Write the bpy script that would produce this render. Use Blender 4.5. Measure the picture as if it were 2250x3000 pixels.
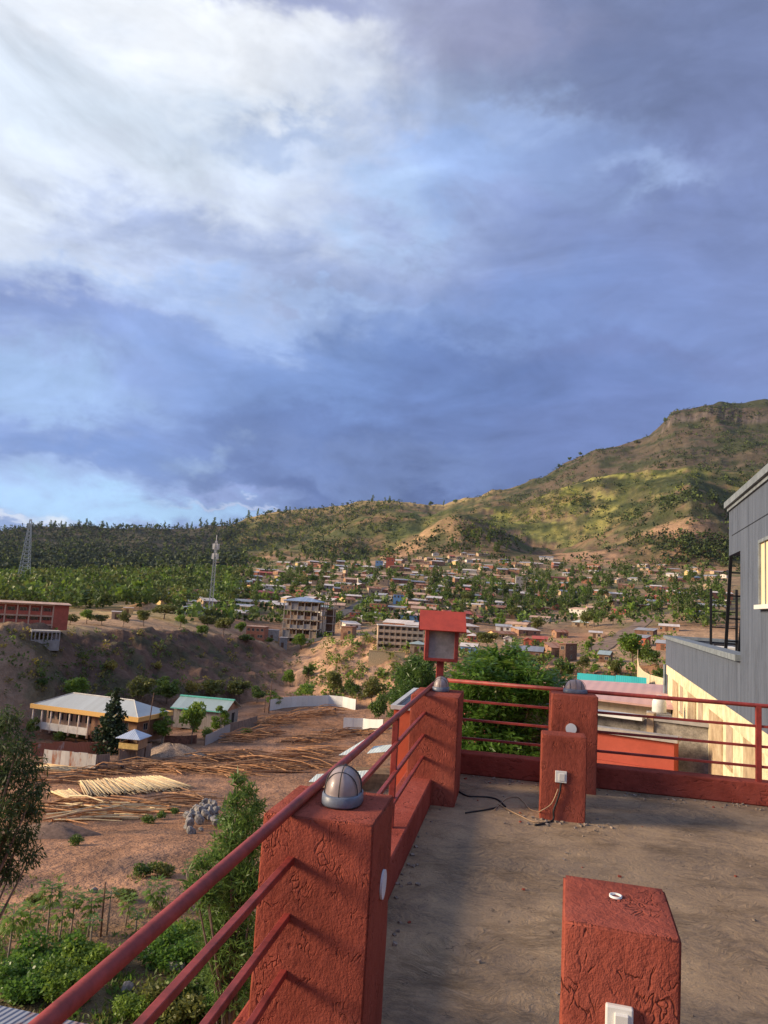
import bpy, bmesh, math, random
import numpy as np
from mathutils import Vector, Matrix
for o in list(bpy.data.objects): bpy.data.objects.remove(o)
SC = bpy.context.scene
COL = SC.collection
R = math.radians
PI = math.pi
# ------------------------------------------------------------------ camera
F_PX, PITCH, ROLL, YAW, EYE = 2148.3, R(7.152), R(3.454), R(10.547), 1.65
_cy, _sy = math.cos(YAW), math.sin(YAW); _cp, _sp = math.cos(PITCH), math.sin(PITCH)
_cr, _sr = math.cos(ROLL), math.sin(ROLL)
_rt = np.array([_cy, _sy, 0.0]); _fh = np.array([-_sy, _cy, 0.0]); _uz = np.array([0, 0, 1.0])
CF = _fh*_cp + _uz*_sp; _u = _uz*_cp - _fh*_sp
CR = _rt*_cr + _u*_sr; CU = -_rt*_sr + _u*_cr
EYEP = np.array([0, 0, EYE])
cam = bpy.data.cameras.new('camera'); camo = bpy.data.objects.new('camera', cam); COL.objects.link(camo)
m = Matrix.Identity(4)
for i in range(3):
    m[i][0] = CR[i]; m[i][1] = CU[i]; m[i][2] = -CF[i]
m[2][3] = EYE
camo.matrix_world = m
cam.sensor_fit = 'VERTICAL'; cam.sensor_height = 24; cam.lens = F_PX/3000*24
cam.clip_start = 0.05; cam.clip_end = 30000
SC.camera = camo
SC.render.resolution_x = 768; SC.render.resolution_y = 1024

def ray(px, py):
    d = CF*F_PX + CR*(px-1125) + CU*(1500-py)
    return d/np.linalg.norm(d)
def azel(px, py):
    d = ray(px, py); return math.atan2(d[0], d[1]), math.atan2(d[2], math.hypot(d[0], d[1]))
def at(px, py, r):                                     # the point r metres away (level distance) seen towards px, py
    d = ray(px, py); return EYEP + d*(r/math.hypot(d[0], d[1]))
def plane_y(px, py, y):
    d = ray(px, py); return EYEP + d*(y/d[1])
def plane_x(px, py, x):
    d = ray(px, py); return EYEP + d*(x/d[0])
def lin(c):
    return tuple(((v/255)/12.92 if v/255 <= .04045 else ((v/255+.055)/1.055)**2.4) for v in c)

# ------------------------------------------------------------------ sun, sky, exposure
SUN_D = Vector((1.0, .27, -.37)).normalized()          # the way the light travels
sun = bpy.data.lights.new('sun', 'SUN'); suno = bpy.data.objects.new('sun', sun); COL.objects.link(suno)
suno.rotation_euler = SUN_D.to_track_quat('-Z', 'Y').to_euler(); suno.location = (-30, -20, 40)
sun.energy = 5.0; sun.angle = R(17); sun.color = (1.0, .79, .54)
world = bpy.data.worlds.new('World'); SC.world = world; world.use_nodes = True
SC.view_settings.view_transform = 'Standard'; SC.view_settings.look = 'None'
SC.view_settings.exposure = 0.46; SC.view_settings.gamma = 1.0
SC.render.engine = 'CYCLES'
try:
    SC.cycles.max_bounces = 5; SC.cycles.diffuse_bounces = 3; SC.cycles.transparent_max_bounces = 8
except Exception: pass

class NT:
    def __init__(s, tree): s.t = tree; s.n = tree.nodes; s.l = tree.links
    def new(s, kind, **kw):
        n = s.n.new(kind)
        for k, v in kw.items(): setattr(n, k, v)
        return n
    def put(s, sock, v):
        if isinstance(v, bpy.types.NodeSocket): s.l.new(v, sock)
        elif v is not None:
            if hasattr(v, '__len__') and len(v) == 3 and sock.type == 'RGBA': v = (*v, 1)
            sock.default_value = v
    def math(s, op, a, b=None, c=None, clamp=False):
        n = s.new('ShaderNodeMath', operation=op); n.use_clamp = clamp
        s.put(n.inputs[0], a)
        if b is not None: s.put(n.inputs[1], b)
        if c is not None: s.put(n.inputs[2], c)
        return n.outputs[0]
    def mix(s, f, a, b, mode='MIX', clamp=False):
        n = s.new('ShaderNodeMix', data_type='RGBA', blend_type=mode); n.clamp_factor = True
        s.put(n.inputs[0], f); s.put(n.inputs[6], a); s.put(n.inputs[7], b); return n.outputs[2]
    def ramp(s, f, pts):
        n = s.new('ShaderNodeValToRGB'); e = n.color_ramp.elements
        while len(e) < len(pts): e.new(.5)
        for q, (p, c) in zip(e, pts):
            q.position = p; q.color = (*c, 1) if len(c) == 3 else c
        s.put(n.inputs[0], f); return n.outputs[0]
    def noise(s, vec, scale, detail=4, rough=.55, dist=0.0, col=False):
        n = s.new('ShaderNodeTexNoise'); s.put(n.inputs['Vector'], vec)
        n.inputs['Scale'].default_value = scale; n.inputs['Detail'].default_value = detail
        n.inputs['Roughness'].default_value = rough; n.inputs['Distortion'].default_value = dist
        return n.outputs['Color' if col else 'Fac']
    def mapping(s, vec, scale=(1, 1, 1), loc=(0, 0, 0), rot=(0, 0, 0)):
        n = s.new('ShaderNodeMapping'); s.put(n.inputs[0], vec)
        n.inputs['Scale'].default_value = scale; n.inputs['Location'].default_value = loc; n.inputs['Rotation'].default_value = rot
        return n.outputs[0]
    def vmath(s, op, a, b=None):
        n = s.new('ShaderNodeVectorMath', operation=op); s.put(n.inputs[0], a)
        if b is not None: s.put(n.inputs[1], b)
        return n.outputs[0] if op not in ('DOT_PRODUCT', 'LENGTH') else n.outputs[1]

def build_sky():
    N = NT(world.node_tree); N.n.clear()
    tc = N.new('ShaderNodeTexCoord').outputs['Generated']
    sky = N.new('ShaderNodeTexSky', sky_type='NISHITA'); sky.sun_disc = False
    v = -SUN_D; sky.sun_elevation = math.asin(v.z); sky.sun_rotation = math.atan2(v.x, v.y)
    sky.altitude = 1800; sky.air_density = 1.0; sky.dust_density = .6
    # cloud shapes live in azimuth / elevation, warped by turbulence
    w1 = N.noise(N.mapping(tc, (1, 1, 1.6)), 2.6, 6, .6, 0, True)
    w2 = N.noise(N.mapping(tc, (1, 1, 1.8), (3.1, 1, 2)), 8.0, 6, .62, .4, True)
    off = N.vmath('ADD', N.vmath('MULTIPLY', N.vmath('SUBTRACT', w1, (.5, .5, .5)), (.46, .46, .34)),
                  N.vmath('MULTIPLY', N.vmath('SUBTRACT', w2, (.5, .5, .5)), (.17, .17, .13)))
    d = N.vmath('ADD', tc, off)
    sx = N.new('ShaderNodeSeparateXYZ'); N.put(sx.inputs[0], d)
    az = N.math('ARCTAN2', sx.outputs[0], sx.outputs[1])
    hl = N.math('SQRT', N.math('ADD', N.math('MULTIPLY', sx.outputs[0], sx.outputs[0]), N.math('MULTIPLY', sx.outputs[1], sx.outputs[1])))
    el = N.math('ARCTAN2', sx.outputs[2], hl)
    col = N.mix(N.math('MULTIPLY', el, 1.2), lin((128, 148, 200)), lin((150, 165, 208)))
    blobs = [  # px, py, half width, half height (photo pixels), colour, strength
        (2000, 900, 700, 500, (118, 133, 184), .9), (1100, 1100, 900, 260, (122, 148, 205), .9),
        (300, 150, 900, 420, (226, 229, 243), 1), (150, 640, 420, 260, (222, 227, 242), .95), (950, 120, 330, 230, (240, 240, 249), .9),
        (600, 60, 420, 120, (243, 243, 251), .7),
        (500, 420, 420, 120, (203, 214, 232), .6), (840, 480, 200, 60, (160, 176, 212), .8), (1030, 330, 260, 90, (218, 222, 236), .6),
        (900, -30, 330, 60, (150, 158, 202), .85), (1800, 120, 560, 250, (114, 123, 160), 1), (2200, 380, 420, 260, (114, 125, 167), .9),
        (1480, 90, 220, 200, (152, 152, 184), .6), (1430, 430, 260, 130, (146, 160, 194), .8), (1830, 260, 260, 120, (112, 124, 164), .8),
        (1370, 610, 300, 80, (148, 172, 222), .8), (1150, 660, 170, 60, (170, 192, 230), .7), (1600, 470, 160, 60, (158, 178, 225), .7),
        (1760, 560, 200, 110, (128, 146, 192), .8), (2010, 590, 150, 45, (164, 182, 226), .8), (2150, 540, 160, 50, (122, 134, 180), .7),
        (600, 760, 420, 80, (152, 166, 208), .8), (560, 880, 520, 45, (165, 186, 231), .8), (160, 910, 260, 70, (136, 152, 206), .9),
        (980, 880, 300, 22, (170, 192, 236), .5), (700, 1060, 620, 110, (128, 152, 206), .8), (60, 1090, 260, 60, (163, 190, 232), .7),
        (1050, 1130, 380, 130, (116, 141, 196), .8), (1500, 1150, 420, 170, (104, 126, 182), .9), (1350, 990, 300, 60, (134, 156, 208), .6),
        (330, 1270, 330, 50, (124, 150, 206), .9), (620, 1300, 110, 30, (176, 198, 232), .75),
        (100, 1410, 520, 75, (168, 194, 236), .95), (450, 1480, 560, 45, (172, 206, 244), .95), (200, 1350, 300, 30, (166, 188, 232), .5),
        (1180, 1370, 620, 105, (84, 101, 150), 1), (1050, 1250, 560, 70, (102, 122, 174), .8), (1900, 1050, 400, 60, (112, 124, 172), .6), (300, 980, 300, 40, (138, 158, 210), .6), (1750, 1280, 460, 150, (108, 124, 176), .8), (1100, 1330, 300, 50, (126, 146, 196), .5),
        (740, 1430, 200, 22, (150, 162, 212), .5), (860, 1478, 240, 10, (196, 198, 226), .6),
        (120, 1508, 240, 16, (216, 219, 236), .8), (240, 1500, 40, 18, (236, 236, 242), .6)]
    for px, py, wx, wy, c, s in blobs:
        a0, e0 = azel(px, py); wa = wx/F_PX*.9/max(.6, math.cos(e0)); we = wy/F_PX*.95
        da = N.math('MULTIPLY', N.math('SUBTRACT', az, a0), 1/wa); de = N.math('MULTIPLY', N.math('SUBTRACT', el, e0), 1/we)
        q = N.math('ADD', N.math('MULTIPLY', da, da), N.math('MULTIPLY', de, de))
        f = N.math('MULTIPLY', N.math('EXPONENT', N.math('MULTIPLY', N.math('POWER', q, 1.25), -.8)), s)
        col = N.mix(f, col, lin(c))
    # billow texture: light edges and darker bellies
    st = N.mapping(tc, (1, 1, 2.3), (.7, .2, .1))
    b1 = N.noise(st, 4.2, 9, .58, .8); b2 = N.noise(st, 13, 7, .6, .6)
    br = N.math('ADD', N.math('MULTIPLY', N.math('SUBTRACT', b1, .5), .95), N.math('MULTIPLY', N.math('SUBTRACT', b2, .5), .30))
    br = N.math('ADD', br, 1.0)
    col = N.mix(1.0, col, (.94, .98, .96), 'MULTIPLY'); sc = N.new('ShaderNodeVectorMath', operation='SCALE'); N.put(sc.inputs[0], col); N.put(sc.inputs['Scale'], br)
    cloud = N.new('ShaderNodeVectorMath', operation='SCALE'); N.put(cloud.inputs[0], sc.outputs[0]); cloud.inputs['Scale'].default_value = 10.0
    e0 = N.new('ShaderNodeSeparateXYZ'); N.put(e0.inputs[0], tc)
    clear = N.math('MULTIPLY', N.math('SUBTRACT', .16, e0.outputs[2]), 1.6, clamp=True)   # a little clear air low down
    final = N.mix(N.math('MULTIPLY', clear, .5), cloud.outputs[0], sky.outputs[0])
    bg = N.new('ShaderNodeBackground'); N.put(bg.inputs[0], final); bg.inputs[1].default_value = .086
    out = N.new('ShaderNodeOutputWorld'); N.l.new(bg.outputs[0], out.inputs[0])
build_sky()

# ------------------------------------------------------------------ object helpers
def tag(o, label=None, cat=None, group=None, kind=None):
    if label: o['label'] = label
    if cat: o['category'] = cat
    if group: o['group'] = group
    if kind: o['kind'] = kind
    return o
def link(name, me, parent=None, loc=None, rot=None):
    o = bpy.data.objects.new(name, me); COL.objects.link(o)
    if parent is not None: o.parent = parent
    if loc is not None: o.location = loc
    if rot is not None: o.rotation_euler = rot
    return o
def thing(name, loc=(0, 0, 0), rz=0.0, label=None, cat=None, group=None):
    o = link(name, None, None, tuple(float(v) for v in loc), (0, 0, rz)); o.empty_display_size = .2
    return tag(o, label, cat, group)
def kids(o, table):
    return table.get(o.name, [])
def copy_tree(o, parent=None):
    c = o.copy(); COL.objects.link(c); c.parent = parent
    for ch in list(o.children): copy_tree(ch, c)
    return c

class MB:                                               # a mesh builder: boxes, bars, tubes, lathes, sheets
    def __init__(s): s.v = []; s.f = []; s.mi = []; s.cur = 0; s.sm = []; s.smooth = False
    def mat(s, i): s.cur = i; return s
    def add(s, vs, fs):
        b = len(s.v); s.v += [tuple(float(c) for c in v) for v in vs]
        for f in fs: s.f.append(tuple(b+i for i in f)); s.mi.append(s.cur); s.sm.append(s.smooth)
        return s
    def box(s, x0, x1, y0, y1, z0, z1):
        return s.add([(x0, y0, z0), (x1, y0, z0), (x1, y1, z0), (x0, y1, z0), (x0, y0, z1), (x1, y0, z1), (x1, y1, z1), (x0, y1, z1)],
                     [(0, 3, 2, 1), (4, 5, 6, 7), (0, 1, 5, 4), (1, 2, 6, 5), (2, 3, 7, 6), (3, 0, 4, 7)])
    def cbox(s, c, sx, sy, sz, rz=0, rx=0, ry=0):
        M = Matrix.Translation(c) @ Matrix.Rotation(rz, 4, 'Z') @ Matrix.Rotation(ry, 4, 'Y') @ Matrix.Rotation(rx, 4, 'X')
        vs = [M @ Vector((a*sx/2, b*sy/2, d*sz/2)) for a, b, d in ((-1, -1, -1), (1, -1, -1), (1, 1, -1), (-1, 1, -1), (-1, -1, 1), (1, -1, 1), (1, 1, 1), (-1, 1, 1))]
        return s.add(vs, [(0, 3, 2, 1), (4, 5, 6, 7), (0, 1, 5, 4), (1, 2, 6, 5), (2, 3, 7, 6), (3, 0, 4, 7)])
    def bar(s, p, q, w, h=None):                        # a square bar between two points
        p = Vector(p); q = Vector(q); h = h or w; d = (q-p).normalized()
        up = Vector((0, 0, 1)) if abs(d.z) < .95 else Vector((0, 1, 0))
        a = d.cross(up).normalized()*w/2; b = a.cross(d).normalized()*h/2
        vs = [p-a-b, p+a-b, p+a+b, p-a+b, q-a-b, q+a-b, q+a+b, q-a+b]
        return s.add(vs, [(0, 1, 2, 3), (7, 6, 5, 4), (0, 4, 5, 1), (1, 5, 6, 2), (2, 6, 7, 3), (3, 7, 4, 0)])
    def tube(s, pts, r, n=8, cap=True):                 # a round tube through points, one radius or a list
        pts = [Vector(p) for p in pts]; k = len(pts); rs = r if hasattr(r, '__len__') else [r]*k
        prev = None; vs = []; fs = []
        for i, p in enumerate(pts):
            d = (pts[min(i+1, k-1)]-pts[max(i-1, 0)]).normalized()
            if prev is None: prev = d.cross(Vector((0, 0, 1)) if abs(d.z) < .9 else Vector((1, 0, 0))).normalized()
            a = (prev - d*prev.dot(d)).normalized(); b = d.cross(a); prev = a
            for j in range(n):
                t = 2*PI*j/n; vs.append(p+(a*math.cos(t)+b*math.sin(t))*rs[i])
        for i in range(k-1):
            for j in range(n): fs.append((i*n+j, i*n+(j+1) % n, (i+1)*n+(j+1) % n, (i+1)*n+j))
        if cap: fs.append(tuple(range(n-1, -1, -1))); fs.append(tuple((k-1)*n+j for j in range(n)))
        return s.add(vs, fs)
    def lathe(s, prof, n=24, c=(0, 0, 0), sx=1, sy=1):
        vs = []; fs = []; k = len(prof)
        for r, z in prof:
            for j in range(n):
                t = 2*PI*j/n; vs.append((c[0]+r*math.cos(t)*sx, c[1]+r*math.sin(t)*sy, c[2]+z))
        for i in range(k-1):
            for j in range(n): fs.append((i*n+j, i*n+(j+1) % n, (i+1)*n+(j+1) % n, (i+1)*n+j))
        fs.append(tuple(range(n-1, -1, -1))); fs.append(tuple((k-1)*n+j for j in range(n)))
        return s.add(vs, fs)
    def slab(s, quad, t):                               # four top corners, thickness downwards
        q = [Vector(p) for p in quad]; n = (q[1]-q[0]).cross(q[3]-q[0]).normalized()
        if n.z < 0: q = [q[0], q[3], q[2], q[1]]; n = -n
        b = [p-n*t for p in q]
        return s.add(q+b, [(0, 1, 2, 3), (7, 6, 5, 4), (0, 4, 5, 1), (1, 5, 6, 2), (2, 6, 7, 3), (3, 7, 4, 0)])
    def prism(s, poly, z0, z1):                         # polygon in plan
        n = len(poly)
        return s.add([(x, y, z0) for x, y in poly]+[(x, y, z1) for x, y in poly],
                     [tuple(range(n-1, -1, -1)), tuple(range(n, 2*n))]+[(i, (i+1) % n, n+(i+1) % n, n+i) for i in range(n)])
    def build(s, name, mats, parent=None, loc=None, rot=None, bevel=0):
        me = bpy.data.meshes.new(name); me.from_pydata(s.v, [], s.f)
        for m_ in (mats if isinstance(mats, (list, tuple)) else [mats]): me.materials.append(m_)
        me.polygons.foreach_set('material_index', s.mi); me.polygons.foreach_set('use_smooth', s.sm); me.update()
        o = link(name, me, parent, loc, rot)
        if bevel:
            b = o.modifiers.new('bevel', 'BEVEL'); b.width = bevel; b.segments = 2; b.limit_method = 'ANGLE'
        return o

def quad_mesh(name, V, mats, mi=None, tri=False):       # V: (n, 4, 3) array of loose quads
    n = len(V); k = V.shape[1]; me = bpy.data.meshes.new(name)
    me.vertices.add(n*k); me.vertices.foreach_set('co', V.reshape(-1).astype(np.float32))
    me.loops.add(n*k); me.loops.foreach_set('vertex_index', np.arange(n*k, dtype=np.int32))
    me.polygons.add(n); me.polygons.foreach_set('loop_start', np.arange(0, n*k, k, dtype=np.int32))
    me.polygons.foreach_set('loop_total', np.full(n, k, dtype=np.int32))
    for m_ in (mats if isinstance(mats, (list, tuple)) else [mats]): me.materials.append(m_)
    if mi is not None: me.polygons.foreach_set('material_index', mi.astype(np.int32))
    me.update(calc_edges=True); me.validate(); return me

# ------------------------------------------------------------------ materials
MATS = {}
def mat(name, c, rough=.85, var=.18, scale=3.0, bump=0.0, bscale=None, c2=None, metal=0.0, stretch=(1, 1, 1), spec=.25, dirt=0.0, dist=.012):
    if name in MATS: return MATS[name]
    m_ = bpy.data.materials.new(name); m_.use_nodes = True; N = NT(m_.node_tree); N.n.clear()
    tc = N.new('ShaderNodeTexCoord').outputs['Object']; v = N.mapping(tc, stretch)
    c2 = c2 or tuple(x*(1-var*1.6) for x in c); c1 = tuple(min(1, x*(1+var*.5)) for x in c)
    n1 = N.noise(v, scale, 6, .6); n2 = N.noise(v, scale*7, 4, .6)
    f = N.math('ADD', N.math('MULTIPLY', n1, .7), N.math('MULTIPLY', n2, .3))
    col = N.ramp(f, [(.36, c2), (.6, c1)])
    if dirt:
        dn = N.noise(N.mapping(tc, (6, 6, .6)), 1.0, 4, .7)
        col = N.mix(N.math('MULTIPLY', N.math('SUBTRACT', dn, .5), 3*dirt, clamp=True), col, tuple(x*.35+.02 for x in c))
    p = N.new('ShaderNodeBsdfPrincipled'); N.put(p.inputs['Base Color'], col)
    p.inputs['Roughness'].default_value = rough; p.inputs['Metallic'].default_value = metal
    p.inputs['Specular IOR Level'].default_value = spec
    if bump:
        b = N.new('ShaderNodeBump'); b.inputs['Strength'].default_value = bump; b.inputs['Distance'].default_value = dist
        N.put(b.inputs['Height'], N.noise(v, bscale or scale*6, 5, .6)); N.l.new(b.outputs[0], p.inputs['Normal'])
    o = N.new('ShaderNodeOutputMaterial'); N.l.new(p.outputs[0], o.inputs[0]); MATS[name] = m_; return m_

def corrugated(name, c, pitch=.2, c2=None, rust=0.0, rough=.45, metal=.3, axis=0, c3=(.25, .09, .04), ridge=.8):
    if name in MATS: return MATS[name]
    m_ = bpy.data.materials.new(name); m_.use_nodes = True; N = NT(m_.node_tree); N.n.clear()
    tc = N.new('ShaderNodeTexCoord').outputs['Object']; s = N.new('ShaderNodeSeparateXYZ'); N.put(s.inputs[0], tc)
    w = N.math('SINE', N.math('MULTIPLY', s.outputs[axis], 2*PI/pitch))
    sheet = N.math('FLOOR', N.math('MULTIPLY', s.outputs[axis], 1/.85))
    wn = N.new('ShaderNodeTexWhiteNoise', noise_dimensions='1D'); N.put(wn.inputs['W'], sheet)
    c2 = c2 or tuple(x*.78 for x in c)
    col = N.mix(wn.outputs[0], c, c2)
    n = N.noise(N.mapping(tc, (1, 1, .4)), 1.3, 6, .65)
    col = N.mix(N.math('MULTIPLY', N.math('SUBTRACT', n, .5), .9, clamp=True), col, tuple(x*.6 for x in c))
    if rust:
        rf = N.math('MULTIPLY', N.math('SUBTRACT', N.math('ADD', n, N.math('MULTIPLY', wn.outputs[0], .35)), .78-rust*.45), 6, clamp=True)
        col = N.mix(rf, col, c3)
    p = N.new('ShaderNodeBsdfPrincipled'); N.put(p.inputs['Base Color'], col)
    p.inputs['Roughness'].default_value = rough; p.inputs['Metallic'].default_value = metal
    b = N.new('ShaderNodeBump'); b.inputs['Strength'].default_value = ridge; b.inputs['Distance'].default_value = .02
    N.put(b.inputs['Height'], w); N.l.new(b.outputs[0], p.inputs['Normal'])
    o = N.new('ShaderNodeOutputMaterial'); N.l.new(p.outputs[0], o.inputs[0]); MATS[name] = m_; return m_

def plaster(name, c, worm=1.0, stretch=(1, 1, .6), scale=40.0, dist=.006):
    if name in MATS: return MATS[name]
    m_ = bpy.data.materials.new(name); m_.use_nodes = True; N = NT(m_.node_tree); N.n.clear()
    tc = N.new('ShaderNodeTexCoord').outputs['Object']
    v = N.mapping(tc, stretch)
    wp = N.vmath('ADD', v, N.vmath('MULTIPLY', N.vmath('SUBTRACT', N.noise(v, 9, 3, .5, 0, True), (.5, .5, .5)), (.10, .10, .10)))
    n1 = N.noise(wp, scale, 1.5, .45, .35)
    g = N.math('ABSOLUTE', N.math('SUBTRACT', n1, .5))
    groove = N.math('SUBTRACT', 1.0, N.math('MULTIPLY', g, 15, clamp=True))
    groove = N.math('POWER', groove, 1.5)
    mask = N.math('MULTIPLY', N.math('SUBTRACT', N.noise(tc, 9, 3, .6), .525), 16, clamp=True)
    groove = N.math('MULTIPLY', groove, mask)
    grain = N.noise(tc, 130, 3, .7); mid = N.noise(v, 34, 4, .65)
    h = N.math('ADD', N.math('MULTIPLY', groove, -worm*.85), N.math('ADD', N.math('MULTIPLY', grain, .55), N.math('MULTIPLY', mid, 1.1)))
    big = N.noise(tc, 2.2, 6, .68)
    col = N.ramp(big, [(.32, tuple(x*.66 for x in c)), (.5, c), (.68, (c[0]*1.18, c[1]*1.35, c[2]*1.4))])
    col = N.mix(N.math('MULTIPLY', groove, .35), col, tuple(x*.42 for x in c))          # trowel marks darker than the plaster round them
    col = N.mix(N.math('MULTIPLY', N.math('SUBTRACT', mid, .5), 1.6, clamp=True), col, tuple(min(1, x*1.25+.01) for x in c))
    p = N.new('ShaderNodeBsdfPrincipled'); N.put(p.inputs['Base Color'], col); p.inputs['Roughness'].default_value = .95
    p.inputs['Specular IOR Level'].default_value = .05
    b = N.new('ShaderNodeBump'); b.inputs['Strength'].default_value = 1.0; b.inputs['Distance'].default_value = dist
    N.put(b.inputs['Height'], h); N.l.new(b.outputs[0], p.inputs['Normal'])
    o = N.new('ShaderNodeOutputMaterial'); N.l.new(p.outputs[0], o.inputs[0]); MATS[name] = m_; return m_

def leafmat(name, dark, light, trans=.35, rough=.5):
    if name in MATS: return MATS[name]
    m_ = bpy.data.materials.new(name); m_.use_nodes = True; N = NT(m_.node_tree); N.n.clear()
    gi = N.new('ShaderNodeNewGeometry').outputs['Random Per Island']; oi = N.new('ShaderNodeObjectInfo').outputs['Random']
    tc = N.new('ShaderNodeTexCoord').outputs['Object']
    f = N.math('ADD', N.math('MULTIPLY', gi, .55), N.math('MULTIPLY', N.noise(tc, .9, 3, .6), .45))
    f = N.math('ADD', f, N.math('MULTIPLY', N.math('SUBTRACT', oi, .5), .35), clamp=True)
    col = N.mix(f, dark, light)
    p = N.new('ShaderNodeBsdfPrincipled'); N.put(p.inputs['Base Color'], col); p.inputs['Roughness'].default_value = rough
    p.inputs['Specular IOR Level'].default_value = .3
    t = N.new('ShaderNodeBsdfTranslucent'); N.put(t.inputs[0], N.mix(.5, col, light))
    mx = N.new('ShaderNodeMixShader'); mx.inputs[0].default_value = trans
    N.l.new(p.outputs[0], mx.inputs[1]); N.l.new(t.outputs[0], mx.inputs[2])
    o = N.new('ShaderNodeOutputMaterial'); N.l.new(mx.outputs[0], o.inputs[0]); MATS[name] = m_; return m_
# ------------------------------------------------------------------ terrain: one sheet, polar grid round the building
def vnoise(x, y, seed=0):
    xi = np.floor(x).astype(np.int64); yi = np.floor(y).astype(np.int64); xf = x-xi; yf = y-yi
    u = xf*xf*(3-2*xf); v = yf*yf*(3-2*yf)
    def h(a, b):
        n = (a*374761393 + b*668265263 + seed*982451653) & 0xFFFFFFFF
        n = ((n ^ (n >> 13))*1274126177) & 0xFFFFFFFF
        return ((n ^ (n >> 16)) & 0xFFFFFF)/float(0xFFFFFF)
    a = h(xi, yi); b = h(xi+1, yi); c = h(xi, yi+1); d = h(xi+1, yi+1)
    return (a*(1-u)+b*u)*(1-v)+(c*(1-u)+d*u)*v
def fbm(x, y, octv=5, seed=0, gain=.5, ridge=False):
    s = 0; a = 1; t = 0
    for i in range(octv):
        n = vnoise(x*2**i+17.3*i, y*2**i+9.1*i, seed+i)
        if ridge: n = 1-abs(2*n-1)
        s = s+a*n; t += a; a *= gain
    return s/t
AZC = -YAW                                              # azimuth of the camera axis
def node_py(pts):                                       # [(px, py, r)] -> arrays az, z, r
    a = []; z = []; rr = []
    for px, py, r in pts:
        az, el = azel(px, py); a.append(az); z.append(EYE+r*math.tan(el)); rr.append(r)
    return np.array(a), np.array(z), np.array(rr)
def node_z(pts):                                        # [(px, z below the eye, r)]
    return np.array([azel(p, 1770)[0] for p, _, _ in pts]), np.array([EYE+zz for _, zz, _ in pts]), np.array([float(r) for _, _, r in pts])
def P(r, pts): return [(a, b, r) for a, b in pts]
S2 = node_py(P(1100, [(-400, 1662), (0, 1657), (400, 1652), (700, 1640), (900, 1625), (1000, 1622), (1080, 1640), (1150, 1602), (1210, 1574), (1255, 1546), (1331, 1512), (1400, 1522),
      (1450, 1545), (1560, 1612), (1620, 1625), (1672, 1610), (1771, 1568), (1850, 1520), (1930, 1450), (2020, 1396), (2080, 1430), (2133, 1490), (2200, 1550), (2400, 1600), (3000, 1620)]))
S1 = node_py(P(1550, [(-400, 1615), (0, 1612), (400, 1622), (600, 1642), (668, 1655), (781, 1617), (916, 1581), (984, 1540), (1052, 1513), (1142, 1500), (1200, 1505), (1232, 1516), (1331, 1496),
      (1403, 1482), (1500, 1472), (1560, 1444), (1613, 1421), (1700, 1405), (1862, 1395), (2020, 1370), (2150, 1385), (2400, 1390), (3000, 1400)]))
def drop(node, r, pts):
    a = np.array([azel(p, 1650)[0] for p, _ in pts]); dz = np.interp(node[0], a, np.array([float(z) for _, z in pts]))
    return node[0], node[1]+dz, np.full(len(node[0]), float(r))
SKP = [(-400, 1560), (0, 1558), (60, 1547), (200, 1546), (550, 1544), (680, 1533), (720, 1510), (853, 1498), (998, 1485), (1085, 1467), (1160, 1471), (1230, 1478), (1300, 1478), (1331, 1471), (1403, 1451),
      (1500, 1427), (1590, 1397), (1681, 1339), (1744, 1306), (1862, 1297), (1907, 1272), (1952, 1231), (1997, 1204), (2088, 1182), (2110, 1172), (2178, 1176), (2223, 1163), (2250, 1164), (2600, 1168), (3000, 1200)]
C0P = [(-400, 1575), (0, 1573), (60, 1560), (550, 1558), (735, 1525), (853, 1513), (998, 1500), (1142, 1486), (1300, 1490), (1403, 1463), (1500, 1441), (1590, 1413), (1681, 1357), (1744, 1322), (1862, 1312), (1915, 1285),
      (1945, 1262), (1975, 1241), (2100, 1238), (2250, 1236), (3000, 1260)]
C1P = [(-400, 1572), (0, 1570), (60, 1557), (550, 1555), (735, 1521), (853, 1509), (998, 1497), (1142, 1483), (1300, 1487), (1403, 1460), (1500, 1437), (1590, 1408), (1681, 1352), (1744, 1318), (1862, 1309), (1915, 1279),
      (1945, 1250), (1965, 1212), (2100, 1200), (2250, 1196), (3000, 1220)]
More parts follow.
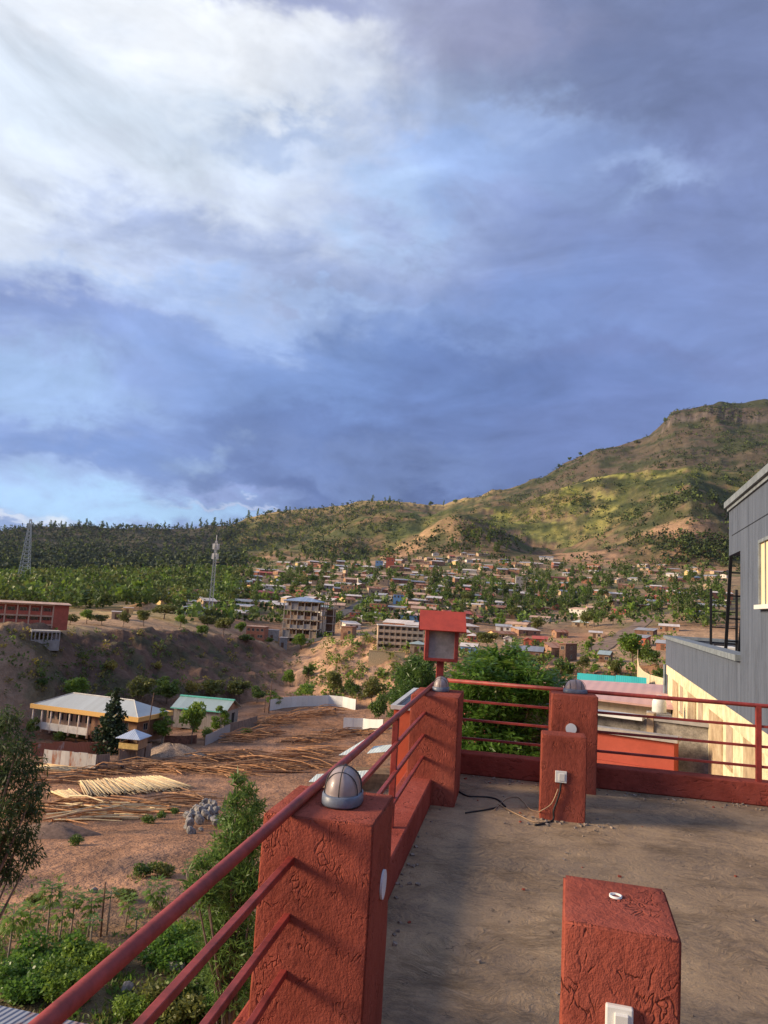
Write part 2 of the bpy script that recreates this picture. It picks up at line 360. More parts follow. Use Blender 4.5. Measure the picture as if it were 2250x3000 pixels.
NODES = [
    node_z([(-400, -14.5, 0.5), (3000, -14.5, 0.5)]),
    node_z([(-400, -15.2, 32), (3000, -15, 32)]),
    node_z([(-400, -19, 60), (1400, -19, 60), (3000, -18, 60)]),
    node_z([(-400, -23.5, 85), (1200, -23.5, 85), (1600, -20, 85), (3000, -19, 85)]),
    node_z([(-400, -26, 115), (1100, -26, 118), (1500, -21, 115), (3000, -19, 115)]),
    node_z([(-400, -28, 125), (0, -28, 140), (400, -28, 152), (600, -27.8, 172), (750, -27.5, 200), (850, -27.2, 222), (920, -27, 212), (1050, -26.5, 192), (1150, -25.5, 182), (1400, -22, 165), (1700, -18, 150), (3000, -18, 150)]),
    node_py([(-400, 1835, 165), (0, 1838, 182), (120, 1840, 190), (200, 1846, 202), (400, 1850, 230), (600, 1862, 262), (750, 1886, 285), (850, 1902, 300), (920, 1905, 285), (980, 1888, 262), (1050, 1872, 248), (1150, 1893, 235), (1300, 1930, 228), (1500, 1945, 222), (1700, 1955, 215), (2000, 1975, 210), (3000, 2000, 210)]),
    node_py([(-400, 1805, 235), (0, 1808, 240), (200, 1812, 262), (400, 1802, 285), (600, 1806, 315), (750, 1840, 330), (850, 1850, 335), (1000, 1860, 320), (1150, 1868, 300), (1300, 1880, 290), (1500, 1892, 290), (1650, 1890, 285), (1800, 1895, 280), (2000, 1910, 270), (3000, 1930, 270)]),
    node_py(P(450, [(-400, 1742), (0, 1745), (200, 1748), (400, 1745), (600, 1765), (800, 1770), (1000, 1772), (1200, 1780), (1400, 1795), (1600, 1820), (1700, 1828), (1800, 1815), (2000, 1805), (2250, 1810), (3000, 1830)])),
    node_py(P(700, [(-400, 1702), (0, 1704), (200, 1702), (400, 1695), (600, 1688), (800, 1675), (1000, 1680), (1200, 1685), (1400, 1690), (1600, 1700), (1800, 1708), (2000, 1712), (3000, 1720)])),
    node_py(P(920, [(-400, 1690), (0, 1688), (200, 1684), (400, 1678), (600, 1665), (800, 1640), (1000, 1640), (1200, 1635), (1350, 1625), (1500, 1640), (1600, 1648), (1800, 1655), (2000, 1662), (3000, 1680)])),
    S2,
    drop(S2, 1320, [(-400, 20), (900, 12), (1060, 4), (1160, -8), (1331, -8), (1480, 10), (1600, 18), (1720, 8), (1850, 2), (2020, -10), (2133, -10), (2300, 20), (3000, 30)]),
    S1,
    drop(S1, 1830, [(-400, 22), (600, 16), (680, 0), (781, -26), (1000, -36), (1142, -16), (1232, 2), (1403, 0), (1613, -14), (1700, 20), (2020, 60), (3000, 60)]),
    node_py(P(2180, C0P)), node_py(P(2195, C1P)), node_py(P(2330, SKP)),
    drop(node_py(P(2330, SKP)), 2900, [(-400, -70), (3000, -120)]),
    node_z([(-400, -30, 4500), (3000, -30, 4500)]),
    node_py([(-400, 1590, 8000), (-60, 1575, 8000), (150, 1550, 8000), (300, 1541, 8000), (375, 1527, 8000), (430, 1524, 8000), (480, 1531, 8000), (560, 1545, 8000), (800, 1580, 8000), (3000, 1600, 8000)]),
    node_z([(-400, -60, 12000), (3000, -60, 12000)])]
_fine = np.linspace(AZC-R(36), AZC+R(36), 640); _st = R(72)/639
_c = []; a = _fine[-1]; g = _st
while a < AZC+PI: g = min(g*1.12, R(6)); a += g; _c.append(min(a, AZC+PI))
_c = np.array(_c); AZ = np.concatenate([(2*AZC-_c[::-1]), _fine, _c])
_r = [.5, 6, 12, 18]
while _r[-1] < 12000:
    r_ = _r[-1]; st = 1.0 if r_ < 60 else r_*.0115 if r_ < 900 else r_*.0070 if r_ < 2400 else r_*.05
    _r.append(r_+max(st, .8))
RR = np.array(_r)
def build_heights():
    na = len(AZ); ar = np.array([np.interp(AZ, n[0], n[2]) for n in NODES]); az_ = np.array([np.interp(AZ, n[0], n[1]) for n in NODES])
    H = np.empty((na, len(RR)))
    for i in range(na): H[i] = np.interp(RR, ar[:, i], az_[:, i])
    K = H.copy()
    for _ in range(3):                                   # round the creases off
        K[:, 1:-1] = (H[:, :-2]+2*H[:, 1:-1]+H[:, 2:])/4; H = K.copy()
    for _ in range(2):
        K[1:-1] = (H[:-2]+2*H[1:-1]+H[2:])/4; H = K.copy()
    A, RG = np.meshgrid(AZ, RR, indexing='ij'); X = np.sin(A)*RG; Y = np.cos(A)*RG
    def sm(x, a, b): t = np.clip((x-a)/(b-a), 0, 1); return t*t*(3-2*t)
    e5 = np.interp(AZ, NODES[5][0], NODES[5][2])[:, None]; e6 = np.interp(AZ, NODES[6][0], NODES[6][2])[:, None]
    slope = sm(RG, e5-4, e5+15)*(1-sm(RG, e6-6, e6+16))
    near = sm(RG, 28, 45)*(1-sm(RG, 900, 1000))
    H += near*(fbm(X/14, Y/14, 5, 3)-.5)*.9
    H += slope*((fbm(X/22, Y/22, 6, 5, .6, True)-.6)*8.5 + (fbm(X/6, Y/6, 3, 9)-.5)*2.2)
    town = sm(RG, 320, 420)*(1-sm(RG, 850, 950)); H += town*(fbm(X/70, Y/70, 4, 11)-.5)*5
    hill = sm(RG, 900, 1020)*(1-sm(RG, 2300, 2500))
    H += hill*((fbm(X/210, Y/210, 5, 21, .55, True)-.62)*34 + (fbm(X/60, Y/60, 4, 25, .55, True)-.6)*9)
    # worn terraces on the mountain
    H += hill*np.sin(H/7.0+fbm(X/90, Y/90, 3, 31)*6)*1.5
    cl = sm(RG, 2170, 2182)*(1-sm(RG, 2196, 2230)); H += cl*(vnoise(A*900, RG*0, 41)-.5)*7
    near0 = 1-sm(RG, 2, 26); H = H*(1-near0)+near0*(-13.0)
    return X, Y, H, A, RG, slope, hill, town
TX, TY, TH, TA, TR, T_SLOPE, T_HILL, T_TOWN = build_heights()
def gz(x, y):
    a = math.atan2(x, y); r = max(.6, math.hypot(x, y))
    a = (a-AZC+PI) % (2*PI)-PI+AZC
    i = min(max(int(np.searchsorted(AZ, a))-1, 0), len(AZ)-2); j = min(max(int(np.searchsorted(RR, r))-1, 0), len(RR)-2)
    fa = (a-AZ[i])/(AZ[i+1]-AZ[i]); fr = (r-RR[j])/(RR[j+1]-RR[j])
    return float((TH[i, j]*(1-fa)+TH[i+1, j]*fa)*(1-fr)+(TH[i, j+1]*(1-fa)+TH[i+1, j+1]*fa)*fr)
def hit(px, py, rmin=22):                                # where the line of sight meets the ground
    d = ray(px, py); h = math.hypot(d[0], d[1]); a = math.atan2(d[0], d[1]); te = d[2]/h
    i = min(max(int(np.searchsorted(AZ, a))-1, 0), len(AZ)-2); fa = (a-AZ[i])/(AZ[i+1]-AZ[i])
    prof = TH[i]*(1-fa)+TH[i+1]*fa; zr = EYE+RR*te
    k = np.nonzero((RR > rmin) & (zr <= prof))[0]
    if not len(k): return None
    j = k[0]
    if j == 0: r = RR[0]
    else:
        d0 = zr[j-1]-prof[j-1]; d1 = zr[j]-prof[j]; r = RR[j-1]+(RR[j]-RR[j-1])*(d0/(d0-d1) if d0 > 0 else 0)
    return np.array([math.sin(a)*r, math.cos(a)*r, EYE+te*r])
def seen(p):                                             # photo pixel of a world point
    v = np.array(p)-EYEP; c = v@CF; return 1125+F_PX*(v@CR)/c, 1500-F_PX*(v@CU)/c

def ground_colours():
    X, Y, H, A, RG = TX, TY, TH, TA, TR
    def sm(x, a, b): t = np.clip((x-a)/(b-a), 0, 1); return t*t*(3-2*t)
    PXa = 1125+F_PX*np.tan(np.clip(A-AZC, -1.2, 1.2))
    n1 = fbm(X/30, Y/30, 5, 51); n2 = fbm(X/6, Y/6, 4, 53); n3 = fbm(X/160, Y/160, 5, 55); n4 = fbm(X/35, Y/35, 4, 57)
    dHr = np.gradient(H, axis=1)/np.gradient(RG, axis=1); dHa = np.gradient(H, axis=0)/(np.gradient(A, axis=0)*RG)
    def mixc(c, d, f): return c*(1-f[..., None])+np.array(d)*f[..., None]
    C = np.zeros(X.shape+(3,))+np.array((.29, .152, .085))                     # red brown soil
    C = mixc(C, (.36, .20, .12), sm(n1, .45, .65)*.8); C = mixc(C, (.15, .10, .075), sm(n2, .52, .7)*.7)
    garden = 1-sm(RG, 30, 42+10*n1); C = mixc(C, (.08, .075, .04), garden*.8)
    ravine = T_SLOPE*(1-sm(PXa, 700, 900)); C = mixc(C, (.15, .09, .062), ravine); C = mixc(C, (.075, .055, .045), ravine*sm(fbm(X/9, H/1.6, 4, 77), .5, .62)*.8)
    C = mixc(C, (.30, .19, .12), ravine*(1-sm(PXa, 60, 300))*.85); C = mixc(C, (.075, .085, .04), ravine*sm(n2, .56, .66)*.5)  # left end of the ravine painted lighter, as if sunlit
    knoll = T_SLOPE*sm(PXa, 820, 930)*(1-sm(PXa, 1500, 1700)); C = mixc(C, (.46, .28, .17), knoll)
    C = mixc(C, (.25, .145, .095), knoll*sm(n2, .5, .62)*.8)
    e6 = np.interp(AZ, NODES[6][0], NODES[6][2])[:, None]
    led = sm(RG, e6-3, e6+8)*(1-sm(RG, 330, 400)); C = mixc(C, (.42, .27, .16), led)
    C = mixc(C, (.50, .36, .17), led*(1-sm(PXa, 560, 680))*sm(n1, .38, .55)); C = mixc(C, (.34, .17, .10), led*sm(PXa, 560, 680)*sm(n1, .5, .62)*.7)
    tw = sm(RG, 340, 430)*(1-sm(RG, 880, 960)); C = mixc(C, (.27, .19, .115), tw); C = mixc(C, (.13, .14, .06), tw*sm(n1, .46, .58)*.8)
    C = mixc(C, (.44, .28, .17), tw*sm(n4, .56, .66)*.8)
    left = tw*(1-sm(PXa, 300, 620)); C = mixc(C, (.06, .08, .035), left*.8)
    hl = sm(RG, 890, 960); grass = np.array((.17, .145, .062)); C = mixc(C, grass, hl)
    C = mixc(C, (.175, .115, .078), hl*sm(n3, .46, .58)*.85); C = mixc(C, (.085, .105, .04), hl*sm(n4+n3*.5, .74, .86)*.8)
    C = mixc(C, (.27, .225, .085), hl*sm(dHa+.0, -.02, .30)*sm(PXa, 1350, 1500)*sm(RG, 1150, 1350)*(1-sm(RG, 1900, 2000))*.75)   # dry grass on the ribs, sunlight painted onto their sun-facing sides
    band = hl*np.exp(-((RG-1560)/180)**2)*np.exp(-((PXa-1650)/320)**2); C = mixc(C, (.40, .37, .085), np.clip(band*1.2, 0, 1)*sm(n4, .44, .56)*.8); C = mixc(C, (.24, .15, .085), hl*sm(fbm(X/55, Y/55, 4, 91), .52, .62)*.7); C = mixc(C, (.07, .085, .035), hl*sm(fbm(X/40, Y/40+H/30, 4, 95), .52, .6)*.75)  # band: sun patches through cloud put into the grass colour
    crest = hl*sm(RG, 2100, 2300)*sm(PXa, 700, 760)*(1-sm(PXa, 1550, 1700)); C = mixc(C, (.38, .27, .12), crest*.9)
    leftb = hl*(1-sm(PXa, 640, 720)); C = mixc(C, (.085, .075, .055), leftb*.85)
    base = hl*sm(RG, 900, 920)*(1-sm(RG, 960, 1070)); C = mixc(C, (.42, .25, .145), base*sm(PXa, 620, 760)*sm(n4+.1, .42, .6))
    s2f = hl*sm(RG, 980, 1040)*(1-sm(RG, 1110, 1130)); C = mixc(C, (.43, .27, .14), s2f*sm(PXa, 1060, 1120)*(1-sm(PXa, 1230, 1330))*sm(n4, .38, .5))
    C = mixc(C, (.40, .24, .14), hl*(1-sm(RG, 955, 1010))*sm(PXa, 1620, 1700)*sm(n4, .42, .54)); 
    far = sm(PXa, 1880, 1960)*sm(RG, 2170, 2180)*(1-sm(RG, 2196, 2215)); C = mixc(C, (.11, .088, .075), far); 
    C = mixc(C, (.19, .15, .12), far*sm(vnoise(A*1400, RG*0, 61), .55, .8)); C = mixc(C, (.10, .08, .065), sm(RG, 2196, 2215)*hl*sm(PXa, 1750, 1900))
    C = mixc(C, (.105, .080, .058), hl*sm(RG, 1640, 1850)*sm(PXa, 1350, 1650)*(1-far)*.85); C = mixc(C, (.045, .058, .026), hl*sm(fbm(X/75, Y/75+H/25, 5, 97), .50, .56)*sm(PXa, 1200, 1500)*(1-far)*.75)  # brown upper mountain, cloud shade painted into its darker tone
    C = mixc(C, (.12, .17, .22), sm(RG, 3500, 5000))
    return C
def build_terrain():
    na, nr = TX.shape; me = bpy.data.meshes.new('ground'); n = na*nr
    co = np.stack([TX, TY, TH], -1).reshape(-1).astype(np.float32)
    i, j = np.meshgrid(np.arange(na-1), np.arange(nr-1), indexing='ij'); b = (i*nr+j).reshape(-1)
    q = np.stack([b, b+1, b+nr+1, b+nr], -1).astype(np.int32)
    me.vertices.add(n); me.vertices.foreach_set('co', co); me.loops.add(q.size); me.loops.foreach_set('vertex_index', q.reshape(-1))
    me.polygons.add(len(q)); me.polygons.foreach_set('loop_start', np.arange(0, q.size, 4, dtype=np.int32)); me.polygons.foreach_set('loop_total', np.full(len(q), 4, np.int32))
    me.polygons.foreach_set('use_smooth', np.ones(len(q), bool)); me.update(calc_edges=True)
    at_ = me.color_attributes.new('cover', 'FLOAT_COLOR', 'POINT')
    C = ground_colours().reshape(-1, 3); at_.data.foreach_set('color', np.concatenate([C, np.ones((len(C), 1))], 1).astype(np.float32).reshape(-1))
    m_ = bpy.data.materials.new('ground_soil'); m_.use_nodes = True; N = NT(m_.node_tree); N.n.clear()
    va = N.new('ShaderNodeVertexColor', layer_name='cover').outputs[0]; tc = N.new('ShaderNodeTexCoord').outputs['Object']
    n1 = N.noise(tc, .35, 8, .65); n2 = N.noise(tc, 2.4, 6, .65); n3 = N.noise(tc, .05, 8, .7)
    f = N.math('ADD', N.math('MULTIPLY', n1, 1.0), N.math('ADD', N.math('MULTIPLY', n2, .6), N.math('MULTIPLY', n3, 1.0)))
    f = N.math('ADD', N.math('MULTIPLY', N.math('SUBTRACT', f, 1.3), 1.5), 1.0)
    sc = N.new('ShaderNodeVectorMath', operation='SCALE'); N.put(sc.inputs[0], va); N.put(sc.inputs['Scale'], f)
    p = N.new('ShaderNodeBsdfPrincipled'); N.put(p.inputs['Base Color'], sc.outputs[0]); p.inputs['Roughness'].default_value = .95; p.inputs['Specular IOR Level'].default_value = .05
    bp = N.new('ShaderNodeBump'); bp.inputs['Strength'].default_value = .9; bp.inputs['Distance'].default_value = .8
    N.put(bp.inputs['Height'], N.math('ADD', N.math('MULTIPLY', n1, .5), N.math('ADD', N.math('MULTIPLY', n2, .12), N.math('MULTIPLY', n3, 4.0)))); N.l.new(bp.outputs[0], p.inputs['Normal'])
    o = N.new('ShaderNodeOutputMaterial'); N.l.new(p.outputs[0], o.inputs[0]); me.materials.append(m_)
    g_ = link('ground', me); tag(g_, kind='structure')
build_terrain()
# ------------------------------------------------------------------ the terrace
RED = (.295, .074, .049)
M_PL = plaster('red_plaster', RED); M_PLW = plaster('red_plaster_wall', (.29, .064, .044), stretch=(.5, .5, 1), scale=11)
M_STEEL = mat('red_painted_steel', (.29, .045, .034), rough=.5, var=.30, scale=7, spec=.35, bump=.35, bscale=45, dist=.003, dirt=.12)
M_WHITE = mat('white_plastic', (.72, .71, .66), rough=.45, var=.05, spec=.5); M_DISC = mat('white_disc', (.62, .64, .66), rough=.6, var=.06)
M_DARK = mat('dark_rubber', (.025, .022, .022), rough=.6); M_WIRE = mat('tan_wire', (.42, .28, .17), rough=.6)
def floor_material():
    m_ = bpy.data.materials.new('terrace_cement'); m_.use_nodes = True; N = NT(m_.node_tree); N.n.clear()
    tc = N.new('ShaderNodeTexCoord').outputs['Object']
    wv = N.vmath('ADD', tc, N.vmath('MULTIPLY', N.vmath('SUBTRACT', N.noise(tc, 1.6, 3, .5, 0, True), (.5, .5, .5)), (1.1, 1.1, 0)))
    sw = N.noise(N.mapping(wv, (2.2, 4.6, 1), rot=(0, 0, .35)), 5.5, 8, .72); big = N.noise(tc, 1.1, 6, .62, .5); fine = N.noise(tc, 55, 5, .75)
    pits = N.noise(tc, 17, 5, .7, .6)
    swm = N.ramp(sw, [(.34, (0, 0, 0)), (.62, (1, 1, 1))])
    c = N.ramp(big, [(.36, (.165, .125, .098)), (.47, (.265, .192, .135)), (.58, (.44, .31, .195))])
    c = N.mix(N.math('MULTIPLY', swm, .6), c, (.52, .355, .195), 'MIX')
    c = N.mix(N.math('MULTIPLY', N.math('SUBTRACT', .385, pits), 9, clamp=True), c, (.055, .045, .042))
    scr = N.math('MULTIPLY', N.ramp(N.noise(N.mapping(wv, (1.5, 14, 1), rot=(0, 0, -.6)), 5, 4, .7), [(.45, (0, 0, 0)), (.65, (1, 1, 1))]), N.math('MULTIPLY', N.math('SUBTRACT', N.noise(tc, 1.9, 3, .6), .44), 5, clamp=True))
    c = N.mix(N.math('MULTIPLY', scr, .40), c, (.42, .30, .19))
    edge = N.noise(tc, .55, 5, .65)
    c = N.mix(N.math('MULTIPLY', N.math('SUBTRACT', edge, .50), 5, clamp=True), c, N.mix(.5, c, (.10, .085, .08)))
    c = N.mix(.45, c, N.ramp(fine, [(.3, (.3, .3, .3)), (.7, (1, 1, 1))]), 'MULTIPLY')
    cr = N.noise(N.mapping(tc, (.7, 1.6, 1)), 2.1, 4, .5, .6); crack = N.math('SUBTRACT', 1, N.math('MULTIPLY', N.math('ABSOLUTE', N.math('SUBTRACT', cr, .5)), 260, clamp=True))
    crack = N.math('MULTIPLY', crack, N.math('MULTIPLY', N.math('SUBTRACT', N.noise(tc, 1.7, 2), .52), 12, clamp=True))
    c = N.mix(N.math('MULTIPLY', crack, .75), c, (.04, .032, .03))
    p = N.new('ShaderNodeBsdfPrincipled'); N.put(p.inputs['Base Color'], c); p.inputs['Roughness'].default_value = .9; p.inputs['Specular IOR Level'].default_value = .15
    b = N.new('ShaderNodeBump'); b.inputs['Strength'].default_value = 1; b.inputs['Distance'].default_value = .012
    N.put(b.inputs['Height'], N.math('ADD', N.math('MULTIPLY', sw, 1.2), N.math('ADD', N.math('MULTIPLY', fine, .4), N.math('ADD', N.math('MULTIPLY', pits, .9), N.math('MULTIPLY', scr, .7))))); N.l.new(b.outputs[0], p.inputs['Normal'])
    o = N.new('ShaderNodeOutputMaterial'); N.l.new(p.outputs[0], o.inputs[0]); return m_
SK = math.tan(R(-1.638))                                  # the far parapet is not quite square to the left one
def yy(x, y): return y+SK*x
XL0, XI = -.90, -.646                                     # left parapet outer / inner face
fl = MB(); fl.add([(XI, -4, 0), (6.4, -4, 0), (6.4, yy(6.4, 7.6946), 0), (XI, yy(XI, 7.6946), 0)], [(0, 1, 2, 3)])
tag(fl.build('floor', floor_material()), kind='structure')
ter = thing('terrace_building', (0, 0, 0), 0, 'red rendered building that carries the cement roof terrace', 'building')
w = MB(); y0, y1 = yy(XL0, 7.90), yy(6.4, 7.90)
w.prism([(XL0+.03, -4.2), (6.38, -4.2), (6.38, y1-.03), (XL0+.03, y0-.03)], -16, -.004); w.build('wall', mat('red_facade', (.40, .095, .055), var=.1, scale=1.5, bump=.3), ter)
def parapet(name, poly, h, label):
    b = MB(); b.prism(poly, 0.0, h); o = b.build(name, M_PLW, bevel=.012); tag(o, label, 'wall', 'low terrace parapets'); return o
parapet('parapet_wall', [(XL0, -4.2), (XI, -4.2), (XI, 7.69), (XL0, 7.69)], .2078, 'low red plastered parapet running along the left rail to the corner pillar')
parapet('parapet_wall', [(XI+.002-.254, yy(-.9, 7.6946)), (6.4, yy(6.4, 7.6946)), (6.4, y1), (XL0, y0)], .205, 'low red plastered parapet across the far end of the terrace')
parapet('parapet_wall', [(6.2, -4.2), (6.4, -4.2), (6.4, yy(6.4, 7.69)), (6.2, yy(6.2, 7.69))], .205, 'low red parapet on the right side of the terrace')
def rough_box(b, x0, x1, y0, y1, z0, z1, seed=0, rz=0, amp=.006):    # plastered pillar: slightly uneven faces
    rg = random.Random(seed); bm = bmesh.new(); bmesh.ops.create_cube(bm, size=1)
    bmesh.ops.bevel(bm, geom=[e for e in bm.edges], offset=.03, segments=2, affect='EDGES')
    cx, cy = (x0+x1)/2, (y0+y1)/2
    for v in bm.verts:
        p = Vector((v.co.x*(x1-x0), v.co.y*(y1-y0), v.co.z*(z1-z0)))
        p.x += rg.uniform(-amp, amp)*.5; p.y += rg.uniform(-amp, amp)*.5; p.z += rg.uniform(-amp, amp)*.5
        p.rotate(Matrix.Rotation(rz, 3, 'Z')); v.co = p+Vector((cx, cy, (z0+z1)/2))
    b.add([v.co.copy() for v in bm.verts], [[v.index for v in f.verts] for f in bm.faces]); bm.free()
def bulge(me, amp=.006, cuts=24):                          # subdivide and waver a plaster face for an uneven outline
    bm = bmesh.new(); bm.from_mesh(me); bmesh.ops.subdivide_edges(bm, edges=bm.edges, cuts=1, use_grid_fill=True)
    bm.to_mesh(me); bm.free()
def pillar(x0, x1, y0, y1, h, label, seed, rz=0, zb=-.02):
    t = thing('pillar', ((x0+x1)/2, (y0+y1)/2, 0), 0, label, 'pillar', 'plastered pillars on the terrace')
    w_, d_ = x1-x0, y1-y0; bm = bmesh.new(); bmesh.ops.create_cube(bm, size=1)
    for v in bm.verts: v.co = (v.co.x*w_, v.co.y*d_, v.co.z*(h-zb))
    bmesh.ops.bevel(bm, geom=list(bm.edges), offset=.006, segments=2, affect='EDGES')
    for k in range(4):                                    # slice into courses so the edges can waver
        pass
    bmesh.ops.triangulate(bm, faces=[f for f in bm.faces if len(f.verts) > 4])
    for _ in range(4): bmesh.ops.subdivide_edges(bm, edges=[e for e in bm.edges if e.calc_length() > .06], cuts=1, use_grid_fill=True)
    rg = np.random.RandomState(seed)
    for v in bm.verts:
        p = v.co; q = np.array([p.x*7+seed, p.y*7, p.z*7])
        def nz(k): return float(vnoise(np.array([q[0]+k*3.1+q[2]*.7]), np.array([q[1]+q[2]]), seed+k)[0])-.5
        v.co = Vector((p.x+nz(1)*.004, p.y+nz(2)*.005, p.z+nz(3)*.005+(h+zb)/2))
    me = bpy.data.meshes.new('shaft'); bm.to_mesh(me); bm.free(); me.materials.append(M_PL)
    for p_ in me.polygons: p_.use_smooth = True
    o = link('shaft', me, t); wn_ = o.modifiers.new('wn', 'WEIGHTED_NORMAL'); wn_.keep_sharp = False; wn_.weight = 90; t.rotation_euler.z = rz
    return t
HP = .895
P1 = pillar(-.8495, -.4521, 2.5898, 3.0268, HP, 'nearest rail pillar, left of centre, with the caged dome light on it', 1)
P2 = pillar(-.8627, -.4485, 6.4139, 7.0269, HP, 'corner rail pillar below the little red roofed lantern', 2)
P3 = pillar(.369, .8006, 7.4029+SK*.58, 7.8926+SK*.58, HP, 'far rail pillar behind the socket post, dome light on top', 3)
P4 = pillar(.2499, .6109, 6.374+SK*.43, 6.6158+SK*.43, .6677, 'short free standing post with a white switch and loose wires', 4)
P5 = pillar(.140, .392, 1.80, 2.115, .965, 'foreground post with a pipe end in its top', 5, R(-4))
def disc(parent, c, axis):
    b = MB(); b.smooth = False; n = Vector(axis); b.tube([Vector(c)-n*.001, Vector(c)+n*.007], .051, 28); return b.build('cover_plate', M_DISC, parent)
disc(P1, (.2+.001, .03, .62), (1, 0, 0)); disc(P3, (-.028, -.2465, .582), (0, -1, 0))
def switch(parent, x, y, z, s=.084):
    b = MB(); b.box(x-s/2, x+s/2, y-.014, y+.002, z-s/2, z+s/2); o = b.build('light_switch', M_WHITE, parent, bevel=.004)
    r_ = MB(); r_.cbox((x+s*.07, y-.016, z-s*.02), s*.5, .010, s*.62, rx=R(5)); r_.build('rocker', M_WHITE, o, bevel=.002)
pz = plane_y(1643, 2274, 6.38); switch(P4, pz[0]-.4304, -.121, pz[2], .092)
pz = plane_y(1829, 2977, 1.80); switch(P5, pz[0]-.266, -.158, pz[2]-.006, .058)
b = MB(); b.smooth = True; cx, cy = .000, .045
b.lathe([(.0125, -.05), (.0125, .004), (.0155, .004), (.0155, -.05)], 20, (cx, cy, .966)); b.build('pipe_end', M_WHITE, P5)
b = MB(); b.lathe([(.0001, -.004), (.0126, -.004)], 20, (cx, cy, .966)); b.build('pipe_hole', M_DARK, P5)

# rails
RAILX, RAILZ, RAILR = -.7556, .914, .0190
rl = thing('terrace_railing', (RAILX, 3, .2), 0, 'red steel railing along the left parapet with a round handrail and three square bars', 'railing')
b = MB(); b.smooth = True; b.tube([(0, -6.5, RAILZ-.2), (0, 0, RAILZ-.2), (0, 3.5, RAILZ-.2), (0, 4.30, RAILZ-.2)], RAILR, 20); b.build('handrail', M_STEEL, rl)
zs = []
for (px, py), (qx, qy) in (((853.7, 2513), (1244, 2095)), ((842, 2682), (1238, 2157)), ((832, 2842), (1230, 2226))):
    p = plane_y(px, py, 2.59); q = plane_y(qx, qy, 6.41); zs.append((p[0], (p[2]*.7+q[2]*.3)))
for x_, z_ in zs:
    b = MB(); b.bar((x_-RAILX, -6.5, z_-.2), (x_-RAILX, -.40, z_-.2), .024); b.build('square_bar', M_STEEL, rl, bevel=.003)
    b = MB(); b.bar((x_-RAILX, .01, z_-.2), (x_-RAILX, 3.43, z_-.2), .024); b.build('square_bar', M_STEEL, rl, bevel=.003)
pp = plane_x(1149, 2319, RAILX)
for yv in (pp[1], -.35):
    b = MB(); b.box(-.02, .02, yv-3-.02, yv-3+.02, -.01, RAILZ-.2); b.build('post', M_STEEL, rl, bevel=.003)
print('rails', zs, pp)
YR = 7.76
rr_ = thing('terrace_railing', (0, YR, .2), math.atan(SK), 'red steel railing across the far parapet between corner pillar and right side', 'railing')
b = MB(); b.smooth = True; b.tube([(-.70, 0, .706), (2, 0, .706), (6.3, 0, .706)], .020, 16); b.build('handrail', M_STEEL, rr_)
fz = [plane_y(1758.5, py, YR)[2]-.2 for py in (2086.7, 2143, 2199.5)]
for z_ in fz:
    b = MB(); b.bar((-.70, 0, z_), (.36, 0, z_), .024); b.build('square_bar', M_STEEL, rr_, bevel=.003)
    b = MB(); b.bar((.81, 0, z_), (6.2, 0, z_), .024); b.build('square_bar', M_STEEL, rr_, bevel=.003)
px_ = plane_y(2216, 2190, YR)[0]
for xv in (px_, px_+2.1, px_+4.0):
    b = MB(); b.box(xv-.025, xv+.025, -.02, .02, -.01, .70); b.build('post', M_STEEL, rr_, bevel=.003)

